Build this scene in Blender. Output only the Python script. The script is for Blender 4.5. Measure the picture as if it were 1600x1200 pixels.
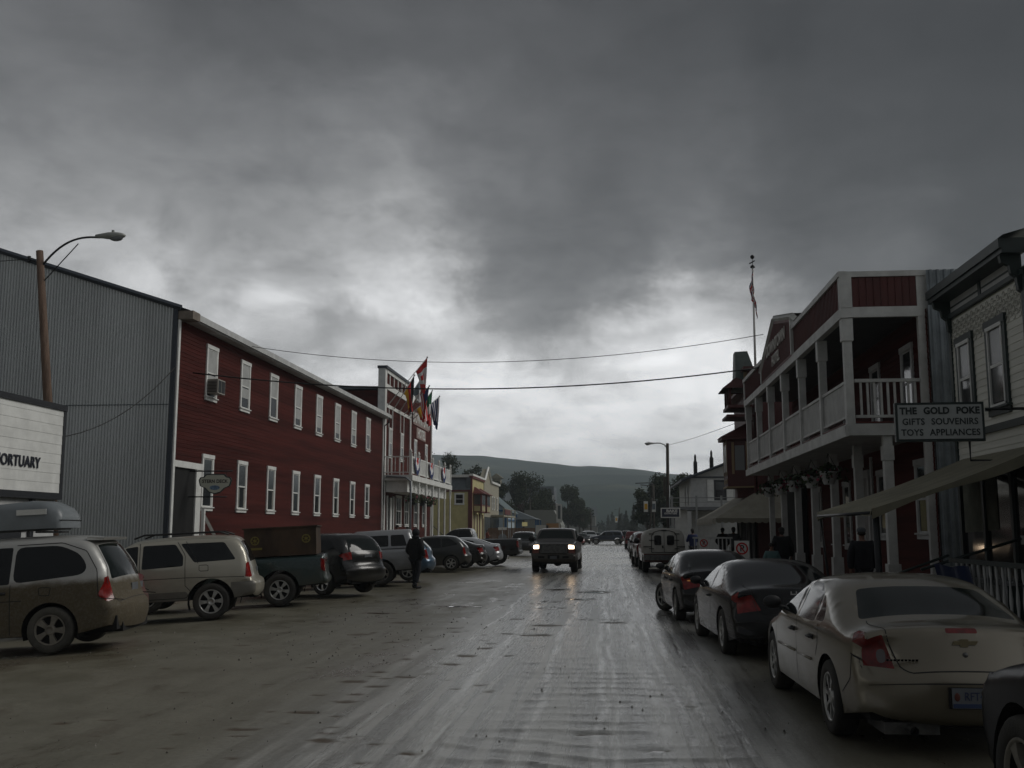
import bpy, bmesh, math, random
from math import sin, cos, pi, radians, sqrt, atan2
from mathutils import Vector, Matrix
from mathutils.geometry import delaunay_2d_cdt
import numpy as np
random.seed(7)
for _o in list(bpy.data.objects): bpy.data.objects.remove(_o, do_unlink=True)
SC = bpy.context.scene
COL = SC.collection

# ------------------------------------------------------------ camera
cam_d = bpy.data.cameras.new('camera'); cam = bpy.data.objects.new('camera', cam_d); COL.objects.link(cam)
cam_d.sensor_width = 36; cam_d.lens = 36.0; cam_d.clip_start = .05; cam_d.clip_end = 9000
cam.location = (0, 0, 1.75)
cam.rotation_euler = (radians(90+8.11), 0, radians(5.478))
SC.camera = cam
SC.view_settings.view_transform = 'Standard'; SC.view_settings.look = 'None'
SC.view_settings.exposure = EXPO = 0.0
SC.view_settings.gamma = 1
SC.cycles.max_bounces = 6; SC.cycles.diffuse_bounces = 2; SC.cycles.glossy_bounces = 3
SC.cycles.transmission_bounces = 2; SC.cycles.volume_bounces = 1; SC.cycles.transparent_max_bounces = 6
SC.cycles.sample_clamp_indirect = 2.5
SC.cycles.caustics_reflective = False; SC.cycles.caustics_refractive = False
SC.cycles.use_denoising = True

# ------------------------------------------------------------ node helpers
class NT:
    def __init__(s, tree): s.t = tree; s.n = tree.nodes; s.l = tree.links
    def add(s, ty, **kw):
        n = s.n.new(ty)
        ins = kw.pop('ins', {})
        for k, v in kw.items(): setattr(n, k, v)
        for k, v in ins.items():
            if isinstance(v, bpy.types.NodeSocket): s.l.new(v, n.inputs[k])
            else: n.inputs[k].default_value = v
        return n
    def math(s, op, a, b=0.0, c=0.0, clamp=False):
        n = s.n.new('ShaderNodeMath'); n.operation = op; n.use_clamp = clamp
        for i, v in enumerate((a, b, c)):
            if isinstance(v, bpy.types.NodeSocket): s.l.new(v, n.inputs[i])
            else: n.inputs[i].default_value = v
        return n.outputs[0]
    def sstep(s, v, a, b, lo=0.0, hi=1.0):
        n = s.n.new('ShaderNodeMapRange'); n.interpolation_type = 'SMOOTHSTEP'
        s.l.new(v, n.inputs[0])
        for i, q in zip((1, 2, 3, 4), (a, b, lo, hi)): n.inputs[i].default_value = q
        return n.outputs[0]
    def mix(s, f, a, b, mode='MIX'):
        n = s.n.new('ShaderNodeMix'); n.data_type = 'RGBA'; n.blend_type = mode
        for i, v in ((0, f), (6, a), (7, b)):
            if isinstance(v, bpy.types.NodeSocket): s.l.new(v, n.inputs[i])
            elif i == 0: n.inputs[0].default_value = v
            else: n.inputs[i].default_value = tuple(v)[:3]+(1,)
        return n.outputs[2]
    def noise(s, vec, scale, detail=4, rough=.55, dist=0.0):
        n = s.n.new('ShaderNodeTexNoise'); n.inputs['Scale'].default_value = scale
        n.inputs['Detail'].default_value = detail; n.inputs['Roughness'].default_value = rough
        n.inputs['Distortion'].default_value = dist
        if vec is not None: s.l.new(vec, n.inputs['Vector'])
        return n.outputs[0]
    def mapping(s, vec, scale=(1, 1, 1), loc=(0, 0, 0), rot=(0, 0, 0)):
        n = s.n.new('ShaderNodeMapping'); s.l.new(vec, n.inputs[0])
        n.inputs[1].default_value = loc; n.inputs[2].default_value = rot; n.inputs[3].default_value = scale
        return n.outputs[0]

def direction(px, py):      # unit vector of a view direction, only used to place cloud banks in the sky
    f = 1600.; p = radians(8.11); q = radians(5.478)
    F = (-sin(q)*cos(p), cos(q)*cos(p), sin(p)); R = (cos(q), sin(q), 0); U = (sin(q)*sin(p), -cos(q)*sin(p), cos(p))
    a = (px-800)/f; b = -(py-600)/f
    return Vector([F[i]+a*R[i]+b*U[i] for i in range(3)]).normalized()

# ------------------------------------------------------------ world: overcast sky with cloud banks
W = bpy.data.worlds.new('World'); SC.world = W; W.use_nodes = True
w = NT(W.node_tree); w.n.clear()
geo = w.add('ShaderNodeTexCoord').outputs['Generated']
sep = w.add('ShaderNodeSeparateXYZ', ins={0: geo}).outputs
dz = w.math('ADD', w.math('MAXIMUM', sep[2], 0.0), .16)
cx = w.math('DIVIDE', sep[0], dz); cy = w.math('DIVIDE', sep[1], dz)
cv = w.add('ShaderNodeCombineXYZ', ins={0: cx, 1: cy, 2: 0.0}).outputs[0]
n1 = w.noise(w.mapping(cv, (1, 1, 1), (3.1, 1.7, 0)), .9, 8, .58, .4)
n2 = w.noise(w.mapping(cv, (1, 1, 1), (-2.3, 4.4, 0)), 3.2, 8, .62, .6)
n3 = w.noise(geo, 7.0, 8, .68, .3); n4 = w.noise(w.mapping(geo, (1, 1, 1.6), (4, 2, 1)), 8.0, 8, .68, .3)
# brightness of the cloud deck by compass direction and height, as (view px, view py, value 0-255 as seen)
SKYPTS = [(50, 20, 86), (300, 20, 80), (600, 20, 80), (900, 20, 78), (1200, 20, 70), (1550, 20, 68), (50, 120, 120), (220, 120, 104), (450, 120, 90), (700, 120, 95), (1000, 120, 84), (1300, 120, 74), (1550, 120, 72),
    (50, 220, 124), (250, 220, 120), (500, 220, 102), (750, 220, 104), (1000, 220, 90), (1300, 220, 71), (1550, 220, 66), (50, 310, 126), (250, 310, 122), (450, 310, 108), (620, 310, 102), (800, 310, 102), (1000, 310, 92), (1250, 310, 78), (1550, 310, 76),
    (100, 390, 152), (300, 390, 138), (450, 380, 140), (540, 390, 150), (640, 380, 128), (760, 390, 100), (1000, 390, 90), (1200, 390, 86), (1400, 380, 100), (1550, 380, 78), (20, 470, 160), (250, 460, 176), (420, 470, 188), (560, 440, 190), (650, 430, 182), (760, 450, 120), (880, 440, 98), (1000, 440, 96), (1120, 440, 105), (1300, 440, 92), (1450, 440, 88),
    (400, 530, 150), (480, 520, 120), (560, 520, 122), (640, 525, 130), (610, 475, 195), (690, 480, 196), (780, 490, 120), (850, 495, 108), (930, 480, 122), (1040, 480, 182), (1120, 490, 185), (1210, 490, 150), (1320, 490, 108),
    (720, 540, 172), (800, 540, 128), (860, 540, 150), (960, 540, 192), (1060, 545, 205), (1130, 560, 200), (560, 580, 178), (700, 600, 195), (800, 600, 185), (900, 600, 196), (1000, 610, 204), (1100, 620, 198), (740, 660, 178), (850, 670, 172), (960, 670, 180), (1060, 680, 188), (700, 700, 170), (900, 715, 176), (1050, 715, 180),
    (200, 560, 165), (0, 560, 155), (200, 640, 160), (400, 640, 170), (1250, 560, 140), (1400, 560, 110), (1550, 520, 90), (1300, 650, 140), (1500, 650, 110), (0, 760, 140), (500, 780, 160), (900, 800, 172), (1200, 780, 160), (1550, 780, 110),
    (-200, 100, 100), (-200, 300, 125), (-200, 500, 140), (-200, 700, 130), (1800, 100, 75), (1800, 300, 80), (1800, 500, 95), (1800, 700, 105)]
_c = []
for px, py, v in SKYPTS:
    d = direction(px, py); _c.append((math.degrees(atan2(d.x, d.y)), math.degrees(math.asin(d.z)), ((v+.58*max(0, v-120)-3)/255.)**2.2))
_c += [(a, e, .10) for a in (-60, -80, 55, 75) for e in (3, 12, 22, 35)]+[(a, 44, .085) for a in range(-80, 81, 20)]
_c = np.array(_c)
def sky_at(az, el):
    d2 = ((_c[:, 0]-az))**2+((_c[:, 1]-el)*1.15)**2; sg_ = 1.15 if el < 14 else (1.15+(el-14)*.45 if el < 21 else 4.3); wt = np.exp(-d2/(2*sg_**2))+.02*np.exp(-d2/(2*5.0**2))+1e-6/(1+d2)
    return float((wt*_c[:, 2]).sum()/wt.sum())
az = w.math('DEGREES', w.math('ARCTAN2', sep[0], sep[1])); el = w.math('DEGREES', w.math('ARCSINE', sep[2]))
az = w.math('ADD', az, w.math('MULTIPLY', w.math('SUBTRACT', n3, .5), 8.0)); el = w.math('ADD', el, w.math('MULTIPLY', w.math('SUBTRACT', n4, .5), 6.0))
azn = w.math('DIVIDE', w.math('ADD', az, 36.0), 66.0, clamp=True)
rows = [0, 2, 4.5, 6.5, 8.3, 9.8, 11.3, 12.8, 14.5, 16.5, 19, 22, 26, 30, 36]
L = None
for ri, e in enumerate(rows):
    r = w.add('ShaderNodeValToRGB', ins={0: azn}); r.color_ramp.interpolation = 'CARDINAL'; el_ = r.color_ramp.elements; el_.remove(el_[1])
    for k in range(31):
        p_ = k/30; v = sky_at(-36+66*p_, e); T_ = math.exp(-.00036*min(2400, 176/max(sin(radians(e)), .02))); v = max((v-(1-T_)*.10)/T_, .5*v)
        q_ = el_[0] if k == 0 else el_.new(p_)
        q_.position = p_; q_.color = (v, v, v, 1)
    if L is None: L = r.outputs[0]
    else: L = w.mix(w.sstep(el, rows[ri-1]-.3, e+.3), L, r.outputs[0])
L = w.add('ShaderNodeSeparateColor', ins={0: L}).outputs[0]
cl = w.math('ADD', w.math('MULTIPLY', w.math('SUBTRACT', n1, .5), .7), w.math('MULTIPLY', w.math('SUBTRACT', n2, .5), .85))
n5 = w.noise(w.mapping(geo, (1, 1, 1.7), (7, 1, 5)), 8.5, 9, .6, .25)
brk = w.math('MULTIPLY', w.sstep(L, .12, .4, .25, 1.0), w.math('MULTIPLY', w.math('SUBTRACT', w.sstep(n5, .32, .60), .6), .34))
L = w.math('MULTIPLY', L, w.math('MAXIMUM', w.math('ADD', w.math('ADD', 1.0, cl), brk), .4))
front = w.sstep(sep[1], .0, .5)        # unseen sky behind and to the right is brightened to light the facades
side = w.math('ADD', w.math('MULTIPLY', w.sstep(sep[0], .0, .9), .28), .125)
L = w.math('ADD', w.math('MULTIPLY', L, front), w.math('MULTIPLY', w.math('MULTIPLY', side, w.math('ADD', .7, w.math('MULTIPLY', n1, .6))), w.math('SUBTRACT', 1.0, front)))
L = w.math('MULTIPLY', L, w.sstep(sep[2], -.05, .0, .35, 1.0))
tint = w.mix(w.sstep(L, .06, .4), (.945, .96, 1.0), (.975, .985, 1.0))
colr = w.add('ShaderNodeVectorMath', operation='SCALE', ins={0: tint, 'Scale': L}).outputs[0]
bg1 = w.add('ShaderNodeBackground', ins={'Color': colr, 'Strength': 1.0})
sky = w.add('ShaderNodeTexSky', sky_type='NISHITA', sun_disc=False)
SUN_EL, SUN_AZ = 38, 68      # azimuth clockwise from the street axis: light comes from the right, a little ahead
sky.sun_elevation = radians(SUN_EL); sky.sun_rotation = radians(SUN_AZ)
bg2 = w.add('ShaderNodeBackground', ins={'Color': sky.outputs[0], 'Strength': .05})
mx = w.add('ShaderNodeMixShader', ins={0: .04, 1: bg1.outputs[0], 2: bg2.outputs[0]})
w.add('ShaderNodeOutputWorld', ins={0: mx.outputs[0]})

sd = bpy.data.lights.new('sun', 'SUN'); sun = bpy.data.objects.new('sun', sd); COL.objects.link(sun)
sd.energy = 1.15; sd.angle = radians(28); sd.color = (1, .97, .92)
sv = Vector((sin(radians(SUN_AZ))*cos(radians(SUN_EL)), cos(radians(SUN_AZ))*cos(radians(SUN_EL)), sin(radians(SUN_EL))))
sun.rotation_euler = sv.to_track_quat('Z', 'Y').to_euler(); sun.location = (20, -5, 40)

# ------------------------------------------------------------ materials
MATS = {}
def mat(name, col, rough=.6, metal=0.0, spec=.5, var=.0, vs=3.0, bump=0.0, bs=20.0, dirt=None, dcol=(.075, .062, .042),
        coat=0.0, emit=None, es=0.0, stretch=(1, 1, 1), alpha=None):
    if name in MATS: return MATS[name]
    m = bpy.data.materials.new(name); m.use_nodes = True; t = NT(m.node_tree)
    b = t.n['Principled BSDF']
    b.inputs['Roughness'].default_value = rough; b.inputs['Metallic'].default_value = metal
    b.inputs['Specular IOR Level'].default_value = spec; b.inputs['Coat Weight'].default_value = coat
    b.inputs['Base Color'].default_value = tuple(col)+(1,)
    tc = t.add('ShaderNodeTexCoord').outputs['Object']
    base = None
    if var:
        nn = t.noise(t.mapping(tc, stretch), vs, 6, .62)
        f = t.sstep(nn, .3, .7)
        lo = [c*(1-var) for c in col]; hi = [min(1, c*(1+var)) for c in col]
        base = t.mix(f, lo, hi)
        t.l.new(base, b.inputs['Base Color'])
    if dirt:     # dirt = (z where mud is full, z where it ends, max amount)
        z = t.add('ShaderNodeSeparateXYZ', ins={0: tc}).outputs[2]
        nz = t.noise(t.mapping(tc, (1, 1, 2.2)), 2.6, 6, .65)
        zz = t.math('ADD', z, t.math('MULTIPLY', t.math('SUBTRACT', nz, .5), (dirt[1]-dirt[0])*1.3))
        f = t.sstep(zz, dirt[0], dirt[1], dirt[2], 0.02)
        nf = t.noise(tc, 30, 4, .7)
        f = t.math('MULTIPLY', f, t.sstep(nf, .25, .6, .9, 1.0))
        dc = t.mix(t.noise(tc, 7, 4, .6), [c*.75 for c in dcol], [c*1.35 for c in dcol])
        t.l.new(t.mix(f, base if base is not None else col, dc), b.inputs['Base Color'])
        t.l.new(t.math('ADD', rough, t.math('MULTIPLY', f, .85-rough)), b.inputs['Roughness'])
        if metal: t.l.new(t.math('MULTIPLY', t.math('SUBTRACT', 1.0, f), metal), b.inputs['Metallic'])
        if coat: t.l.new(t.math('MULTIPLY', t.math('SUBTRACT', 1.0, f), coat), b.inputs['Coat Weight'])
    if bump:
        nb = t.noise(t.mapping(tc, stretch), bs, 5, .6)
        bn = t.add('ShaderNodeBump', ins={'Strength': bump, 'Distance': .02, 'Height': nb}).outputs[0]
        t.l.new(bn, b.inputs['Normal'])
    if emit:
        b.inputs['Emission Color'].default_value = tuple(emit)+(1,); b.inputs['Emission Strength'].default_value = es
    MATS[name] = m; return m

# ------------------------------------------------------------ object helpers
def tag(o, label=None, cat=None, group=None, kind=None):
    if label: o['label'] = label
    if cat: o['category'] = cat
    if group: o['group'] = group
    if kind: o['kind'] = kind
    return o
def thing(name, label, cat, loc=(0, 0, 0), rz=0.0, group=None, scale=1.0):
    o = bpy.data.objects.new(name, None); COL.objects.link(o); o.location = loc
    o.rotation_euler = (0, 0, rz); o.scale = (scale,)*3; o.empty_display_size = .2
    return tag(o, label, cat, group)
def link(name, me, mats, parent=None):
    o = bpy.data.objects.new(name, me); COL.objects.link(o)
    if not isinstance(mats, (list, tuple)): mats = [mats]
    if not me.materials:
        for m in mats: me.materials.append(m)
    if parent is not None: o.parent = parent
    return o
def copy_tree(o, parent=None):
    c = o.copy(); COL.objects.link(c)
    if parent is not None: c.parent = parent
    for ch in list(o.children): copy_tree(ch, c)
    return c

class MB:
    """collects faces; build() links them as one mesh object"""
    def __init__(s): s.v = []; s.f = []; s.m = []; s.sm = []
    def add(s, vs, fs, mi=0, smooth=False):
        o = len(s.v); s.v += [tuple(p) for p in vs]
        for f in fs: s.f.append(tuple(i+o for i in f)); s.m.append(mi); s.sm.append(smooth)
        return s
    def box(s, x0, x1, y0, y1, z0, z1, mi=0, M=None):
        vs = [(x, y, z) for z in (z0, z1) for y in (y0, y1) for x in (x0, x1)]
        if M is not None: vs = [M @ Vector(v) for v in vs]
        s.add(vs, [(0, 2, 3, 1), (4, 5, 7, 6), (0, 1, 5, 4), (2, 6, 7, 3), (0, 4, 6, 2), (1, 3, 7, 5)], mi); return s
    def tube(s, pts, r, n=8, mi=0, caps=True):
        pts = [Vector(p) for p in pts]; rs = r if isinstance(r, (list, tuple)) else [r]*len(pts)
        vs = []; up = None
        for i, p in enumerate(pts):
            t = (pts[min(i+1, len(pts)-1)]-pts[max(i-1, 0)]).normalized()
            if up is None: up = Vector((0, 0, 1)) if abs(t.z) < .9 else Vector((1, 0, 0))
            a = t.cross(up).normalized(); b = a.cross(t).normalized(); up = b if i == 0 else up
            for k in range(n):
                q = 2*pi*k/n; vs.append(p+(a*cos(q)+b*sin(q))*rs[i])
        fs = [(i*n+k, i*n+(k+1) % n, (i+1)*n+(k+1) % n, (i+1)*n+k) for i in range(len(pts)-1) for k in range(n)]
        if caps: fs += [tuple(range(n))[::-1], tuple((len(pts)-1)*n+k for k in range(n))]
        s.add(vs, fs, mi, n > 4); return s
    def lathe(s, prof, n=24, mi=0, axis='z', c=(0, 0, 0), smooth=True):
        vs = []
        for r, h in prof:
            for k in range(n):
                a = 2*pi*k/n
                p = (r*cos(a), r*sin(a), h) if axis == 'z' else ((r*cos(a), h, r*sin(a)) if axis == 'y' else (h, r*cos(a), r*sin(a)))
                vs.append((p[0]+c[0], p[1]+c[1], p[2]+c[2]))
        fs = [(i*n+k, i*n+(k+1) % n, (i+1)*n+(k+1) % n, (i+1)*n+k) for i in range(len(prof)-1) for k in range(n)]
        s.add(vs, fs, mi, smooth); return s
    def prism(s, poly, h0, h1, axis='z', mi=0, M=None):
        """poly in the plane across axis, extruded from h0 to h1"""
        n = len(poly)
        def P(a, b, h): return (a, b, h) if axis == 'z' else ((a, h, b) if axis == 'y' else (h, a, b))
        vs = [P(a, b, h0) for a, b in poly]+[P(a, b, h1) for a, b in poly]
        if M is not None: vs = [M @ Vector(v) for v in vs]
        s.add(vs, [tuple(range(n))[::-1], tuple(range(n, 2*n))]+[(i, (i+1) % n, n+(i+1) % n, n+i) for i in range(n)], mi); return s
    def ellipsoid(s, c, r, mi=0, n=10, m=7):
        vs = []; fs = []
        for i in range(m+1):
            t = pi*i/m
            for k in range(n):
                a = 2*pi*k/n; vs.append((c[0]+r[0]*sin(t)*cos(a), c[1]+r[1]*sin(t)*sin(a), c[2]+r[2]*cos(t)))
        for i in range(m):
            for k in range(n): fs.append((i*n+k, (i+1)*n+k, (i+1)*n+(k+1) % n, i*n+(k+1) % n))
        s.add(vs, fs, mi, True); return s
    def build(s, name, mats, parent=None, fix=True):
        me = bpy.data.meshes.new(name); me.from_pydata(s.v, [], s.f)
        if not isinstance(mats, (list, tuple)): mats = [mats]
        for m in mats: me.materials.append(m)
        me.polygons.foreach_set('material_index', s.m); me.polygons.foreach_set('use_smooth', s.sm)
        if fix:
            bm = bmesh.new(); bm.from_mesh(me); bmesh.ops.recalc_face_normals(bm, faces=bm.faces); bm.to_mesh(me); bm.free()
        me.update()
        return link(name, me, mats, parent)

def text_part(name, s, size, m, parent, loc, rot, depth=.008, align='CENTER', sx=1.0, bold=0.0, spacing=1.0):
    cu = bpy.data.curves.new(name, 'FONT'); cu.body = s; cu.size = size; cu.extrude = depth; cu.align_x = align; cu.align_y = 'CENTER'
    cu.offset = bold; cu.space_character = spacing; cu.space_word = 1.2; cu.resolution_u = 3
    t = bpy.data.objects.new('tmp', cu); COL.objects.link(t); bpy.context.view_layer.update()
    me = bpy.data.meshes.new_from_object(t.evaluated_get(bpy.context.evaluated_depsgraph_get()))
    bpy.data.objects.remove(t); me.name = name; me.materials.clear()
    o = link(name, me, m, parent); o.location = loc; o.rotation_euler = rot; o.scale = (sx, 1, 1)
    return o
# ------------------------------------------------------------ vehicles
glass = mat('car_glass', (.008, .010, .011), .06, spec=.4)
glass_l = mat('car_glass_pale', (.007, .011, .010), .07, spec=.3)
rubber = mat('tyre_rubber', (.018, .018, .017), .8, bump=.3, bs=60, dirt=(-.4, .5, .55), dcol=(.07, .062, .05))
rubber_m = mat('tyre_muddy', (.03, .029, .026), .9, bump=.4, bs=50, var=.2, vs=9, dirt=(-.4, .6, .9), dcol=(.095, .09, .075))
rim_m = mat('rim_alloy', (.42, .42, .40), .35, .7, var=.15, vs=8)
rim_d = mat('rim_dusty', (.20, .185, .155), .7, .2, var=.2, vs=9)
black_pl = mat('black_plastic', (.014, .014, .015), .55, bump=.1)
seam_m = mat('panel_seam', (.01, .01, .01), .7)
under_m = mat('underbody', (.008, .008, .008), .9)
red_l = mat('tail_lamp_red', (.13, .006, .005), .12, spec=.5, var=.35, vs=14)
red_b = mat('tail_lamp_bright', (.20, .010, .008), .14, spec=.5, var=.35, vs=12)
clear_l = mat('lamp_clear', (.09, .08, .078), .1, .3, coat=.6)
amber_l = mat('lamp_amber', (.55, .18, .02), .15, coat=.6, emit=(1, .35, .05), es=.12)
chrome = mat('chrome', (.5, .5, .5), .15, 1.0)
chrome_d = mat('chrome_dirty', (.13, .13, .125), .4, .7, var=.3, vs=8)
beam_m = mat('headlamp_beam', (1, .9, .8), .2, emit=(1, .74, .50), es=9)
plate_m = mat('licence_plate_white', (.13, .14, .15), .6, spec=.2, var=.15)
plate_t = mat('plate_text', (.03, .04, .09), .5)

def chaikin(p, k=2):
    for _ in range(k):
        q = [p[0]]
        for a, b in zip(p[:-1], p[1:]):
            q.append((a[0]*.75+b[0]*.25, a[1]*.75+b[1]*.25)); q.append((a[0]*.25+b[0]*.75, a[1]*.25+b[1]*.75))
        q.append(p[-1]); p = q
    return p
def resample(p, step):
    out = [p[0]]; acc = 0
    for a, b in zip(p[:-1], p[1:]):
        d = math.dist(a, b)
        if d < 1e-9: continue
        pos = step-acc
        while pos < d:
            out.append((a[0]+(b[0]-a[0])*pos/d, a[1]+(b[1]-a[1])*pos/d)); pos += step
        acc = d-(pos-step)
    out.append(p[-1]); return out
def roundpoly(poly, r=.03, n=3):
    out = []
    for i, b in enumerate(poly):
        a = Vector(poly[i-1]); c = Vector(poly[(i+1) % len(poly)]); b = Vector(b)
        ra = min(r, (a-b).length*.45); rc = min(r, (c-b).length*.45)
        p = b+(a-b).normalized()*ra; q = b+(c-b).normalized()*rc
        for k in range(n+1):
            t = k/n; out.append(tuple(p*(1-t)**2+b*2*t*(1-t)+q*t*t))
    return out
def cdt(domain, regions, pts):
    vs = []; fs = []
    for poly in [domain]+regions:
        if sum(p[0]*q[1]-q[0]*p[1] for p, q in zip(poly, poly[1:]+poly[:1])) < 0: poly = poly[::-1]
        fs.append(list(range(len(vs), len(vs)+len(poly)))); vs += [Vector(p) for p in poly]
    vs += [Vector(p) for p in pts]
    r = delaunay_2d_cdt(vs, [], fs, 1, 1e-5)
    reg = []
    for o in r[5]: reg.append(max(o)-1 if o else -1)
    ok = [i for i, o in enumerate(r[5]) if 0 in o]
    return [tuple(v) for v in r[0]], [tuple(r[2][i]) for i in ok], [reg[i] for i in ok]

class Car:
    """Half-width W(x,z) drapes the sides; the top outline, swept across, makes bonnet, screens, roof and tail."""
    def __init__(s, **k):
        s.k = k; s.hw = k['hw']; s.belt = k['belt']; s.th = k.get('th', .30)
        s.xr, s.xf, s.rw = k['xr'], k['xf'], k['rw']; s.ra = k.get('ra', s.rw+.055)
        s.zs = k.get('zs', .24); s.cf = k.get('cf', .16); s.cr = k.get('cr', .10); s.ct = k.get('ct', .05)
        s.res = k.get('res', .06)
        s.out = resample(chaikin(k['outline'], k.get('smooth', 2)), s.res)
        o = np.array(s.out); t = np.gradient(o, axis=0); t /= np.linalg.norm(t, axis=1)[:, None]+1e-9
        for _ in range(2): t[1:-1] = (t[:-2]+t[1:-1]*2+t[2:])/4
        t /= np.linalg.norm(t, axis=1)[:, None]
        s.n = np.stack([t[:, 1], -t[:, 0]], 1); s.o = o
        s.x0 = o[:, 0].min(); s.x1 = o[:, 0].max()
        a = np.abs(s.n[:, 0]); low = np.clip((s.n[:, 1]), -1, 1)
        cend = np.where(s.n[:, 0] > 0, s.cf, s.cr)
        zt = np.clip((o[:, 1]-s.belt)/.25, 0, 1)      # screens are flatter than bumpers
        cend = cend*(1-zt*.62)
        s.c = s.ct*(1-a**1.5)+cend*a**1.5
        s.p1 = o-s.n*(s.c+.012)[:, None]
        seg = np.linalg.norm(np.diff(o, axis=0), axis=1); s.s = np.concatenate([[0], np.cumsum(seg)])
        s.roll = k.get('roll', .07)
        s.We = np.array([s.W0(x, z) for x, z in s.p1])-.6*s.roll
    def W0(s, x, z):
        k = s.k; w = s.hw
        L = s.x1-s.x0; xm = (s.x1+s.x0)/2
        t = (x-xm)/(L/2)
        w -= (k.get('tf', .10) if t > 0 else k.get('tr', .07))*abs(t)**3.2
        if z > s.belt:
            w -= .012+(z-s.belt)*s.th*(1+.35*(z-s.belt))
        else:
            q = (s.belt-z)/s.belt; w -= .012*(1-min(1, q*6)) + .075*max(0, q-.42)**2*3
        return w
    def W(s, x, z):
        d = np.min(np.hypot(s.p1[:, 0]-x, s.p1[:, 1]-z)); w = s.W0(x, z)
        if d < s.roll: w -= .6*s.roll*(1-d/s.roll)**2
        return w
    def S(s, x, z): return s.s[int(np.argmin(np.hypot(s.o[:, 0]-x, s.o[:, 1]-z)))]
    def sheet(s, sv, v):
        i = min(max(int(np.searchsorted(s.s, sv))-1, 0), len(s.s)-2); f = (sv-s.s[i])/(s.s[i+1]-s.s[i]+1e-12); f = min(max(f, 0), 1)
        o = s.o[i]*(1-f)+s.o[i+1]*f; n = s.n[i]*(1-f)+s.n[i+1]*f; c = s.c[i]*(1-f)+s.c[i+1]*f; we = s.We[i]*(1-f)+s.We[i+1]*f
        a = abs(v); ins = c*a**2.6+.012*max(0, (a-.85)/.15)**2
        return (o[0]-n[0]*ins, v*we, o[1]-n[1]*ins)
    def build(s, name, label, cat, loc, heading, paint, group=None, pitch=0.0, scale=.95, roll=0.0):
        """heading: direction of the nose, radians from +X"""
        k = s.k
        root = thing(name, label, cat, loc, 0, group, scale)
        root.rotation_euler = (roll, -pitch, heading)
        mats = [paint, seam_m, black_pl]+k.get('extra', [])
        body = {'b': ([], [], [])}; parts = {}
        def emit(key, vs3, faces, mi, flip):
            V, F_, M_ = parts.setdefault(key, ([], [], [])) if key != 'b' else body['b']
            o = len(V); V += vs3
            for f, m in zip(faces, mi):
                F_.append(tuple(i+o for i in (f[::-1] if flip else f))); M_.append(m)
        # side domain
        dom = [tuple(p) for p in s.p1]
        xb, zb = dom[-1]; zs = s.zs
        def arch(cx):
            dz = zs-s.rw; a0 = math.asin(max(-1, dz/s.ra)); pts = []
            aa = [pi-a0+(a0-(pi-a0))*i/18 for i in range(19)]
            fl = k.get('arch', 'round')
            for a in aa: pts.append((cx+s.ra*cos(a), s.rw+s.ra*sin(a)*(1.0 if fl == 'round' else .96)))
            return pts
        bot = arch(s.xr)+arch(s.xf)
        dom2 = dom+bot
        g = s.res; pts = []
        zt = max(p[1] for p in dom)
        for i in range(int((s.x1-s.x0)/g)+1):
            for j in range(int((zt-zs)/g)+1):
                x = s.x0+i*g; z = zs+(j+.5)*g
                if min(math.hypot(x-s.xr, z-s.rw), math.hypot(x-s.xf, z-s.rw)) < s.ra+.02: continue
                if np.min(np.hypot(s.p1[:, 0]-x, s.p1[:, 1]-z)) < .025: continue
                pts.append((x, z))
        regs = list(k.get('side', [])); topr = list(k.get('top', []))
        def edge(pt):
            i = int(np.argmin(np.hypot(s.o[:, 0]-pt[0], s.o[:, 1]-pt[1]))); return s.s[i], Vector(s.p1[i]), Vector(s.n[i])
        for lamp_ in k.get('lamps', []):
            nm, lm, T_, B_, vt, vb, sp_ = lamp_[:7]; Bi = lamp_[7] if len(lamp_) > 7 else B_
            st_, pT, nT = edge(T_); sb_, pB, nB = edge(B_)
            regs.insert(0, (nm, [tuple(pT+nT*.1), tuple(pT)]+list(sp_)+[tuple(pB), tuple(pB+nB*.1)], lm, .012))
            topr.insert(0, (nm, [(T_, vt), (T_, 1.05), (B_, 1.05), (B_, .99), (Bi, vb)] if Bi is not B_ else [(T_, vt), (T_, 1.05), (B_, 1.05), (B_, vb)], lm, .02))
        polys = [roundpoly(r[1], r[3] if len(r) > 3 else .04) for r in regs]
        vs, fs, rg = cdt(dom2, polys, pts)
        wv = [s.W(x, z) for x, z in vs]
        for sgn in (1, -1):
            v3 = [(x, sgn*q, z) for (x, z), q in zip(vs, wv)]
            groups = {}
            for f, r in zip(fs, rg): groups.setdefault(r, []).append(f)
            for r, ff in groups.items():
                if r < 0 or regs[r][0] == 'body': emit('b', v3, ff, [0 if r < 0 else regs[r][2]]*len(ff), sgn > 0)
                else: emit((regs[r][0], r, sgn, regs[r][2]) if regs[r][0] not in ('tail_light', 'headlight') else (regs[r][0], 'L', sgn, regs[r][2]), v3, ff, [0]*len(ff), sgn > 0)
        # sheet domain
        ss = list(s.s); dom = [(a, -1.0) for a in ss]+[(ss[-1], -1+2*j/14) for j in range(1, 14)]+[(a, 1.0) for a in ss[::-1]]+[(0.0, 1-2*j/14) for j in range(1, 14)]
        pts = [(a, v) for a in ss[1:-1] for v in (-.93, -.86, -.75, -.6, -.45, -.3, -.15, 0, .15, .3, .45, .6, .75, .86, .93)]
        regs2 = []
        for r in topr:
            nm, poly, m = r[:3]; rd = r[3] if len(r) > 3 else .04
            base = [(s.S(*p[0]), p[1]) for p in poly]
            sides = [(1, base)] if min(p[1] for p in poly) <= 0 else [(1, base), (-1, [(a, -v) for a, v in base][::-1])]
            for sg, b in sides:
                regs2.append((nm, roundpoly(b, rd), m, sg))
        vs, fs, rg = cdt(dom, [r[1] for r in regs2], pts)
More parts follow.
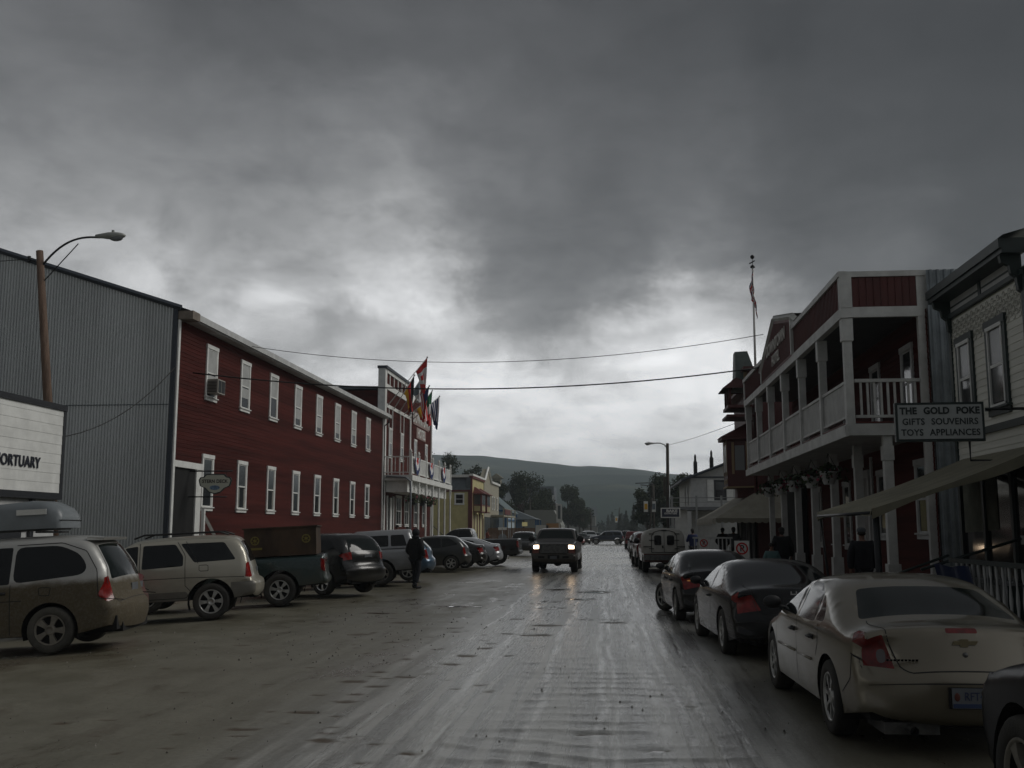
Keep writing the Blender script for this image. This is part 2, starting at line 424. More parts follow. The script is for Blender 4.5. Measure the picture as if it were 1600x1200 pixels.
        v3 = [s.sheet(a, v) for a, v in vs]; groups = {}
        for f, r in zip(fs, rg): groups.setdefault(r, []).append(f)
        for r, ff in groups.items():
            if r < 0 or regs2[r][0] == 'body': emit('b', v3, ff, [0 if r < 0 else regs2[r][2]]*len(ff), True)
            elif regs2[r][0] in ('tail_light', 'headlight'): emit((regs2[r][0], 'L', regs2[r][3], regs2[r][2]), v3, ff, [0]*len(ff), True)
            else: emit((regs2[r][0], 't%d' % r, 1, regs2[r][2]), v3, ff, [0]*len(ff), True)
        # seams on the sides
        for line in k.get('seams', []):
            wd = .006; pl = resample(line, .05)
            for sgn in (1, -1):
                V = []; F_ = []
                for i, p in enumerate(pl):
                    a = Vector(pl[max(i-1, 0)]); b = Vector(pl[min(i+1, len(pl)-1)]); t = (b-a).normalized(); nn = Vector((-t.y, t.x))*wd
                    for q in (1, -1):
                        x, z = p[0]+nn.x*q, p[1]+nn.y*q; V.append((x, sgn*(s.W(x, z)+.0015), z))
                F_ = [(2*i, 2*i+1, 2*i+3, 2*i+2) for i in range(len(pl)-1)]
                emit('b', V, F_, [1]*len(F_), sgn < 0)
        for line in k.get('topseams', []):
            pl = resample([(s.S(*p[0]), p[1]*s.hw) for p in line], .04); V = []; wd = .005
            for i, p in enumerate(pl):
                a = Vector(pl[max(i-1, 0)]); c_ = Vector(pl[min(i+1, len(pl)-1)]); t = (c_-a).normalized(); nn = Vector((-t.y, t.x))*wd
                for q in (1, -1):
                    sv_, y_ = p[0]+nn.x*q, (p[1]+nn.y*q)/s.hw; g_ = s.sheet(sv_, y_); j = min(max(int(np.searchsorted(s.s, sv_))-1, 0), len(s.s)-1); V.append((g_[0]+s.n[j][0]*.002, g_[1], g_[2]+s.n[j][1]*.002))
            emit('b', V, [(2*i, 2*i+1, 2*i+3, 2*i+2) for i in range(len(pl)-1)], [1]*(len(pl)-1), True)
        def finish(nm, data, ms, parent):
            me = bpy.data.meshes.new(nm); me.from_pydata(data[0], [], data[1])
            for m in ms: me.materials.append(m)
            me.polygons.foreach_set('material_index', data[2])
            bm = bmesh.new(); bm.from_mesh(me)
            bmesh.ops.remove_doubles(bm, verts=bm.verts, dist=.0012)
            loose = [v for v in bm.verts if not v.link_faces]
            bmesh.ops.delete(bm, geom=loose, context='VERTS')
            for f in bm.faces: f.smooth = True
            bm.to_mesh(me); bm.free()
            return link(nm, me, ms, parent)
        bo = finish('body', body['b'], mats, root)
        for key, d in parts.items():
            finish(key[0], d, [key[3] if not isinstance(key[3], int) else mats[key[3]]], root)
        # underbody and wheel wells
        u = MB(); xa, xz = s.out[-1][0], s.out[0][0]
        u.box(xa+.06, xz-.06, -(s.hw-.33), s.hw-.33, s.zs-.02, .62)
        u.box(s.xr+s.ra, s.xf-s.ra, -(s.hw-.07), s.hw-.07, s.zs-.01, .5)
        u.box(xa+.10, s.xr-s.ra, -(s.hw-.16), s.hw-.16, s.zs+.02, .5); u.box(s.xf+s.ra, xz-.1, -(s.hw-.18), s.hw-.18, s.zs, .5)
        for cx in (s.xr, s.xf):
            for sg in (1, -1):
                n = 14; V = []
                for i in range(n+1):
                    a = -.35+(pi+.7)*i/n
                    for y in (s.hw-.045, s.hw-.34): V.append((cx+(s.ra+.004)*cos(a), sg*y, s.rw+(s.ra+.004)*sin(a)))
                u.add(V, [(2*i, 2*i+1, 2*i+3, 2*i+2) for i in range(n)])
        u.build('underbody', under_m, root)
        # wheels
        mt, mr = k.get('tyre', rubber), k.get('rim', rim_m); tw = k.get('tw', .11); rr = k.get('rr', s.rw*.66)
        tyre = None
        for cx in (s.xr, s.xf):
            for sg in (1, -1):
                if tyre is None:
                    m = MB(); R = s.rw
                    m.lathe([(rr, -tw), (R*.9, -tw), (R*.975, -tw*.86), (R, -tw*.6), (R, tw*.6), (R*.975, tw*.86), (R*.92, tw), (rr*1.06, tw*1.0), (rr, tw*.86)], 36, axis='y')
                    tyre = m.build('wheel', mt, root); t0 = tyre
                    q = MB()
                    q.lathe([(rr*1.01, tw*.88), (rr*.96, tw*.92), (rr*.90, tw*.80), (rr*.86, tw*.35), (.0, tw*.3)], 36, axis='y', mi=1)
                    q.lathe([(rr*1.01, tw*.87), (rr*.99, tw*.95), (rr*.93, tw*.93), (rr*.885, tw*.74)], 36, axis='y')
                    ns = k.get('spokes', 5); sw = k.get('sw', .30)
                    for j in range(ns):
                        a = 2*pi*j/ns+k.get('sa', .3); 
                        def pol(r, da, y): return (r*cos(a+da), y, r*sin(a+da))
                        w0, w1 = sw*1.25, sw
                        V = [pol(rr*.22, -w0, tw*.80), pol(rr*.22, w0, tw*.80), pol(rr*.6, w1*.62, tw*.86), pol(rr*.93, w1*.62, tw*.84), pol(rr*.93, -w1*.62, tw*.84), pol(rr*.6, -w1*.62, tw*.86)]
                        V += [(p[0], tw*.35, p[2]) for p in V]
                        q.add(V, [(0, 1, 2, 5), (5, 2, 3, 4), (1, 7, 8, 2), (2, 8, 9, 3), (4, 10, 11, 5), (5, 11, 6, 0)])
                    q.lathe([(rr*.34, tw*.45), (rr*.33, tw*.82), (rr*.20, tw*.90), (rr*.19, tw*.8), (0, tw*.84)], 20, axis='y')
                    rim = q.build('rim', [mr, under_m], tyre)
                else:
                    tyre = t0.copy(); COL.objects.link(tyre); tyre.parent = root
                    r2 = rim.copy(); COL.objects.link(r2); r2.parent = tyre
                tyre.location = (cx, sg*(s.hw-k.get('off', .02)-tw), s.rw); tyre.rotation_euler = (0, 1.3*cx, 0 if sg > 0 else pi)
                if cx == s.xf and k.get('steer'): tyre.rotation_euler = (0, 1.3*cx, (0 if sg > 0 else pi)+k['steer'])
        # small fittings
        for hx, hz in k.get('handles', []):
            for sg in (1, -1):
                m = MB(); y = s.W(hx, hz); m.tube([(hx-.08, sg*(y+.004), hz), (hx-.06, sg*(y+.03), hz), (hx+.06, sg*(y+.03), hz), (hx+.08, sg*(y+.004), hz)], .013, 6)
                m.box(hx-.085, hx+.085, sg*y-.004, sg*y+.004, hz-.022, hz+.022)
                m.build('door_handle', k.get('hm', black_pl), root)
        if k.get('mirror'):
            mx_, mz = k['mirror']; ms_ = k.get('msize', 1.0)
            for sg in (1, -1):
                m = MB(); y = s.W(mx_, mz)
                m.ellipsoid((mx_, sg*(y+.12*ms_), mz+.03), (.055*ms_, .10*ms_, .07*ms_*k.get('mtall', 1.0)), 0, 12, 8)
                m.tube([(mx_, sg*(y-.03), mz-.04), (mx_, sg*(y+.08), mz-.01)], .025, 6)
                o = m.build('side_mirror', k.get('mm', black_pl), root)
        if k.get('plate'):
            px_, pz, txt = k['plate']; back = px_ < 0
            cand = [q for q in s.out if (q[0] < s.xr-.3 if back else q[0] > s.xf+.3)]; px_ = min(cand, key=lambda q: abs(q[1]-pz))[0]+(.004 if back else -.004)
            m = MB(); d = -1 if back else 1
            m.box(px_-.006, px_+.006, -.155, .155, pz-.08, pz+.08); pl = m.build('licence_plate', plate_m, root)
            if txt: text_part('plate_text', txt, .10, plate_t, pl, (px_+d*.008, 0, pz+.012), (pi/2, 0, -pi/2 if back else pi/2), .001, sx=.85)
        s.root = root; s.bodyobj = bo
        return root

def seams4(xA, xB, xC, z0, z1): return [[(xA, z0), (xA, z1)], [(xB, z0), (xB, z1)], [(xC, z0), (xC, z1)]]
def scr(a, b, w0, w1, r=.06): return [(a, w0), (b, w1), (b, -w1), (a, -w0)]
P_ = lambda n, c, rough=.32, metal=.35, d=(.1, .75, .75), **k: mat('paint_'+n, c, rough, metal, dirt=d, coat=.5, **k)
SPEC = {}
SPEC['van'] = dict(lamps=[('tail_light', red_b, (-2.44, 1.18), (-2.52, .82), .90, .86, [(-2.34, 1.14), (-2.30, 1.0), (-2.22, .82)]), ('headlight', clear_l, (2.33, .83), (2.49, .66), .62, .66, [(2.2, .78), (2.25, .66)])],
    hw=.96, belt=1.02, th=.24, xr=-1.53, xf=1.53, rw=.345, zs=.27, cr=.20, cf=.25, tr=.10, ra=.41,
    outline=[(2.4, .25), (2.52, .45), (2.48, .65), (2.3, .85), (1.75, 1.02), (1.35, 1.1), (.35, 1.66), (0, 1.73), (-.9, 1.77), (-1.8, 1.75), (-2.08, 1.69),
             (-2.30, 1.38), (-2.46, 1.08), (-2.50, .95), (-2.53, .78), (-2.63, .70), (-2.65, .5), (-2.58, .3)],
    side=[('window', [(-.98, 1.06), (-.98, 1.60), (-1.62, 1.60), (-1.93, 1.46), (-2.06, 1.25), (-1.98, 1.14)], glass, .12),
          ('window', [(-.93, 1.05), (-.93, 1.60), (.05, 1.60), (.05, 1.03)], glass, .03),
          ('window', [(.12, 1.03), (.12, 1.59), (.45, 1.54), (1.15, 1.12), (1.15, 1.04)], glass, .03)],
    top=[('windshield', scr((1.30, 1.12), (.42, 1.62), .93, .86), glass_l, .06),
         ('rear_window', scr((-2.14, 1.63), (-2.46, 1.08), .80, .84), glass_l, .06)],
    topseams=[[((-2.1, 1.68), .86), ((-2.3, 1.38), .90), ((-2.46, 1.08), .93), ((-2.53, .80), .84), ((-2.56, .74), .80), ((-2.56, .74), -.80)]],
    seams=[[(-.95, .30), (-.95, 1.04)], [(.08, .30), (.08, 1.62)], [(1.2, .5), (1.2, 1.08)], [(-.98, 1.63), (-1.65, 1.64), (-2.02, 1.5), (-2.2, 1.2), (-2.24, .78), (-2.6, .74)],
           [(.08, .78), (-.95, .80), (-1.12, .8)], [(-1.52, .86), (-1.38, .86), (-1.36, .98), (-1.54, .98), (-1.52, .86)]],
    handles=[(.25, .92), (-.8, .92)], mirror=(1.12, 1.12), rim=rim_d, tyre=rubber_m, spokes=5, sw=.42, sa=1.2, tw=.115, plate=(-2.56, .88, ''))
SPEC['suv'] = dict(lamps=[('tail_light', red_b, (-2.18, 1.13), (-2.23, .84), .86, .86, [(-2.06, 1.12), (-2.04, .84)]), ('headlight', clear_l, (2.1, .97), (2.2, .78), .66, .66, [(1.95, .95), (1.98, .78)])],
    hw=.89, belt=1.10, th=.26, xr=-1.35, xf=1.35, rw=.37, zs=.42, ra=.47, cr=.10, cf=.14, tr=.05, tf=.08, off=-.02,
    outline=[(2.1, .42), (2.2, .5), (2.2, .8), (2.08, 1.0), (1.2, 1.12), (.95, 1.16), (.35, 1.63), (.05, 1.70), (-.9, 1.74), (-1.7, 1.72), (-1.95, 1.64),
             (-2.18, 1.15), (-2.22, .9), (-2.24, .80), (-2.36, .76), (-2.36, .5), (-2.25, .4)],
    side=[('window', [(-1.02, 1.18), (-.74, 1.58), (-1.62, 1.57), (-1.86, 1.20)], glass, .05),
          ('window', [(-.80, 1.12), (-.80, 1.32), (-.64, 1.57), (.0, 1.57), (.02, 1.09)], glass, .04),
          ('window', [(.10, 1.09), (.10, 1.57), (.35, 1.54), (.92, 1.18), (.92, 1.12)], glass, .04),
          ('body', [(-2.5, .3), (-2.5, .74), (-1.75, .74), (-1.75, .3)], 3, .02),
          ('body', [(1.75, .3), (1.75, .72), (2.5, .72), (2.5, .3)], 3, .02),
          ('body', [(-.98, .41), (-.86, .60), (.86, .60), (.98, .41)], 3, .02)],
    top=[('windshield', scr((.9, 1.20), (.42, 1.58), .92, .86), glass_l, .05),
         ('rear_window', scr((-1.98, 1.58), (-2.16, 1.18), .80, .84), glass, .05),
         ('grille', scr((2.12, .97), (2.2, .72), .5, .5), black_pl, .02)],
    seams=[[(.06, .48), (.06, 1.62)], [(-.84, .72), (-.84, 1.12), (-.84, 1.34), (-.68, 1.62)], [(1.0, .5), (1.02, 1.12)], [(-.84, .72), (-.95, .60), (-.86, .47), (.06, .47), (1.0, .47)],
           [(-2.02, .84), (-.86, .88), (1.9, .88)], [(-1.30, 1.0), (-1.12, 1.0), (-1.12, 1.12), (-1.30, 1.12), (-1.30, 1.0)], [(-.85, 1.62), (-1.1, 1.16)]],
    handles=[(.18, .98)], mirror=(.86, 1.16), spokes=6, sw=.34, tw=.125, plate=(-2.25, .93, ''))
SPEC['pickup'] = dict(lamps=[('tail_light', red_l, (-2.65, 1.1), (-2.66, .80), .87, .87, [(-2.54, 1.1), (-2.54, .82)]), ('headlight', clear_l, (2.32, 1.0), (2.45, .8), .66, .66, [(2.15, .98), (2.2, .82)])],
    hw=.90, belt=1.10, th=.26, xr=-1.55, xf=1.55, rw=.385, zs=.46, ra=.47, cr=.03, cf=.14, tr=.02, tf=.08, ct=.03, off=-.03,
    outline=[(2.3, .45), (2.45, .55), (2.45, .8), (2.3, 1.02), (1.5, 1.12), (1.15, 1.16), (.55, 1.62), (.3, 1.69), (-.2, 1.71), (-.45, 1.67), (-.58, 1.2), (-.6, 1.19), (-.62, 1.19),
             (-2.0, 1.19), (-2.62, 1.19), (-2.64, 1.18), (-2.66, .95), (-2.66, .66), (-2.72, .62), (-2.72, .48), (-2.6, .45)], smooth=2,
    side=[('window', [(-.42, 1.16), (-.38, 1.58), (.1, 1.59), (.1, 1.15)], glass, .04),
          ('window', [(.18, 1.15), (.18, 1.58), (.5, 1.54), (1.05, 1.2), (1.05, 1.16)], glass, .04)],
    top=[('windshield', scr((1.1, 1.2), (.6, 1.58), .92, .86), glass_l, .05),
         ('body', scr((-.7, 1.19), (-2.54, 1.19), .9, .9), 2, .01),
         ('grille', scr((2.33, .98), (2.45, .72), .58, .58), black_pl, .02)],
    seams=[[(-.5, .5), (-.52, 1.62)], [(.14, .5), (.14, 1.62)], [(1.15, .5), (1.15, 1.14)], [(-.6, .5), (-.6, 1.17)]],
    handles=[(.25, 1.0)], mirror=(1.0, 1.2), spokes=6, sw=.36, tw=.13, rr=.235)
SPEC['crossover'] = dict(lamps=[('tail_light', red_b, (-2.23, 1.17), (-2.31, .92), .72, .72, [(-2.12, 1.12), (-1.98, 1.05), (-2.15, .95)]), ('headlight', clear_l, (2.1, .94), (2.3, .76), .6, .66, [(1.9, .92), (2.0, .78)])],
    hw=.94, belt=1.08, th=.30, xr=-1.4, xf=1.4, rw=.365, zs=.30, ra=.43, cr=.20, cf=.2, tr=.14, tf=.12,
    outline=[(2.2, .3), (2.35, .5), (2.3, .78), (2.1, .95), (1.2, 1.10), (.95, 1.14), (.2, 1.60), (-.1, 1.68), (-.8, 1.72), (-1.7, 1.67), (-1.95, 1.58), (-2.22, 1.2), (-2.3, 1.05), (-2.32, .8), (-2.44, .7), (-2.44, .48), (-2.3, .32)],
    side=[('window', [(-1.1, 1.14), (-1.1, 1.52), (-1.62, 1.48), (-1.82, 1.22)], glass, .05),
          ('window', [(-1.02, 1.12), (-1.02, 1.54), (-.12, 1.57), (-.12, 1.1)], glass, .04),
          ('window', [(-.04, 1.1), (-.04, 1.56), (.2, 1.53), (.85, 1.16), (.85, 1.12)], glass, .04),
          ('body', [(-2.6, .3), (-2.6, .5), (-1.9, .5), (-1.85, .3)], 2, .02)],
    top=[('windshield', scr((.9, 1.18), (.3, 1.56), .92, .86), glass_l, .05), ('rear_window', scr((-1.98, 1.53), (-2.22, 1.18), .78, .84), glass_l, .05)],
    topseams=[[((-2.0, 1.5), .84), ((-2.22, 1.2), .88), ((-2.32, .85), .70), ((-2.33, .75), .66), ((-2.33, .75), -.66)]],
    seams=[[(-.08, .34), (-.08, 1.6)], [(-1.05, .7), (-1.05, 1.56)], [(.95, .4), (.95, 1.1)]], handles=[(.05, .98), (-.9, .98)], mirror=(.8, 1.14), spokes=5, sw=.34, rim=mat('rim_bright', (.62, .62, .62), .22, .85), plate=(-2.33, .98, ''))
SPEC['sedan'] = dict(lamps=[('tail_light', red_l, (-2.19, 1.045), (-2.285, .80), .84, .725, [(-2.04, 1.015), (-1.92, .965), (-1.97, .89), (-2.10, .80)], (-2.305, .69)), ('headlight', clear_l, (2.14, .70), (2.25, .56), .6, .66, [(1.95, .70), (2.0, .58)])],
    hw=.8625, belt=.93, th=.42, xr=-1.31, xf=1.31, rw=.315, zs=.235, ra=.365, cr=.24, cf=.28, tr=.13, tf=.13, res=.05, ct=.055, roll=.09,
    outline=[(2.1, .2), (2.24, .34), (2.26, .52), (2.16, .68), (1.75, .84), (1.08, .95), (.22, 1.35), (-.05, 1.43), (-.5, 1.455), (-.92, 1.42), (-1.18, 1.33), (-1.78, 1.075),
             (-1.95, 1.06), (-2.16, 1.055), (-2.23, 1.02), (-2.28, .80), (-2.31, .70), (-2.37, .64), (-2.38, .42), (-2.30, .27), (-2.2, .24)],
    side=[('window', [(-.09, .955), (-.09, 1.335), (.16, 1.30), (.83, .98), (.83, .955)], glass, .04),
          ('window', [(-.17, .955), (-.17, 1.335), (-.55, 1.335), (-.82, 1.25), (-.84, .97), (-.80, .955)], glass, .03),
          ('window', [(-.87, .98), (-.85, 1.24), (-1.06, 1.12), (-1.14, 1.01), (-1.10, .98)], glass, .03)],
    top=[('windshield', scr((1.02, .98), (.26, 1.34), .94, .84), glass_l, .06),
         ('rear_window', scr((-1.14, 1.345), (-1.70, 1.105), .80, .90), glass_l, .07),
         ('reverse_light', [((-2.26, .86), .79), ((-2.26, .86), .875), ((-2.295, .76), .875), ((-2.295, .76), .79)], clear_l, .045),
         ('brake_light', [((-2.20, 1.04), .17), ((-2.20, 1.04), -.17), ((-2.25, .985), -.17), ((-2.25, .985), .17)], red_l, .02)],
    topseams=[[((-1.74, 1.09), .83), ((-1.80, 1.07), .85), ((-2.20, 1.04), .80), ((-2.30, .72), .67), ((-2.34, .66), .58), ((-2.34, .66), -.58), ((-2.30, .72), -.67), ((-2.20, 1.04), -.80), ((-1.80, 1.07), -.85)],
              [((-2.36, .60), .99), ((-2.36, .60), .6), ((-2.36, .60), -.6), ((-2.36, .60), -.99)]],
    seams=[[(-.13, .28), (-.13, .94)], [(-.13, 1.34), (-.13, 1.38)], [(.94, .3), (.98, .6), (.92, .94)], [(-.93, .62), (-1.02, .75), (-1.0, .95)], [(1.72, .5), (1.85, .66)], [(-1.95, .78), (-2.18, .68)], [(-1.72, .42), (-1.92, .55), (-1.97, .77)]],
    handles=[(.02, .80), (-.78, .80)], mirror=(.80, 1.0), spokes=7, sw=.22, tw=.10, plate=None)
SPEC['coupe'] = dict(SPEC['sedan'], lamps=[('tail_light', red_b, (-2.26, 1.01), (-2.335, .74), .76, .60, [(-2.12, .98), (-1.98, .90), (-1.96, .86), (-2.15, .78)]), ('headlight', clear_l, (2.24, .66), (2.36, .54), .6, .66, [(2.0, .66), (2.05, .56)])],
    hw=.905, belt=.92, th=.46, xr=-1.335, xf=1.335, rw=.335, ra=.38, cr=.24, roll=.09,
    outline=[(2.15, .2), (2.36, .34), (2.38, .52), (2.26, .66), (1.8, .82), (1.15, .94), (.3, 1.32), (.0, 1.41), (-.4, 1.44), (-.85, 1.41), (-1.2, 1.31), (-1.9, 1.07),
             (-2.1, 1.06), (-2.22, 1.04), (-2.28, 1.0), (-2.32, .80), (-2.34, .68), (-2.42, .63), (-2.43, .42), (-2.36, .27), (-2.2, .24)],
    side=[('window', [(-.35, .95), (-.40, 1.32), (.2, 1.30), (.93, .98), (.93, .955)], glass, .04),
          ('window', [(-.43, .95), (-.46, 1.32), (-.9, 1.27), (-1.28, 1.02), (-1.25, .98)], glass, .04)],
    top=[('windshield', scr((1.1, .97), (.34, 1.31), .94, .84), glass_l, .06), ('rear_window', scr((-1.10, 1.35), (-1.84, 1.095), .80, .88), glass, .07),
         ('body', [((-2.31, .88), .19), ((-2.33, .74), .19), ((-2.33, .74), -.19), ((-2.31, .88), -.19)], 2, .02)],
    seams=[[(-.45, .28), (-.42, .94)], [(.98, .3), (1.02, .9)], [(-1.86, .5), (-2.05, .75)]], handles=[(-.28, .82)], mirror=(.86, .98))
SPEC['saloon'] = dict(SPEC['sedan'], lamps=[('tail_light', red_b, (-2.22, .94), (-2.28, .73), .66, .60, [(-2.0, .93), (-1.90, .90), (-2.0, .76)]), ('headlight', clear_l, (2.06, .66), (2.17, .54), .6, .66, [(1.85, .66), (1.9, .56)])],
    hw=.875, belt=.91, xr=-1.35, xf=1.35, rw=.32, ra=.37, th=.42,
    outline=[(2.0, .2), (2.16, .34), (2.18, .52), (2.06, .66), (1.75, .80), (1.25, .92), (.35, 1.34), (.1, 1.41), (-.4, 1.435), (-.95, 1.40), (-1.25, 1.30), (-1.85, 1.06),
             (-2.0, 1.05), (-2.16, 1.04), (-2.21, 1.0), (-2.25, .80), (-2.28, .70), (-2.34, .64), (-2.35, .42), (-2.28, .27), (-2.15, .24)],
    side=[('window', [(-.09, .935), (-.09, 1.32), (.25, 1.29), (1.0, .97), (1.0, .935)], glass, .04),
          ('window', [(-.17, .935), (-.17, 1.32), (-.6, 1.31), (-.98, 1.22), (-1.02, .96), (-.98, .935)], glass, .03)],
    top=[('windshield', scr((1.18, .96), (.4, 1.32), .94, .84), glass_l, .06), ('rear_window', scr((-1.16, 1.335), (-1.79, 1.085), .80, .88), glass_l, .07)],
    plate=(-2.30, .81, ''), spokes=5, sw=.26)
SPEC['hatch'] = dict(lamps=[('tail_light', red_b, (-1.96, 1.08), (-2.05, .74), .84, .84, [(-1.86, 1.06), (-1.86, .74)]), ('headlight', clear_l, (1.92, .84), (2.08, .68), .6, .66, [(1.75, .82), (1.8, .68)])],
    hw=.87, belt=.98, th=.3, xr=-1.3, xf=1.3, rw=.32, zs=.25, ra=.37, cr=.2, cf=.2, tr=.12,
    outline=[(2.0, .25), (2.12, .45), (2.08, .7), (1.9, .86), (1.2, 1.0), (.95, 1.04), (.2, 1.46), (-.1, 1.54), (-.8, 1.56), (-1.4, 1.50), (-1.62, 1.42), (-1.98, 1.05), (-2.04, .95), (-2.06, .72), (-2.16, .66), (-2.16, .4), (-2.05, .28)],
    side=[('window', [(-.94, 1.02), (-.94, 1.42), (-1.3, 1.38), (-1.62, 1.12)], glass, .05), ('window', [(-.88, 1.01), (-.88, 1.43), (-.08, 1.45), (-.08, 1.0)], glass, .04),
          ('window', [(0, 1.0), (0, 1.44), (.2, 1.41), (.85, 1.06), (.85, 1.02)], glass, .04)],
    top=[('windshield', scr((.9, 1.07), (.3, 1.42), .92, .86), glass_l, .05), ('rear_window', scr((-1.66, 1.39), (-1.95, 1.08), .78, .82), glass_l, .05)],
    seams=[[(-.04, .3), (-.04, 1.46)], [(-.9, .6), (-.9, 1.44)]], mirror=(.82, 1.08), spokes=6, sw=.3, plate=(-2.07, .84, ''))
SPEC['truck'] = dict(lamps=[('tail_light', red_l, (-3.04, 1.2), (-3.05, .85), .88, .88, [(-2.95, 1.2), (-2.95, .85)])],
    hw=1.0, belt=1.28, th=.22, xr=-2.0, xf=2.0, rw=.40, zs=.52, ra=.50, cr=.03, cf=.07, tr=.02, tf=.02, ct=.035, off=-.02, res=.06, roll=.06,
    outline=[(2.86, .45), (2.98, .50), (2.98, .78), (2.88, .80), (2.86, .84), (2.86, 1.24), (2.78, 1.30), (1.75, 1.40), (1.45, 1.44), (.85, 1.90), (.6, 1.96), (-.6, 1.98), (-.9, 1.94), (-1.05, 1.42), (-1.07, 1.40), (-1.1, 1.40),
             (-3.0, 1.40), (-3.02, 1.38), (-3.05, 1.1), (-3.05, .75), (-3.12, .7), (-3.12, .5), (-3.0, .5)], smooth=2,
    side=[('window', [(-.85, 1.40), (-.82, 1.86), (-.1, 1.87), (-.1, 1.38)], glass, .04), ('window', [(0, 1.38), (0, 1.87), (.75, 1.82), (1.35, 1.45), (1.35, 1.38)], glass, .04),
          ('headlight', [(2.62, 1.02), (2.62, 1.22), (3.1, 1.22), (3.1, 1.02)], clear_l, .02)],
    top=[('windshield', scr((1.40, 1.47), (.88, 1.87), .93, .86), glass_l, .07),
         ('body', scr((-1.2, 1.4), (-2.95, 1.4), .9, .9), 2, .01),
         ('grille', scr((2.86, 1.23), (2.87, .86), .58, .54), chrome_d, .03),
         ('headlight', [((2.84, 1.24), .70), ((2.84, 1.24), .96), ((2.87, 1.05), .96), ((2.87, 1.05), .70)], beam_m, .03),
         ('turn_light', [((2.86, 1.02), .70), ((2.86, 1.02), 1.01), ((2.87, .88), 1.01), ((2.87, .88), .70)], mat('turn_lamp', (.22, .07, .05), .3), .02)],
    seams=[[(-.05, .6), (-.05, 1.9)], [(1.5, .55), (1.5, 1.4)], [(-.98, .55), (-.98, 1.85)]], mirror=(1.25, 1.45), msize=1.5, mtall=1.5, tw=.15, rr=.23, spokes=8)

def squash(sp, k, z0=.6):
    f = lambda z: z if z < z0 else z0+(z-z0)*k
    g = lambda p: (p[0], f(p[1]))
    sp['outline'] = [g(p) for p in sp['outline']]; sp['belt'] = f(sp['belt'])
    sp['side'] = [(r[0], [g(p) for p in r[1]])+tuple(r[2:]) for r in sp['side']]
    sp['top'] = [(r[0], [(g(p), v) for p, v in r[1]])+tuple(r[2:]) for r in sp['top']]
    sp['lamps'] = [(l_[0], l_[1], g(l_[2]), g(l_[3]), l_[4], l_[5], [g(p) for p in l_[6]])+tuple(g(p) for p in l_[7:]) for l_ in sp['lamps']]
    sp['seams'] = [[g(p) for p in l] for l in sp['seams']]; sp['topseams'] = [[(g(p), v) for p, v in l] for l in sp.get('topseams', [])]
    sp['handles'] = [g(p) for p in sp['handles']]; sp['mirror'] = g(sp['mirror'])
squash(SPEC['sedan'], .88); squash(SPEC['coupe'], .95)
# ------------------------------------------------------------ ground, hills
def vnoise(x, y, sc, seed):
    rs = np.random.RandomState(seed); g = rs.rand(256, 256)
    X = x*sc; Y = y*sc; xi = np.floor(X).astype(int); yi = np.floor(Y).astype(int); fx = X-xi; fy = Y-yi
    fx = fx*fx*(3-2*fx); fy = fy*fy*(3-2*fy)
    a = g[xi % 256, yi % 256]; b = g[(xi+1) % 256, yi % 256]; c = g[xi % 256, (yi+1) % 256]; d = g[(xi+1) % 256, (yi+1) % 256]
    return (a*(1-fx)+b*fx)*(1-fy)+(c*(1-fx)+d*fx)*fy
def fbm(x, y, sc, seed, n=4):
    r = 0; a = 1; t = 0
    for i in range(n): r = r+a*vnoise(x, y, sc*2**i, seed+i); t += a; a *= .5
    return r/t
def base_z(X):
    return -.22*np.clip((-7.6-X)/4.2, 0, 1)
def geo_steps(a, b, s0, g):
    out = [a]; s = s0
    while out[-1] < b: out.append(out[-1]+s); s *= g
    return out
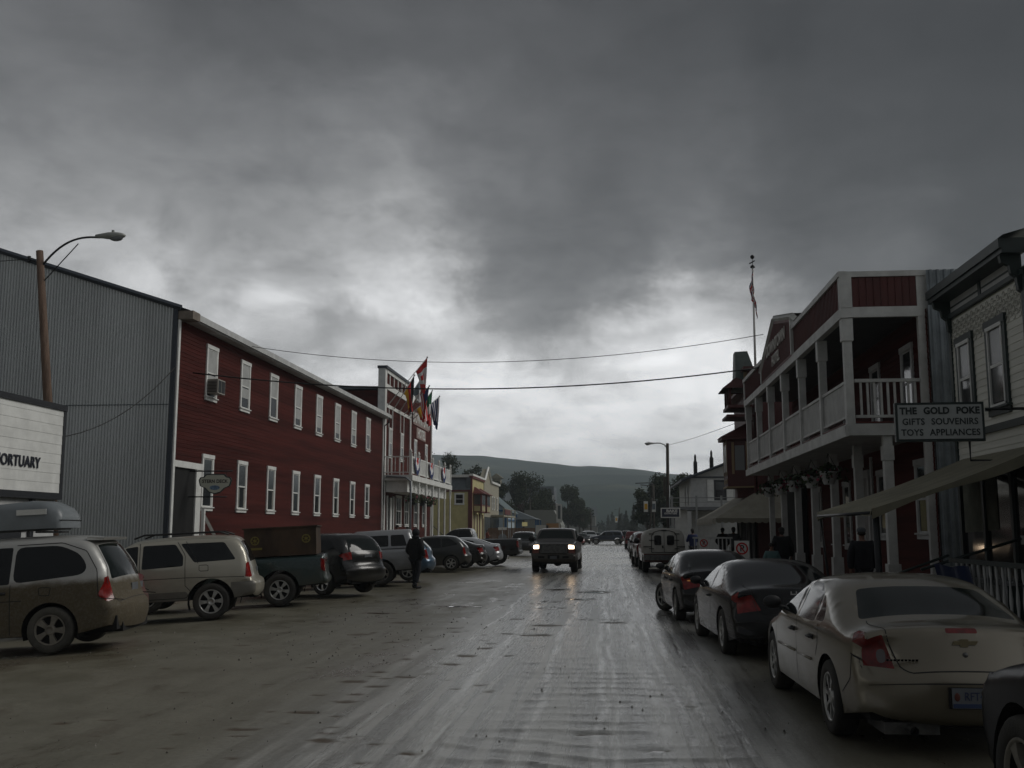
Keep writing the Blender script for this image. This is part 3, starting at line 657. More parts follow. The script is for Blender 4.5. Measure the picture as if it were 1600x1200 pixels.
def make_ground():
    xs = sorted(set([-x for x in geo_steps(12.6, 900, .5, 1.35)]+list(np.arange(-12.5, 4.9, .055))+geo_steps(5.0, 900, .5, 1.35)))
    ys = [-x for x in geo_steps(1, 60, 1, 1.5)][::-1]+geo_steps(0, 3, .5, 1)+geo_steps(3.1, 60, .03, 1.0042)+geo_steps(60.4, 3500, .45, 1.06)
    xs = np.array(xs); ys = np.array(ys); X, Y = np.meshgrid(xs, ys); nx, ny = len(xs), len(ys)
    Z = base_z(X)
    road = np.clip((X+7.5)/2.5, 0, 1)*np.clip((4.2-X)/1.5, 0, 1)
    fade = np.clip((48-Y)/26, 0, 1)
    # washboard across the travelled lane
    wob = fbm(X, Y, .35, 3)*3.2+.35*fbm(X, Y, 1.6, 8)
    lane = np.clip((X+2.2)/1.2, 0, 1)*np.clip((1.5-X)/.6, 0, 1)*np.clip((Y-3)/1.5, 0, 1)*np.clip((19-Y)/8, 0, 1)
    patch = np.clip(fbm(X, Y, .30, 21)*3.0-.35, .15, 1)*(.55+.45*np.clip((X+1.2)*2, 0, 1)+.3*np.clip(fbm(X, Y, 1.2, 23)*3-1.2, 0, 1))
    ph = Y/.46+wob*1.1+.25*fbm(X, Y, .9, 77); fr_ = np.abs((ph % 1)-.5)*2; rip = np.exp(-(fr_/.26)**2)-.22
    Z = Z+lane*patch*rip*.016*np.clip((30-Y)/20, 0, 1)
    Z = Z+fade*(fbm(X, Y, .5, 11)-.5)*.035*np.clip((9-abs(X+3))/3, 0, 1)
    Z = Z+fade*(fbm(X*1.0, Y*.6, 4.5, 31, 4)-.5)*.014*np.clip((X+12)/2, 0, 1)
    # fine ruts along the street
    Z = Z+fade*(vnoise(X+.35*fbm(X, Y*.3, .3, 51), Y*.06, 7, 41)-.5)*.012*np.clip((X+6)/2, 0, 1)*np.clip((3-X)/1, 0, 1)
    P = np.zeros_like(X); Wt = np.zeros_like(X)
    holes = []
    rs = random.Random(5)
    for px, py, w_, l_ in [(-3.0, 12.0, .16, .10), (-2.66, 11.7, .13, .09), (-2.75, 10.7, .16, .09), (-3.0, 10.05, .2, .08), (-3.3, 9.15, .17, .08), (-2.45, 8.75, .12, .07), (-2.5, 12.5, .15, .1),
                           (-2.9, 12.9, .12, .08), (-2.15, 13.8, .16, .12), (-2.05, 14.7, .15, .14), (-1.3, 17.6, .30, .13), (-1.2, 19.4, .34, .18), (-.25, 20.7, .42, .22), (.02, 20.0, .3, .15), (-1.35, 23.6, .35, .28), (-.8, 26.8, .45, .5), (-1.5, 25.8, .3, .3),
                           (-.55, 29.8, .5, .7), (-1.9, 15.6, .12, .1), (-4.3, 17.5, .22, .15), (-4.0, 19.8, .3, .2), (-3.5, 16.3, .16, .12), (-1.6, 31, .4, .5), (-3.6, 24, .5, .4), (-5.0, 22, .4, .25)]:
        holes.append((px, py, w_, l_, 1))
    for i in range(150):
        y = rs.uniform(8, 34); holes.append((rs.gauss(-3.5, 1.5)+.02*y, y, rs.uniform(.03, .11)*(.6+y/22), rs.uniform(.025, .06)*(.5+y/14), rs.choice([.5, .8, 1])))
    for hx, hy in ((-1.95, 8.62), (-1.62, 8.3), (-1.9, 7.95), (-2.5, 9.05), (-2.2, 8.9), (-.1, 9.3), (.35, 8.6)): holes.append((hx, hy, .10, .035, 1.01))
    nz = fbm(X, Y, 2.6, 71, 3)
    for hx, hy, a, b, k in holes:
        i0, i1 = np.searchsorted(ys, [hy-3*b, hy+3*b]); j0, j1 = np.searchsorted(xs, [hx-3*a, hx+3*a])
        q = ((X[i0:i1, j0:j1]-hx)/a)**2+((Y[i0:i1, j0:j1]-hy)/b)**2
        q = q*(.55+1.1*nz[i0:i1, j0:j1])
        e = np.exp(-q); Z[i0:i1, j0:j1] -= k*rs.uniform(.008, .019)*e**.8; P[i0:i1, j0:j1] = np.maximum(P[i0:i1, j0:j1], np.clip((k*e-.30)*5, 0, 1))
        if hy > 20 or (hy < 9.4 and k == 1.01): Wt[i0:i1, j0:j1] = np.maximum(Wt[i0:i1, j0:j1], np.clip((k*e-.6)*8, 0, 1))
    me = bpy.data.meshes.new('ground')
    co = np.stack([X, Y, Z], -1).reshape(-1, 3)
    idx = np.arange(nx*ny).reshape(ny, nx)
    q = np.stack([idx[:-1, :-1], idx[:-1, 1:], idx[1:, 1:], idx[1:, :-1]], -1).reshape(-1, 4)
    me.vertices.add(len(co)); me.vertices.foreach_set('co', co.ravel())
    me.loops.add(q.size); me.loops.foreach_set('vertex_index', q.ravel()); me.polygons.add(len(q))
    me.polygons.foreach_set('loop_start', np.arange(0, q.size, 4)); me.polygons.foreach_set('use_smooth', np.ones(len(q), bool))
    me.update(calc_edges=True)
    at = me.attributes.new('puddle', 'FLOAT', 'POINT'); at.data.foreach_set('value', P.ravel())
    at = me.attributes.new('water', 'FLOAT', 'POINT'); at.data.foreach_set('value', Wt.ravel())
    m = bpy.data.materials.new('wet_mud'); m.use_nodes = True; t = NT(m.node_tree); b = t.n['Principled BSDF']
    pos = t.add('ShaderNodeNewGeometry').outputs['Position']; sx = t.add('ShaderNodeSeparateXYZ', ins={0: pos}).outputs
    wobx = t.math('MULTIPLY', t.math('SUBTRACT', t.noise(t.mapping(pos, (.5, .12, 1)), 1.0, 4, .6), .5), 1.3)
    xw = t.math('ADD', sx[0], wobx)
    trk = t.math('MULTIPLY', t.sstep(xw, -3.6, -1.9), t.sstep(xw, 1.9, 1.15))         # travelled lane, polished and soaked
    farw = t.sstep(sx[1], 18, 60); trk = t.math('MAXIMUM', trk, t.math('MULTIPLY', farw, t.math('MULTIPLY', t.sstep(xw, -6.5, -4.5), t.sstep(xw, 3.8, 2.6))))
    st = t.noise(t.mapping(pos, (4.5, .16, 1)), 1.0, 6, .62, .3)
    st2 = t.noise(t.mapping(pos, (22, .35, 1)), 1.0, 4, .6)
    bl = t.noise(t.mapping(pos, (1, .8, 1)), 1.3, 6, .6)
    # separate tyre tracks pressed along the lane
    gx = t.math('ADD', sx[0], t.math('MULTIPLY', t.math('SUBTRACT', t.noise(t.mapping(pos, (.1, .05, 1)), 1.0, 4, .6), .5), 1.3))
    tr_ = None
    for cx_, wd_ in ((-2.35, .05), (-1.75, .07), (-1.62, .03), (-.85, .06), (-.18, .05), (-.02, .035), (.38, .08), (.60, .035), (.78, .05), (1.02, .03)):
        g_ = t.sstep(t.math('ABSOLUTE', t.math('SUBTRACT', gx, cx_)), wd_*.1, wd_*1.6, 1.0, 0.0); tr_ = g_ if tr_ is None else t.math('MAXIMUM', tr_, g_)
    tr_ = t.math('MULTIPLY', tr_, t.sstep(sx[1], 20, 60, 1.0, .15)); tr_ = t.math('MULTIPLY', tr_, t.sstep(t.noise(t.mapping(pos, (5, .6, 1), (3, 3, 0)), 1.0, 6, .68), .38, .62))
    fine = t.noise(pos, 22, 6, .7)
    rb = t.noise(t.mapping(pos, (1, .45, 1)), .55, 6, .68, .4)
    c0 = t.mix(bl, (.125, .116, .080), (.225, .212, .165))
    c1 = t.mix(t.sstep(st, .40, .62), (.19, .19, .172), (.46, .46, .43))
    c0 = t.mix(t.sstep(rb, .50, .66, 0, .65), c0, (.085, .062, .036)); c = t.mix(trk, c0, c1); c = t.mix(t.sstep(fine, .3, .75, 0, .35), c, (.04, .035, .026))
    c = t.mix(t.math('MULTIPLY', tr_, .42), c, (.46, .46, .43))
    pd = t.add('ShaderNodeAttribute', attribute_name='puddle').outputs['Fac']
    c = t.mix(pd, c, (.080, .058, .036))
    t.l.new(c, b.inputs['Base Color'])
    r0 = t.math('ADD', .42, t.math('MULTIPLY', t.math('SUBTRACT', bl, .5), .5))
    r0 = t.math('SUBTRACT', r0, t.math('MULTIPLY', t.sstep(rb, .48, .64), .14))
    r1 = t.math('ADD', .27, t.math('MULTIPLY', t.math('SUBTRACT', st, .5), .30))
    r = t.math('ADD', t.math('MULTIPLY', r0, t.math('SUBTRACT', 1.0, trk)), t.math('MULTIPLY', r1, trk))
    r = t.math('ADD', r, t.math('MULTIPLY', t.math('SUBTRACT', st2, .5), .10))
    r = t.math('SUBTRACT', r, t.math('MULTIPLY', tr_, .10))
    wt = t.add('ShaderNodeAttribute', attribute_name='water').outputs['Fac']
    r = t.math('ADD', t.math('MULTIPLY', r, t.math('SUBTRACT', 1.0, pd)), t.math('MULTIPLY', pd, .5))
    r = t.math('MAXIMUM', t.math('MULTIPLY', r, t.math('SUBTRACT', 1.0, t.math('MULTIPLY', wt, .93))), .03)
    t.l.new(t.math('SUBTRACT', .8, t.math('MULTIPLY', t.math('MULTIPLY', pd, t.math('SUBTRACT', 1.0, wt)), .4)), b.inputs['Specular IOR Level'])
    t.l.new(r, b.inputs['Roughness']); b.inputs['Specular IOR Level'].default_value = .8
    b.inputs['IOR'].default_value = 1.45
    hgt = t.math('ADD', t.math('MULTIPLY', t.noise(t.mapping(pos, (1, .6, 1)), 30, 6, .68), .55), t.math('MULTIPLY', st2, .45))
    hgt = t.math('ADD', hgt, t.math('MULTIPLY', t.noise(t.mapping(pos, (1, 1, 1)), 7, 5, .6), 1.1))
    hgt = t.math('ADD', hgt, t.math('MULTIPLY', tr_, -.8)); peb = t.noise(pos, 75, 3, .6); hgt = t.math('ADD', hgt, t.math('MULTIPLY', t.sstep(peb, .62, .75), .5))
    nb = t.math('MULTIPLY', t.math('SUBTRACT', 1.0, t.math('MULTIPLY', wt, .97)), .34); nb = t.math('MULTIPLY', nb, t.sstep(sx[1], 10, 48, 1.0, .03))
    bn = t.add('ShaderNodeBump', ins={'Strength': nb, 'Distance': .016, 'Height': hgt}).outputs[0]
    t.l.new(bn, b.inputs['Normal'])
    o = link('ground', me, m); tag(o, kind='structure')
make_ground()

def make_hills():
    xs = np.linspace(-1500, 1300, 150); ys = np.concatenate([np.linspace(560, 1900, 70), np.linspace(1950, 2400, 8)])
    X, Y = np.meshgrid(xs, ys)
    rx = [-1500, -700, -420, -315, -218, -127, -60, -15, 25, 51, 123, 300, 700, 1300]
    rz = [150, 150, 139, 134, 131, 119, 112, 110, 106, 104, 96, 82, 70, 60]
    rid = np.interp(X, rx, rz)
    t = np.clip((Y-600)/1200, 0, 1); prof = t**.85*(1-.10*np.sin(t*pi))
    over = np.clip((Y-1850)/500, 0, 1)
    Z = 1+rid*prof*(1-.5*over)+(fbm(X, Y, .006, 91, 4)-.5)*34*np.sin(np.clip(t, 0, 1)*pi)+(fbm(X, Y, .03, 95, 3)-.5)*4
    Z -= 4*(1-t)
    me = bpy.data.meshes.new('hills'); nx, ny = len(xs), len(ys); co = np.stack([X, Y, Z], -1).reshape(-1, 3)
    idx = np.arange(nx*ny).reshape(ny, nx); q = np.stack([idx[:-1, :-1], idx[:-1, 1:], idx[1:, 1:], idx[1:, :-1]], -1).reshape(-1, 4)
    me.from_pydata(co.tolist(), [], q.tolist()); me.polygons.foreach_set('use_smooth', [True]*len(q))
    m = bpy.data.materials.new('forest_hillside'); m.use_nodes = True; t = NT(m.node_tree); b = t.n['Principled BSDF']; b.inputs['Roughness'].default_value = 1
    b.inputs['Specular IOR Level'].default_value = .05
    pos = t.add('ShaderNodeNewGeometry').outputs['Position']
    n1_ = t.noise(t.mapping(pos, (1, .4, 1)), .02, 8, .7); n2_ = t.noise(pos, .0045, 5, .6, .6); n3_ = t.noise(t.mapping(pos, (1, 1, 1)), .16, 4, .7)
    c = t.mix(t.sstep(n1_, .35, .65), (.012, .028, .028), (.030, .055, .045))
    c = t.mix(t.sstep(n2_, .56, .66, 0, .8), c, (.09, .10, .065))
    c = t.mix(t.sstep(n3_, .4, .7, 0, .5), c, (.012, .022, .018))
    t.l.new(c, b.inputs['Base Color'])
    tag(link('hills', me, m), kind='structure')
make_hills()

def make_gravel():
    rs = random.Random(9); m = MB()
    for i in range(1500):
        y = 4.5+rs.random()**1.5*22; x = rs.uniform(-10, 4.3)
        if -2.2 < x < 1.2 and rs.random() < .6: continue
        r = rs.uniform(.005, .013)*(1+.04*y); V = []
        for k in range(5): a = 2*pi*k/5+rs.random(); V.append((x+r*cos(a)*rs.uniform(.7, 1.2), y+r*sin(a)*rs.uniform(.7, 1.2), float(base_z(np.array(x)))-.008))
        V.append((x, y, V[0][2]+.008+r*rs.uniform(.6, 1.0)))
        m.add(V, [(k, (k+1) % 5, 5) for k in range(5)], rs.choice((0, 0, 1)))
    o = m.build('gravel', [mat('stone_dark', (.06, .055, .045), .7), mat('stone_pale', (.20, .19, .17), .6)], None, fix=False); tag(o, 'loose small stones scattered on the muddy street', 'gravel', kind='stuff')
make_gravel()
# ------------------------------------------------------------ architecture helpers
white_t = mat('white_trim', (.74, .75, .72), .6, var=.10, vs=2.5, bump=.15, bs=25, dirt=(-1, 2.2, .3), dcol=(.2, .19, .16))
white_d = mat('dull_white_trim', (.50, .51, .50), .65, var=.12, vs=2.5, bump=.15, bs=25)
red_s = mat('red_clapboard', (.066, .0145, .0118), .85, spec=.15, var=.36, vs=.7, bump=.2, bs=14, dirt=(-.6, 1.8, .35), dcol=(.09, .03, .022), stretch=(1, .15, 4))
red_r = mat('dark_red_boards', (.085, .014, .011), .62, var=.22, vs=1.2, bump=.2, bs=14, stretch=(1, 1, .3))
metal_c = mat('corrugated_steel', (.55, .58, .58), .5, .0, var=.16, vs=.5, bump=.08, bs=6, stretch=(1, 1, .15))
metal_d = mat('dark_flashing', (.05, .06, .075), .5, .3)
roof_g = mat('grey_metal_roof', (.10, .12, .13), .5, .3, var=.15)
pane_m = mat('window_glass', (.016, .019, .022), .07, spec=.8)
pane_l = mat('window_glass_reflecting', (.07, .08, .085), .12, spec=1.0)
sky_sash_blind_m = mat('sky_sash_and_blind', (.40, .41, .40), .8, var=.1)  # pale tone paints reflected sky into upper sashes; also colours the drawn blinds
dark_in = mat('dark_interior', (.008, .008, .008), .9)
wood_m = mat('weathered_plank', (.16, .14, .115), .8, var=.25, vs=3, bump=.3)
green_t = mat('dark_green_trim', (.018, .032, .03), .5, var=.15)
pole_m = mat('pole_wood', (.125, .080, .055), .85, var=.30, vs=2.2, bump=.4, bs=18, stretch=(6, 6, .4))
cable_m = mat('black_cable', (.01, .01, .01), .6)
dark_metal = mat('dark_metal', (.02, .022, .024), .5, .4)
grey_metal = mat('grey_metal', (.25, .27, .28), .45, .6)

class Face:
    def __init__(s, axis, c, sign): s.a, s.c, s.s = axis, c, sign    # axis 'x': wall at X=c facing sign*X ; 'y': wall at Y=c facing sign*Y
    def p(s, u, n, z): return (s.c+s.s*n, u, z) if s.a == 'x' else (u, s.c+s.s*n, z)
    def box(s, m, u0, u1, z0, z1, n0=0., n1=.03, mi=0):
        a = s.p(u0, n0, z0); b = s.p(u1, n1, z1)
        return m.box(min(a[0], b[0]), max(a[0], b[0]), min(a[1], b[1]), max(a[1], b[1]), z0, z1, mi)
    def quad(s, m, pts, n=0., mi=0): m.add([s.p(u, n, z) for u, z in pts], [tuple(range(len(pts)))], mi)
    def clap(s, m, u0, u1, z0, z1, pitch=.115, d=.010, n=0., top=None, mi=0):
        """real lapped boards; top(u) -> z clips the rows under a gable"""
        z = z0
        while z < z1-1e-4:
            zz = min(z+pitch, z1); a, b = u0, u1
            if top:
                us = np.linspace(u0, u1, 60); ok = [u for u in us if top(u) >= zz]
                if not ok: break
                a, b = ok[0], ok[-1]
            m.add([s.p(a, n+d, z), s.p(b, n+d, z), s.p(b, n, zz), s.p(a, n, zz), s.p(a, n, z), s.p(b, n, z)], [(0, 1, 2, 3), (4, 5, 1, 0)], mi); z = zz
    def corr(s, m, u0, u1, zb, top, pitch=.076, d=.018, mi=0, n=0.):
        k = int((u1-u0)/pitch*4); V = []
        for i in range(k+1):
            u = u0+(u1-u0)*(i+(0, .25, -.15, .1)[i % 4])/k; q = n+d*(0, 0, 1, 1)[i % 4]; V += [s.p(u, q, zb), s.p(u, q, top(u) if callable(top) else top)]
        m.add(V, [(2*i, 2*i+2, 2*i+3, 2*i+1) for i in range(k)], mi, False)
    def boards(s, m, u0, u1, z0, z1, pitch=.14, d=.02, bw=.04, n=0., mi=0, top=None):
        if top is None: s.quad(m, [(u0, z0), (u1, z0), (u1, z1), (u0, z1)], n, mi)
        u = u0+pitch/2
        while u < u1-bw: s.box(m, u-bw/2, u+bw/2, z0, (top(u) if top else z1), n, n+d, mi); u += pitch
    def window(s, par, u, z0, z1, w, fm=None, fr=.11, gm=None, upper=None, mid=.5, sill=True, n=.0, d=.05, cols=1, label=None, inner=True):
        fm = fm or white_t; m = MB(); a, b = u-w/2, u+w/2
        s.box(m, a, a+fr, z0, z1, n, n+d); s.box(m, b-fr, b, z0, z1, n, n+d)
        s.box(m, a-.02, b+.02, z1-fr, z1+.02, n+.002, n+d+.012); s.box(m, a-.015 if sill else a, b+.015 if sill else b, z0, z0+fr*.9, n+.002, n+d+.006)
        if sill: s.box(m, a-.05, b+.05, z0+fr*.9, z0+fr*.9+.035, n+.003, n+d+.05)
        zi0, zi1, ai, bi = z0+fr*.9+.03, z1-fr, a+fr, b-fr
        if inner:
            s.box(m, ai, ai+.035, zi0, zi1, n, n+d*.6); s.box(m, bi-.035, bi, zi0, zi1, n, n+d*.6)
            s.box(m, ai+.035, bi-.035, zi1-.04, zi1, n, n+d*.6); s.box(m, ai+.035, bi-.035, zi0, zi0+.045, n, n+d*.6)
        zm = zi0+(zi1-zi0)*(mid or 0)
        if mid: s.box(m, ai+.001, bi-.001, zm-.025, zm+.025, n+.001, n+d*.65)
        for c_ in range(1, cols): uu = ai+(bi-ai)*c_/cols; s.box(m, uu-.02, uu+.02, zi0+.001, zi1-.001, n+.0005, n+d*.62)
        f = m.build('window', fm, par)
        if label: f['label'] = label
        g = MB(); s.box(g, ai, bi, zi0, zm if mid else zi1, n-.01, n+.020); g.build('pane', gm or pane_m, f)
        if mid:
            g = MB(); s.box(g, ai, bi, zm, zi1, n-.01, n+.023); g.build('pane', upper or gm or pane_m, f)
        return f

L = Face('x', -13.5, 1); R = Face('x', 6.7, -1)

# ------------------------------------------------------------ left: long red building with corrugated gable end
b = thing('red_building', 'long red clapboard building with two rows of white windows and a grey corrugated gable end', 'building', (0, 0, 0))
m = MB(); L.clap(m, 32.5, 60.0, 0, 8.4, .125); L.clap(m, 30.5, 32.5, 3.72, 8.4, .125); L.clap(m, 30.5, 32.5, 0, 1.35, .125)
m.box(-29.5, -13.52, 30.7, 60, -.3, 8.3); m.build('wall', red_s, b)
m = MB(); L.box(m, 30.65, 32.4, 1.4, 3.7, -.005, .008); o = m.build('door_recess', dark_in, b)
m = MB(); L.box(m, 30.52, 30.66, 1.3, 3.7, 0, .06); L.box(m, 32.36, 32.78, .6, 3.7, 0, .06); L.box(m, 30.5, 32.82, 3.7, 3.9, 0, .09); m.build('door_frame', white_t, b)
G_ = Face('y', 30.45, -1); gt = lambda u: 8.72+.325*min(abs(u+13.5), 8.0)-.325*max(0, abs(u+13.5)-8.0)
m = MB(); G_.corr(m, -29.5, -13.56, -.3, gt, .098, .055); m.add([(-29.5, 30.5, -.3), (-13.55, 30.5, -.3), (-13.55, 30.5, 8.7), (-21.5, 30.5, 11.3), (-29.5, 30.5, 8.7)], [(0, 1, 2, 3, 4)])
m.build('gable_wall', metal_c, b)
m = MB(); m.tube([(-13.35, 30.38, 8.66), (-21.5, 30.38, 11.32)], .09, 4); m.box(-13.60, -13.46, 30.38, 30.53, -.2, 8.66); m.build('gable_flashing', metal_d, b)
m = MB(); m.box(-13.45, -13.40, 30.43, 30.56, -.2, 8.3); m.build('corner_board', white_t, b)
m = MB(); m.box(-13.49, -13.43, 59.8, 59.97, -.2, 8.3); m.build('corner_board', white_t, b)
m = MB()
m.add([(-13.1, 30.4, 8.60), (-13.1, 60.3, 8.60), (-21.5, 60.3, 11.38), (-21.5, 30.4, 11.38), (-29.9, 60.3, 8.60), (-29.9, 30.4, 8.60)], [(0, 1, 2, 3), (3, 2, 4, 5)]); m.build('roof', roof_g, b)
m = MB(); m.box(-13.5, -13.12, 31.0, 60.2, 8.34, 8.38); m.box(-13.12, -13.04, 31.05, 60.3, 8.38, 8.58)
m.build('eave_gutter', white_d, b)
m = MB(); m.box(-13.5, -12.98, 30.43, 31.0, 8.32, 8.58); m.build('eave_end', mat('bare_wood_end', (.2, .17, .14), .8, var=.2), b)
m = MB(); m.tube([(-13.1, 59.9, 8.4), (-13.15, 59.95, 8.1), (-13.42, 60.0, 7.9), (-13.42, 60.0, .2)], .05, 6); m.build('downpipe', dark_metal, b)
m = MB(); G_.box(m, -29.4, -13.62, 5.60, 5.625, .054, .060); m.build('sheet_lap', roof_g, b)
rw = random.Random(12); curt = mat('curtain_grey', (.20, .20, .18), .9, var=.2, vs=6)
for k in range(8):
    u = 33.35+3.25*k
    f_ = L.window(b, u, 6.07, 7.95, .98, upper=sky_sash_blind_m, gm=pane_m)
    if rw.random() < .6:
        h_ = rw.uniform(.1, .5); m = MB(); L.box(m, u-.36, u+.36, 6.95-h_, 6.95, .0, .022); m.build('blind', sky_sash_blind_m, f_)
    f_ = L.window(b, u, 2.38, 4.24, .98, upper=pane_l, gm=pane_m)
    for s_ in (-1, 1):
        if rw.random() < .7:
            w_ = rw.uniform(.06, .2); m = MB(); L.box(m, u+s_*.37-(w_ if s_ > 0 else 0), u+s_*.37+(w_ if s_ < 0 else 0), 2.56, rw.choice((3.25, 4.12)), .0, .0245); m.build('curtain', curt, f_)
m = MB(); L.box(m, 32.95, 33.6, 6.30, 6.78, .0, .42); o = m.build('air_conditioner', mat('appliance_beige', (.34, .33, .29), .5, var=.1), b)
m = MB(); G_2 = Face('y', 32.94, -1)
for i in range(8): G_2.box(m, -13.46, -13.12, 6.34+.05*i, 6.36+.05*i, 0, .008)
L.box(m, 33.0, 33.25, 6.34, 6.74, .42, .43); L.box(m, 33.3, 33.56, 6.34, 6.74, .42, .43); m.build('vent_grille', dark_metal, o)
# stairs down to the street
st = thing('entry_stairs', 'white railed wooden stairs beside the corrugated wall under the hanging sign', 'stairs', (-12.9, 32, -.2))
m = MB()
for i in range(8): m.box(-.55, .25, -.85+.28*i+.0, -.57+.28*i, 0, 1.55-.19*i)
m.build('steps', wood_m, st)
for sx in (.27,):
    m = MB(); m.tube([(sx, -.95, 2.45), (sx, .95, 1.15)], .06, 4); m.tube([(sx, -.95, 1.85), (sx, .95, .5)], .075, 4)
    m.box(sx-.05, sx+.05, -1.0, -.9, 0, 2.6); m.box(sx-.05, sx+.05, .93, 1.03, 0, 1.2); m.build('railing', white_t, st)
# sign
sg = thing('hanging_sign', 'pale shield-shaped hanging sign with dark border at the red building corner', 'sign', (-12.62, 31.9, 3.2))
pts = [(-.52, .12), (-.47, .20), (-.36, .22), (-.28, .30), (.28, .30), (.36, .22), (.47, .20), (.52, .12), (.47, -.05), (.3, -.12), (.18, -.24), (0, -.29), (-.18, -.24), (-.3, -.12), (-.47, -.05)]
m = MB(); m.prism([(x*1.06, z*1.1) for x, z in pts], -.02, .02, 'y'); m.build('border', green_t, sg)
m = MB(); m.prism([(x*.98, z*.98) for x, z in pts], -.03, .03, 'y'); m.build('board', mat('sign_cream', (.52, .53, .44), .6), sg)
text_part('lettering', 'STERN DECK', .15, mat('sign_dark_ink', (.03, .02, .015), .6), sg, (0, -.034, .09), (pi/2, 0, 0), .002, sx=.95, bold=.004)
m = MB(); m.prism([(.17*cos(a*pi/8), -.11+.075*sin(a*pi/8)) for a in range(16)], -.036, -.03, 'y'); m.build('emblem', mat('sign_blue', (.14, .22, .32), .6, var=.5, vs=12), sg)
m = MB(); m.tube([(-.88, 0, .42), (.56, 0, .42)], .022, 6); m.tube([(-.35, 0, .42), (-.35, 0, .2)], .008, 4); m.tube([(.35, 0, .42), (.35, 0, .2)], .008, 4)
m.tube([(-.88, 0, -.40), (.40, 0, -.40)], .022, 6); m.build('bracket', dark_metal, sg)
# boardwalk left
o = MB().box(-13.45, -12.0, 25, 84, -.3, .28).build('boardwalk', wood_m); tag(o, 'long plank boardwalk along the front of the red building', 'boardwalk')

# ------------------------------------------------------------ left: mortuary
b = thing('mortuary_building', 'white sided building with a black edged fascia reading MORTUARY at the left edge', 'building')
M_ = Face('x', -13.5, 1)
m = MB(); m.box(-26, -13.56, 6, 24.08, -.3, 4.6); M_.clap(m, 6, 24.05, -.3, 2.4, .2, .012, -.05); m.build('wall', white_d, b)
m = MB(); M_.clap(m, 6, 24.0, 2.64, 4.66, .235, .007, .06); m.box(-13.58, -13.45, 6, 24.0, 2.6, 4.66); m.build('fascia', white_t, b)
blk = mat('black_trim', (.018, .02, .024), .5)
m = MB(); M_.box(m, 6, 24.12, 4.66, 4.80, -.08, .10); M_.box(m, 24.0, 24.12, 2.5, 4.66, -.08, .08); M_.box(m, 6, 24.12, 2.48, 2.64, -.08, .09); m.build('trim', blk, b)
m = MB(); M_.box(m, 22.9, 23.05, 0, 2.46, -.05, .03); M_.box(m, 20.0, 22.6, .8, 2.3, -.05, .0); m.build('window', blk, b)
text_part('lettering', 'MORTUARY', .36, mat('letter_black', (.015, .018, .03), .5), b, (-13.422, 22.13, 3.30), (pi/2, 0, pi/2), .012, sx=.92, bold=.006, spacing=1.06)
# pole lamp
p = thing('street_lamp', 'brown wooden pole street lamp in front of the corrugated gable', 'street lamp', (-15.55, 28, 0))
m = MB(); m.tube([(0, 0, -.3), (-.63, 0, 5.4), (-1.19, 0, 9.93)], [.145, .125, .10], 12); m.build('pole', pole_m, p)
arm = []
for t_ in np.linspace(0, 1, 14): arm.append((-1.1+1.75*t_, 0, 9.45+1.0*(1-(1-t_)**2.6)-.16*t_))
m = MB(); m.tube([(-1.15, 0, 9.45)]+arm, .032, 8); m.tube([(-1.05, 0, 8.95), (.0, 0, 10.12)], .016, 6); m.tube([(-1.3, 0, 9.62), (-1.5, 0, 9.66)], .03, 6); m.tube([(-1.5, 0, 9.58), (-1.5, 0, 9.78)], .05, 6); m.build('arm', dark_metal, p)
def lamp_head(par, x, z, s=1.0, d=1):
    m = MB(); m.ellipsoid((x, 0, z), (.38*s, .15*s, .10*s), 0, 16, 8); m.tube([(x-d*.5*s, 0, z+.0), (x-d*.1*s, 0, z+.01)], [.05*s, .10*s], 10); m.box(x-.03*s, x+.03*s, -.03*s, .03*s, z+.08*s, z+.16*s)
    h = m.build('lamp_head', mat('lamp_grey', (.33, .34, .32), .45, .2), par)
    m = MB(); m.ellipsoid((x+d*.1*s, 0, z-.06*s), (.2*s, .12*s, .10*s), 0, 14, 8); m.build('lamp_glass', mat('lamp_glass', (.16, .17, .18), .15), h)
lamp_head(p, 1.05, 10.33, 1.05)

# ------------------------------------------------------------ left: hotel with false front
b = thing('hotel_building', 'red false-front hotel on the left with white balcony and a row of flags', 'building')
m = MB(); L.clap(m, 60.15, 68, 0, 11.35, .16, n=.02); L.clap(m, 68, 76.4, 0, 10.2, .16, n=.02)
gtop = lambda u: 10.2+2.0*max(0, 1-abs(u-72.2)/4.2)
L.clap(m, 68, 76.4, 10.2, 12.2, .16, n=.02, top=gtop)
m.box(-26, -13.5, 60.2, 76.4, -.3, 10.1); m.box(-13.8, -13.49, 60.15, 68, 10.1, 11.35); m.build('wall', red_s, b)
m = MB(); m.add([(-13.6, 60.3, 9.0), (-26, 60.3, 9.0), (-26, 60.3, 10.15), (-15.2, 60.3, 10.4), (-13.6, 60.3, 10.35)], [(0, 1, 2, 3, 4)])
m.box(-26, -13.7, 60.3, 76, 10.1, 10.2); m.build('roof', roof_g, b)
m = MB()
L.box(m, 60.0, 60.5, 0, 11.42, -.35, .09); L.box(m, 60.5, 68.2, 11.2, 11.42, -.3, .11); L.box(m, 60.5, 68.2, 10.22, 10.55, .02, .08); L.box(m, 60.5, 68, 9.12, 9.34, .02, .08); L.box(m, 67.9, 68.2, 0, 11.2, .02, .10)
for u in (61.4, 62.6, 63.8, 65.0, 66.2, 67.2): L.box(m, u, u+.14, 10.55, 11.2, .02, .07)
for u in (61.35, 62.4, 64.85, 65.9): L.box(m, u-.05, u+.05, 7.95, 9.12, .02, .07)
L.box(m, 76.2, 76.45, 0, 10.2, .02, .1)
for a, c in (((68, 10.25), (72.2, 12.3)), ((72.2, 12.3), (76.5, 10.25))): m.tube([L.p(a[0], .1, a[1]), L.p(c[0], .1, c[1])], .13, 4)
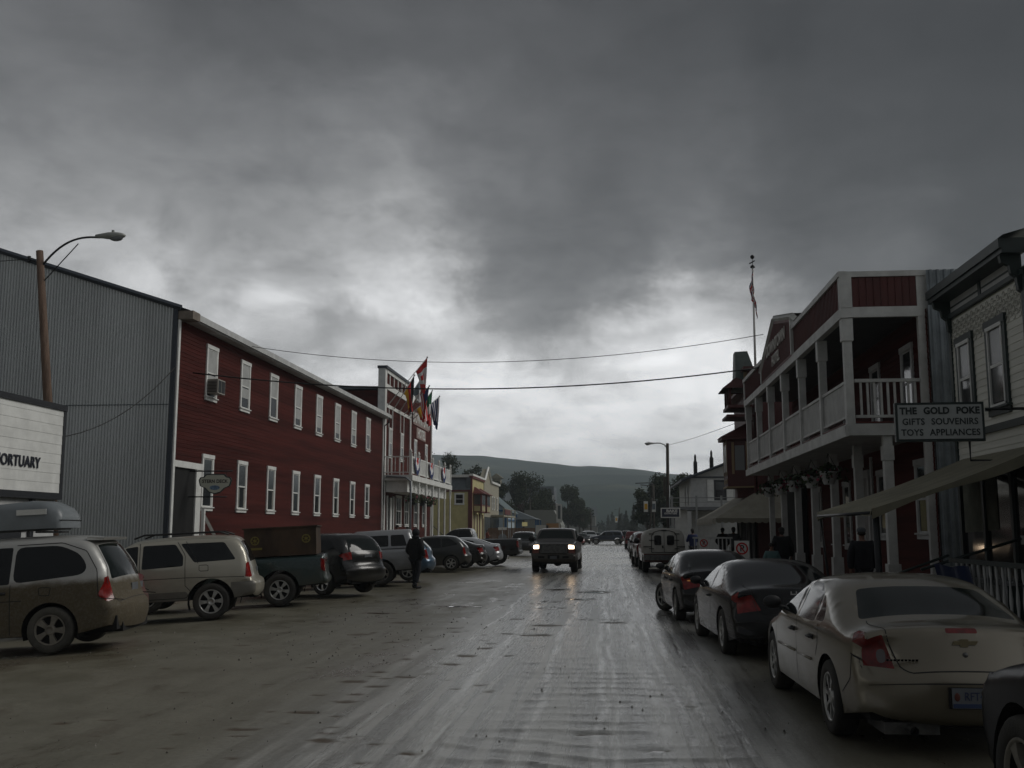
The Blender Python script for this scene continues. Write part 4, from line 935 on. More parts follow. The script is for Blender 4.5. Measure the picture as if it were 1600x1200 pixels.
for u in (61.35, 62.4, 64.85, 65.9): L.box(m, u-.04, u+.04, 5.05, 6.2, .02, .07)
m.build('trim', white_t, b)
m = MB(); L.box(m, 59.95, 68.3, 11.42, 11.58, -.4, .2); m.build('parapet_cap', metal_d, b)
for u in (61.87, 65.37, 70.0, 74.2): L.window(b, u, 6.1, 7.95, .95, upper=sky_sash_blind_m if u < 66 else pane_l, n=.03)
for u, w_ in ((64.6, 1.7), (67.2, 1.5), (70.5, 1.6), (73.6, 1.5)): L.window(b, u, 1.95, 3.9, w_, cols=2, n=.03, upper=pane_l)
m = MB(); L.box(m, 61.3, 62.9, .3, 3.7, .02, .04); m.build('doorway', dark_in, b)
m = MB(); L.box(m, 61.1, 61.3, .3, 3.8, .02, .1); L.box(m, 62.0, 62.5, .3, 3.7, .03, .09); L.box(m, 62.9, 63.1, .3, 3.8, .02, .1); m.build('door_frame', white_t, b)
m = MB(); L.box(m, 69.1, 75.1, 8.98, 9.88, .03, .07); L.box(m, 70.3, 73.9, 8.1, 8.86, .03, .07); m.build('name_board', mat('faded_red_board', (.30, .20, .18), .6), b)
text_part('lettering', 'DOWNTOWN', 1.0, white_t, b, (-13.42, 72.1, 9.42), (pi/2, 0, pi/2), .012, sx=.98, bold=.025)
text_part('lettering', 'HOTEL', .85, white_t, b, (-13.42, 72.1, 8.47), (pi/2, 0, pi/2), .012, sx=1.1, bold=.025)
# balcony
m = MB(); m.box(-13.45, -11.72, 60.2, 75.6, 4.68, 5.0); m.box(-13.4, -12.1, 60.6, 75.2, 4.0, 4.68); bal = m.build('balcony', white_t, b)
def post_turned(m, x, y, z0, z1, r=.07, mi=0):
    m.box(x-r*1.5, x+r*1.5, y-r*1.5, y+r*1.5, z0, z0+.75, mi)
    m.lathe([(r*1.2, z0+.75), (r*.8, z0+.85), (r*1.3, z0+1.0), (r*.9, z0+1.15), (r, z0+1.6), (r*.8, z1-.7), (r*1.3, z1-.55), (r*.9, z1-.4)], 10, mi, c=(x, y, 0))
    m.box(x-r*1.1, x+r*1.1, y-r*1.1, y+r*1.1, z1-.42, z1, mi)
for i in range(7):
    y = 60.35+2.52*i
    m = MB(); post_turned(m, -11.85, y, .28, 4.68); m.build('post', white_t, b)
m = MB()
for i in range(7):
    y = 60.35+2.52*i; m.box(-11.92, -11.78, y-.08, y+.08, 5.0, 6.3); m.lathe([(.02, 6.3), (.09, 6.4), (.05, 6.5), (.0, 6.58)], 8, c=(-11.85, y, 0))
    if i < 6:
        m.box(-11.90, -11.82, y+.08, y+2.44, 6.05, 6.13); m.box(-11.90, -11.82, y+.08, y+2.44, 5.12, 5.2)
        for k in range(18): m.box(-11.88, -11.84, y+.2+.125*k, y+.28+.125*k, 5.2, 6.05)
m.box(-13.45, -11.93, 60.2, 60.26, 6.05, 6.12); m.box(-13.45, -11.93, 60.2, 60.26, 5.12, 5.18)
for k in range(6): m.box(-13.3+.25*k, -13.26+.25*k, 60.21, 60.25, 5.18, 6.05)
m.build('railing', white_t, bal)
m = MB(); m.tube([(-13.3, 60.1, 4.9), (-12.1, 60.1, 4.85), (-11.8, 60.1, 4.6), (-11.78, 60.1, .3)], .06, 8); m.build('drainpipe', mat('grey_pipe', (.2, .22, .24), .5), b)
fr = mat('flag_red', (.55, .03, .03), .8); fw = mat('flag_white', (.75, .75, .75), .8); fb = mat('flag_blue', (.02, .035, .13), .8); fy = mat('flag_gold', (.75, .42, .03), .8); fk = mat('flag_black', (.015, .015, .02), .8); fg = mat('flag_green', (.01, .12, .05), .8); fgr = mat('flag_grey', (.16, .2, .23), .8)
for i, y in enumerate((60.9+.9, 66.8, 71.9)):
    q = thing('bunting', ('red white and blue bunting swag on the balcony rail, nearest the front', 'red white and blue bunting swag on the middle of the balcony rail', 'red white and blue bunting swag at the far end of the balcony rail')[i], 'bunting', (-11.74, y, 6.1), 0, 'bunting on the hotel balcony')
    for j, (mm, r0, r1) in enumerate(((fb, .72, 1.0), (fw, .40, .72), (fr, .0, .40))):
        m = MB(); V = []; n = 12
        for k in range(n+1):
            a = pi*k/n
            for r in (r0, r1): V.append((.03+.02*sin(k*2.2)-.001*j, -.85*r*cos(a), -1.05*r*sin(a)))
        m.add(V, [(2*k, 2*k+1, 2*k+3, 2*k+2) for k in range(n)]); m.build(('blue_band', 'white_band', 'red_band')[j], mm, q, fix=False)
# flags on slanting staffs
def flag(label, by, tip, frac, kind, fl=1.9, cat='flag'):
    base = Vector((-13.35, by, 9.2)); tip = Vector(tip); q = thing('flag', label, cat, base, 0, 'flags over the hotel balcony')
    d = tip-base; m = MB(); m.tube([(0, 0, 0), d], [.03, .022], 8); m.ellipsoid(d, (.06, .06, .06), 0, 8, 6); m.build('staff', white_d, q)
    hoist = d.length*frac; dn = d.normalized(); rs = random.Random(by)
    nA, nB = 16, 20; pts = []
    side = Vector((.25, .3, 0)); ph = rs.uniform(0, 6)
    for i in range(nA+1):
        for j in range(nB+1):
            a = i/nA; t_ = j/nB     # a along the staff from the tip down, t_ down the drooping fly
            p_ = d-dn*(hoist*a)*(1-.0*t_)
            fall = fl*t_*(1-.32*a); gather = t_**.8
            top_ = d-dn*(hoist*.25); p_ = p_*(1-gather*.72)+top_*gather*.72+Vector((0, 0, -1))*fall
            w_ = gather*.13; p_ += Vector((w_*sin(a*9+ph+t_*2), w_*1.6*cos(a*8+ph*2+t_*3), .06*sin(a*7)*gather)); pts.append(p_)
    mats_ = {'canada': [fr, fw], 'germany': [fk, fr, fy], 'usa': [fr, fw, fb], 'italy': [fg, fw, fr], 'grey': [fgr, fw], 'greenwhite': [fg, fw, fb], 'stripes': [fw, fb], 'gold': [fy, fr]}[kind]
    m = MB(); fs = []; mi = []
    for i in range(nA):
        for j in range(nB):
            fs.append((i*(nB+1)+j, i*(nB+1)+j+1, (i+1)*(nB+1)+j+1, (i+1)*(nB+1)+j)); a = (i+.5)/nA; t_ = (j+.5)/nB
            if kind == 'canada': k_ = 0 if t_ < .25 or t_ > .75 or (abs(t_-.5) < .12 and abs(a-.5) < .22) else 1
            elif kind == 'germany': k_ = min(2, int(a*3))
            elif kind == 'usa': k_ = 2 if (a < .5 and t_ < .42) else int(a*13) % 2
            elif kind in ('italy', 'greenwhite'): k_ = min(2, int(t_*3))
            elif kind == 'stripes': k_ = 1 if t_ > .8 or int(a*9) % 2 else 0
            elif kind == 'grey': k_ = 0 if t_ < .5 else 1
            else: k_ = 0 if t_ < .8 else 1
            mi.append(k_)
    o_ = len(m.v); m.v += [tuple(p) for p in pts]; m.f += fs; m.m += mi; m.sm += [True]*len(fs)
    m.build('cloth', mats_, q, fix=False)
flag('red and white maple leaf flag flying highest on its slanting staff', 60.5, (-11.05, 61.0, 12.2), .30, 'canada', 2.1)
flag('black red and gold flag drooping in front of the parapet', 62.3, (-12.15, 62.6, 11.35), .52, 'germany', 2.3)
flag('grey and white flag half hidden behind the red and white one', 64.0, (-12.0, 64.6, 11.6), .5, 'grey', 1.6)
flag('red striped flag with a blue corner beside the grey one', 65.5, (-11.55, 64.6, 10.95), .50, 'usa', 2.2)
flag('gold flag hanging low behind the striped one', 66.6, (-12.2, 66.8, 10.2), .5, 'gold', 1.3)
flag('green white and red flag on the right of the striped one', 67.6, (-11.95, 68.0, 11.1), .45, 'italy', 2.4)
flag('white and blue striped flag at the far right of the row', 68.4, (-11.7, 69.5, 10.9), .42, 'stripes', 2.2)
def basket(x, y, z, label, group, s=1.0, pm=None):
    q = thing('hanging_basket', label, 'flower basket', (x, y, z), 0, group)
    m = MB(); m.lathe([(.12*s, -.28*s), (.19*s, -.1*s), (.24*s, 0), (.25*s, .02*s), (.2*s, .0)], 14); m.add([(.12*s*cos(a*pi/4), .12*s*sin(a*pi/4), -.28*s) for a in range(8)], [tuple(range(8))]); m.build('pot', pm or white_t, q)
    m = MB(); rs = random.Random(int(x*77+y*31))
    for i in range(260):
        a = rs.uniform(0, 2*pi); r = abs(rs.gauss(0, .2))*s; c = Vector((r*cos(a), r*sin(a), .06*s+rs.uniform(-.14, .16)*s-.35*r)); e = .035*s
        u = Vector((rs.gauss(0, 1), rs.gauss(0, 1), rs.gauss(0, 1))).normalized()*e; v = u.orthogonal().normalized()*e
        m.add([c-u-v, c+u-v, c+u+v, c-u+v], [(0, 1, 2, 3)], 1 if rs.random() < .15 else 0)
    m.build('flowers', [mat('basket_leaves', (.035, .055, .02), .8), mat('basket_blooms', (.22, .03, .06), .8)], q, fix=False)
    m = MB()
    for a in (0, 2.1, 4.2): m.tube([(.23*s*cos(a), .23*s*sin(a), 0), (0, 0, .45*s)], .006, 4)
    m.build('hanger', cable_m, q)
for x, y, l_ in ((-11.9, 61.6, 'hanging basket of flowers nearest the drainpipe under the left balcony'), (-11.9, 64.2, 'middle hanging basket of flowers under the left balcony'), (-11.9, 66.9, 'farthest hanging basket of flowers under the left balcony')):
    basket(x, y, 3.65, l_, 'hanging baskets under the left balcony', 1.4, dark_metal)
trim_r = mat('aged_white_paint', (.56, .57, .55), .65, var=.14, vs=2.5, bump=.15, bs=25)
# ------------------------------------------------------------ right: hotel annexe with balcony
b = thing('balcony_hotel', 'dark red hotel on the right with a long roofed white balcony over the boardwalk', 'building')
m = MB(); R.clap(m, 21.95, 38.4, 0, 3.95, .125); R.clap(m, 21.95, 38.4, 3.95, 6.4, .125)
m.box(6.75, 15, 22.0, 38.4, -.2, 6.4); m.build('wall', red_s, b)
gs = Face('y', 21.93, -1); m = MB(); gs.corr(m, 6.72, 15, -.1, 7.22, .15, .03); m.box(6.9, 15, 21.95, 22.0, 6.4, 7.2); m.build('side_wall', mat('weathered_steel', (.20, .23, .25), .5, .2, var=.2), b)
O = Face('x', 5.0, -1)
m = MB(); m.box(5.05, 6.9, 22.1, 38.2, 6.42, 6.46); m.box(5.2, 7.4, 22.3, 38.2, 7.05, 7.1); m.box(6.9, 14.9, 22, 38.3, 7.1, 7.15)
m.build('roof', roof_g, b)
m = MB(); O.boards(m, 22.2, 38.2, 6.44, 7.16, .15, .015, .02, n=.01)
N = Face('y', 22.1, -1); N.boards(m, 5.15, 6.55, 6.47, 7.14, .15, .015, .02, n=.01)
gt2 = lambda u: 7.16+.92*max(0, 1-abs(u-30.8)/2.8)
O.quad(m, [(28.0, 6.43), (33.6, 6.43), (33.6, 6.85), (30.8, 7.95), (28.0, 7.45)], .06); O.boards(m, 28.02, 33.58, 6.5, 7.16, .15, .012, .02, n=.06, top=lambda u: (7.95-(30.8-u)*.18 if u < 30.8 else 7.95-(u-30.8)*.39)-.08)
m.box(5.0, 5.3, 28.0, 33.6, 6.45, 6.84)
m.build('parapet', red_r, b)
m = MB()
O.box(m, 22.05, 38.3, 6.24, 6.46, -.1, .05); O.box(m, 22.05, 27.98, 7.14, 7.26, -.12, .07); O.box(m, 33.62, 38.3, 7.14, 7.26, -.12, .07)
O.box(m, 22.04, 22.26, 6.46, 7.14, -.2, .045); N.box(m, 5.0, 6.75, 6.25, 6.47, -.05, .045); N.box(m, 5.0, 6.75, 7.13, 7.25, -.1, .055); N.box(m, 6.55, 6.85, 0, 7.25, -.1, .03); N.box(m, 4.96, 5.17, 6.46, 7.13, -.05, .04)
O.box(m, 27.92, 28.04, 6.46, 7.45, 0, .09); O.box(m, 33.56, 33.68, 6.46, 6.9, 0, .09); O.box(m, 38.15, 38.3, 6.46, 7.14, -.1, .045)
for a, c in (((27.8, 7.47), (30.8, 8.02)), ((30.8, 8.02), (33.8, 6.85))): m.tube([O.p(a[0], .02, a[1]), O.p(c[0], .02, c[1])], .11, 4); m.tube([O.p(a[0], -.28, a[1]), O.p(c[0], -.28, c[1])], .11, 4)
m.add([(4.93, 27.8, 7.57), (4.93, 30.8, 8.12), (5.4, 30.8, 8.12), (5.4, 27.8, 7.57)], [(0, 1, 2, 3)]); m.add([(4.93, 33.8, 6.95), (4.93, 30.8, 8.12), (5.4, 30.8, 8.12), (5.4, 33.8, 6.95)], [(0, 1, 2, 3)])
m.build('trim', trim_r, b)
text_part('lettering', 'DOWNTOWN', .50, mat('letter_cream', (.42, .40, .36), .6), b, (4.915, 30.55, 7.22), (pi/2, 0, -pi/2), .012, sx=1.05, bold=.012)
text_part('lettering', 'HOTEL', .44, MATS['letter_cream'], b, (4.915, 30.55, 6.78), (pi/2, 0, -pi/2), .012, sx=1.0, bold=.012)
m = MB(); m.box(5.0, 6.69, 22.1, 38.3, 3.72, 3.97); bal = m.build('balcony', white_d, b)
m = MB(); O.box(m, 22.0, 38.35, 3.70, 3.92, 0, .05); N.box(m, 4.95, 6.6, 3.72, 3.95, 0, .05); m.build('edge_board', trim_r, bal)
m = MB(); m.box(5.02, 6.60, 22.14, 38.2, 3.985, 4.02); m.build('floor_edge', red_r, bal)
for i in range(7):
    y = 22.2+2.65*i
    m = MB(); m.box(5.0, 5.17, y-.085, y+.085, 3.97, 6.24); m.box(4.97, 5.2, y-.115, y+.115, 5.75, 6.235); m.build('post', trim_r, b)
    m = MB(); m.box(5.72, 5.9, y-.09, y+.09, .18, 3.72)
    m.box(5.70, 5.92, y-.11, y+.11, 3.2, 3.5); m.box(5.68, 5.94, y-.13, y+.13, .18, 1.05); m.build('post', trim_r, b)
m = MB(); m.box(5.04, 5.12, 22.3, 38.2, 4.86, 4.92); m.box(5.05, 5.11, 22.3, 38.2, 4.12, 4.17)
for k in range(int(15.8/.115)):
    y = 22.35+.115*k; m.box(5.065, 5.095, y, y+.07, 4.17, 4.86)
N2 = Face('y', 22.2, -1); N2.box(m, 5.2, 6.68, 4.86, 4.93, -.03, .05); N2.box(m, 5.2, 6.68, 4.1, 4.16, -.03, .04)
for k in range(10): N2.box(m, 5.30+.14*k, 5.345+.14*k, 4.16, 4.86, -.01, .03)
m.build('railing', trim_r, bal)
for u in (23.5, 26.3, 29.5, 32.5, 35.6): R.window(b, u, 4.15, 5.85, .9, fm=white_d, gm=pane_m)
for u, z0, z1, w_ in ((22.9, 1.55, 3.25, .85), (26.1, 1.5, 3.2, .95), (30.0, 1.2, 3.1, .85), (31.6, 1.2, 3.1, .85), (34.0, 1.2, 3.1, .85)): R.window(b, u, z0, z1, w_, fm=white_d)
m = MB(); R.box(m, 27.5, 28.5, .2, 3.1, 0, .03); d_ = m.build('door', mat('grey_door', (.25, .25, .24), .6), b)
m = MB(); R.box(m, 27.35, 27.5, .2, 3.3, 0, .07); R.box(m, 28.5, 28.65, .2, 3.3, 0, .07); R.box(m, 27.5, 28.5, 3.1, 3.3, 0, .06); R.box(m, 27.05, 27.2, .2, 3.6, 0, .05); m.build('door_frame', white_d, b)
m = MB(); m.box(6.4, 6.66, 36, 38.6, .2, 3.6); m.build('door', dark_in, b)
for i, (y, x) in enumerate(((25.9, 5.35), (28.1, 5.35), (30.8, 5.35), (33.2, 5.35), (35.6, 5.35))):
    basket(x, y, 3.15, 'white pot of trailing flowers hanging under the right balcony, %s' % ('nearest the camera', 'second from the front', 'third from the front', 'fourth from the front', 'farthest along')[i], 'hanging baskets under the right balcony', 1.05, white_d)
o = MB().box(4.55, 6.7, 8, 62, -.2, .18).build('boardwalk', wood_m); tag(o, 'plank boardwalk under the right balcony and awnings', 'boardwalk')

# ------------------------------------------------------------ right: gift shop and its neighbour
b = thing('gift_shop', 'pale sided shop with dark green trim and cornice at the right edge', 'building')
cream = mat('cream_clapboard', (.66, .66, .59), .65, var=.14, vs=1.2, bump=.15, bs=12, stretch=(1, .2, 3))
S_ = Face('x', 6.6, -1)
m = MB(); S_.clap(m, 16.6, 20.25, 2.9, 5.75, .125); m.box(6.63, 14, 16.62, 20.24, -.1, 5.95); m.build('wall', cream, b)
m = MB()
for i in range(27):     # pressed scroll pattern band under the cornice
    for j in range(4):
        u, z = 16.82+.128*i, 5.20+.13*j+(.06 if i % 2 else 0)
        m.tube([S_.p(u+.05*cos(a), .018, z+.05*sin(a)) for a in np.linspace(.2, 5.6, 8)], .006, 3)
m.build('ornament', mat('ornament_grey', (.34, .34, .30), .8), b)
m = MB(); S_.box(m, 16.55, 20.3, 5.78, 5.86, 0, .08); S_.box(m, 16.5, 20.35, 6.20, 6.36, -.1, .40); S_.box(m, 16.5, 20.35, 6.12, 6.2, 0, .36)
S_.box(m, 16.55, 16.70, 2.9, 5.9, 0, .035); S_.box(m, 20.15, 20.28, .2, 5.78, 0, .035); S_.box(m, 16.55, 20.3, 3.42, 3.54, 0, .06); S_.box(m, 16.55, 20.3, 2.86, 2.98, 0, .05)
for u in (16.7, 20.15):
    m.prism([(6.59, 5.5), (6.52, 5.55), (6.50, 5.75), (6.42, 5.82), (6.40, 5.95), (6.28, 6.0), (6.26, 6.12), (6.59, 6.12)], u-.05, u+.05, 'y')
m.add([(6.2, 16.3, 6.36), (6.2, 20.35, 6.36), (7.4, 20.35, 6.7), (7.4, 16.3, 6.7)], [(0, 1, 2, 3)])
S_.box(m, 16.8, 18.4, 5.97, 6.0, 0, .03); S_.box(m, 18.6, 20.1, 5.97, 6.0, 0, .03); S_.box(m, 18.44, 18.56, 5.86, 6.12, 0, .04)
m.build('cornice', green_t, b)
m = MB(); S_.box(m, 16.72, 20.14, 5.86, 6.12, 0, .02); m.build('frieze', white_d, b)
for u, w_, z0 in ((19.45, .88, 3.80), (17.9, .92, 3.80)):
    S_.window(b, u, z0-.12, 5.12+.2, w_, fm=green_t, fr=.12, inner=False, mid=None, gm=dark_in); S_.window(b, u, z0+.03, 5.2, w_-.24, fm=white_t, fr=.045, gm=pane_m, upper=mat('curtained_glass', (.10, .11, .11), .2, spec=.8), n=.012, sill=False, inner=False)
# shopfront
m = MB(); m.box(6.0, 6.62, 16.6, 20.2, -.1, .9); m.build('stall_riser', green_t, b)
m = MB(); S_.box(m, 16.65, 20.2, .9, 2.85, .0, .02); m.build('shop_window', pane_m, b)
for u in (16.7, 17.6, 18.9, 20.1): m = MB(); S_.box(m, u-.05, u+.05, .9, 2.86, .02, .07); m.build('mullion', green_t, b)
m = MB(); S_.quad(m, [(18.3, 1.75), (20.0, 1.7), (20.0, 2.7), (18.3, 2.75)], .03); m.build('curtain', mat('shop_curtain', (.16, .17, .13), .9, var=.2), b)
m = MB(); S_.box(m, 16.9, 17.35, 1.52, 1.66, .03, .05); m.build('paper_notice', white_d, b)
# awning
a = thing('shop_awning', 'sagging tan canvas awning in front of the shop at the right edge', 'awning')
tan = mat('tan_canvas', (.20, .19, .135), .85, var=.16, vs=2, bump=.2, bs=10)
def awning(par, x0, z0, x1, z1, y0, y1, m_, val=.18, sag=.06, scallop=False):
    V = []; n = 14; k_ = 40; m = MB()
    for j in range(k_+1):
        y = y0+(y1-y0)*j/k_
        for i in range(n+1):
            t_ = i/n; V.append((x0+(x1-x0)*t_, y, z0+(z1-z0)*t_-sag*sin(pi*t_)-.02*sin(j*.9)*t_))
        V.append((x1-.02, y, z1-val*(.75+.25*abs(sin(j*pi/3)) if scallop else .8+.25*sin(j*.35+1))))
    w_ = n+2; m.add(V, [(j*w_+i, j*w_+i+1, (j+1)*w_+i+1, (j+1)*w_+i) for j in range(k_) for i in range(n+1)], 0, True)
    for y, off in ((y0, 0), (y1, 0)):
        V = []
        for i in range(n+1):
            t_ = i/n; x, z = x0+(x1-x0)*t_, z0+(z1-z0)*t_-sag*sin(pi*t_); V += [(x, y, z), (x, y, z-.12-.05*sin(t_*7))]
        m.add(V, [(2*i, 2*i+1, 2*i+3, 2*i+2) for i in range(n)], 0, True)
    return m.build('canopy', m_, par, fix=False)
awning(a, 6.55, 3.06, 3.85, 2.06, 15.75, 19.8, tan, .10, .05)
m = MB(); m.tube([(3.85, 15.8, 2.0), (3.85, 19.75, 2.0)], .03, 6); m.tube([(3.87, 15.8, 2.0), (6.5, 15.8, 2.95)], .025, 6); m.tube([(3.87, 19.75, 2.0), (6.5, 19.75, 2.95)], .025, 6)
m.tube([(3.93, 15.85, 2.0), (3.95, 15.85, 0)], .05, 8); m.tube([(3.88, 19.7, 2.0), (4.02, 19.5, .0)], .022, 6); m.build('frame', dark_metal, a)
# sign
sg = thing('shop_sign', 'white three-line shop sign in a green frame above the tan awning', 'sign', (5.28, 17.0, 3.47), radians(-2))
m = MB(); m.box(-.685, .685, -.05, .05, -.315, .315); m.build('frame', green_t, sg)
m = MB(); m.box(-.645, .645, -.06, .06, -.275, .275); m.build('board', mat('sign_white', (.42, .45, .45), .5, var=.06, vs=2), sg)
ink = mat('sign_green_ink', (.02, .03, .03), .6)
for s_, sz, z_, sp, bd in (('THE  GOLD  POKE', .150, .175, 1.05, .006), ('GIFTS  SOUVENIRS', .145, .0, 1.04, .002), ('TOYS  APPLIANCES', .145, -.175, 1.04, .002)):
    text_part('lettering', s_, sz, ink, sg, (0, -.064, z_), (pi/2, 0, 0), .003, sx=.93, bold=bd, spacing=sp)
m = MB(); m.tube([(.72, 0, .2), (1.32, 0, .2)], .025, 6); m.tube([(.45, 0, -.31), (.45, .0, -.62), (1.3, 0, -.62)], .02, 6); m.build('bracket', dark_metal, sg)
# stairs and railing of the shop
r_ = thing('porch_railing', 'white turned baluster railing along the shop porch', 'railing')
def spindle(m, x, y, z0, z1, r=.022): m.lathe([(r, z0), (r, z0+.12), (r*.5, z0+.18), (r*1.2, z0+(z1-z0)*.5), (r*.5, z1-.2), (r, z1-.12), (r, z1)], 6, c=(x, y, 0))
for k in range(14): m = MB(); spindle(m, 5.0, 12.8+.22*k, .45, 1.28); m.build('baluster', white_d, r_)
for k in range(8): m = MB(); spindle(m, 5.02+.13*k, 16.4, .45, 1.2); m.build('baluster', white_d, r_)
m = MB(); m.box(4.96, 5.04, 12.7, 15.9, 1.28, 1.34); m.box(4.97, 5.03, 12.7, 15.9, .38, .45); m.tube([(4.7, 16.4, 1.15), (6.2, 16.4, 1.62)], .025, 6); m.tube([(4.4, 19.0, .75), (5.3, 17.0, 1.35)], .022, 6)
m.box(4.9, 6.6, 12.7, 16.3, .18, .38); m.build('handrail', green_t, r_)
q = thing('blue_tarp', 'dark blue tarp hung over the porch railing', 'tarp', (4.95, 15.6, 1.02)); m = MB(); V = []
for i in range(13):
    for j in range(5): V.append((-.10+.03*sin(i*1.3)+.02*j, -.9+.13*i, .22-.09*j+.02*sin(i*.8)))
m.add(V, [(i*5+j, i*5+j+1, i*5+j+6, i*5+j+5) for i in range(12) for j in range(4)], 0, True); m.build('cloth', mat('tarp_blue', (.006, .018, .07), .55), q, fix=False)
q = thing('waste_bin', 'dark blue wheeled waste bin on the boardwalk at the right edge', 'waste bin', (4.98, 12.05, .18), .1)
bl_ = mat('bin_blue', (.004, .014, .05), .4)
m = MB(); m.add([(-.22, -.26, 0), (.22, -.26, 0), (.22, .26, 0), (-.22, .26, 0), (-.29, -.34, .95), (.29, -.34, .95), (.29, .34, .95), (-.29, .34, .95)], [(0, 1, 5, 4), (1, 2, 6, 5), (2, 3, 7, 6), (3, 0, 4, 7), (0, 3, 2, 1)]); m.build('bin_body', bl_, q)
m = MB(); m.ellipsoid((0, 0, .96), (.31, .36, .12), 0, 16, 8); m.build('lid', bl_, q)
b = thing('white_sided_building', 'white sided building corner cut off by the right edge', 'building')
Q = Face('x', 6.75, -1); m = MB(); Q.clap(m, 8, 16.45, 3.2, 6.05, .15); m.box(6.78, 14, 8, 16.44, -.1, 6.0); m.build('wall', white_t, b)
m = MB(); Q.box(m, 8, 16.45, 6.05, 6.2, -.1, .12); m.build('eave', mat('bare_wood_end', (.2, .17, .14)), b)
m = MB(); Q.box(m, 8, 16.5, .2, 3.2, 0, .03); m.build('shopfront', dark_in, b)

# ------------------------------------------------------------ right: Victorian building
b = thing('victorian_building', 'dark red Victorian building with bay windows and a grey hooded turret', 'building')
vred = mat('victorian_red', (.075, .02, .018), .6, var=.2, vs=2); vtan = mat('ochre_trim', (.26, .19, .10), .6)
vgreen = mat('turret_slate', (.09, .115, .105), .6, var=.15)
V_ = Face('x', 5.75, -1)
m = MB(); m.box(5.8, 14, 41.5, 48, -.2, 7.6); V_.clap(m, 41.5, 48, 2.9, 7.6, .14); m.build('wall', vred, b)
m = MB(); m.box(5.4, 14, 41.3, 48.2, 7.5, 7.62); m.box(5.55, 14, 41.4, 48.1, 7.62, 8.1); m.box(5.35, 14, 41.2, 48.3, 8.1, 8.24); m.build('cornice', vred, b)
m = MB()
for k in range(12): m.box(5.42, 5.56, 41.6+.52*k, 41.72+.52*k, 7.75, 8.08)
m.box(5.53, 5.56, 41.4, 48.1, 7.64, 7.7); m.build('bracket_row', vtan, b)
for i, y in enumerate((43.1,)):       # oriel bays
    m = MB(); pl = [(5.8, y-1.1), (4.75, y-.65), (4.75, y+.65), (5.8, y+1.1)]
    m.prism(pl, 3.45, 5.4, 'z'); m.prism([(5.8, y-.8), (5.15, y-.4), (5.15, y+.4), (5.8, y+.8)], 3.05, 3.44, 'z'); bay = m.build('bay', vred, b)
    m = MB(); m.prism([(5.85, y-1.3), (4.55, y-.8), (4.55, y+.8), (5.85, y+1.3)], 5.4, 5.52, 'z')
    m.add([(5.8, y-1.3, 5.52), (4.5, y-.82, 5.52), (4.5, y+.82, 5.52), (5.8, y+1.3, 5.52), (5.8, y-.5, 6.2), (5.8, y+.5, 6.2)], [(0, 1, 4), (1, 2, 5, 4), (2, 3, 5)]); m.build('bay_roof', vred, bay)
    m = MB()
    for s_ in (-1, 1):
        m.add([(5.42, y+s_*.94, 4.15), (5.06, y+s_*.79, 4.15), (5.06, y+s_*.79, 5.15), (5.42, y+s_*.94, 5.15)], [(0, 1, 2, 3)])
        m.add([(4.745, y+s_*.08, 4.1), (4.745, y+s_*.5, 4.1), (4.745, y+s_*.5, 5.2), (4.745, y+s_*.08, 5.2)], [(0, 1, 2, 3)])
    for v in range(len(m.v)): m.v[v] = (m.v[v][0]-.012, m.v[v][1]+(.012 if m.v[v][1] > y+.6 else (-.012 if m.v[v][1] < y-.6 else 0)), m.v[v][2])
    m.build('pane', mat('pale_curtain_pane', (.16, .17, .17), .3), bay)
    m = MB()
    for xa, ya, xb, yb in ((5.56, 1.0, 5.46, .96), (5.02, .77, 4.92, .73)):
        for s_ in (-1, 1): m.add([(xa, y+s_*(ya+.02), 4.0), (xb, y+s_*(yb+.02), 4.0), (xb, y+s_*(yb+.02), 5.3), (xa, y+s_*(ya+.02), 5.3)], [(0, 1, 2, 3)])
    for dy in (-.6, -.52+.48, .52): m.box(4.72, 4.745, y+dy-.04, y+dy+.04, 3.95, 5.35)
    m.build('window_frame', vtan, bay)
    m = MB(); m.prism([(5.82, y-1.15), (4.70, y-.69), (4.70, y+.69), (5.82, y+1.15)], 3.44, 3.5, 'z')
    for k in range(5): m.box(4.73, 4.76, y-.55+.24*k, y-.43+.24*k, 3.62, 3.8)
    m.build('bay_trim', vtan, bay)
# turret
m = MB(); y = 42.5
m.prism([(5.9, y-.9), (5.05, y-.5), (5.05, y+.5), (5.9, y+.9)], 7.42, 7.5, 'z')
m.add([(5.12, y-.6, 7.5), (5.12, y+.6, 7.5), (6.1, y+.7, 7.5), (6.1, y-.7, 7.5), (5.16, y-.32, 9.0), (5.16, y+.32, 9.0), (5.66, y+.32, 9.02), (5.66, y-.32, 9.02)], [(0, 1, 5, 4), (1, 2, 6, 5), (2, 3, 7, 6), (3, 0, 4, 7), (4, 5, 6, 7)])
m.build('turret_roof', vgreen, b)
m = MB(); m.box(4.75, 6.2, y-.95, y+.95, 6.62, 6.74)
m.add([(4.55, y-1.0, 7.42), (4.55, y+1.0, 7.42), (5.1, y+.9, 7.85), (5.1, y-.9, 7.85), (6.2, y+1, 7.42), (6.2, y-1, 7.42)], [(0, 1, 2, 3), (0, 3, 5), (1, 4, 2)]); m.build('turret_hood', vred, b)
m = MB()
for dy in (-.75, .0, .75): m.tube([(4.85, y+dy, 6.74), (4.85, y+dy, 7.42)], .06, 6)
m.box(4.7, 5.8, y-.95, y+.95, 6.25, 6.35); m.build('turret_post', vred, b)
m = MB(); V_.box(m, 42, 48, .2, 2.8, 0, .02); m.build('shopfront', dark_in, b)
for u in (42.4, 43.6, 44.2, 46.4, 47.5): m = MB(); V_.box(m, u, u+.12, .2, 2.7, .02, .08); m.build('mullion', mat('grey_door', (.25, .25, .24), .6), b)
a = thing('long_awning', 'pale scalloped awning along the Victorian shopfront', 'awning')
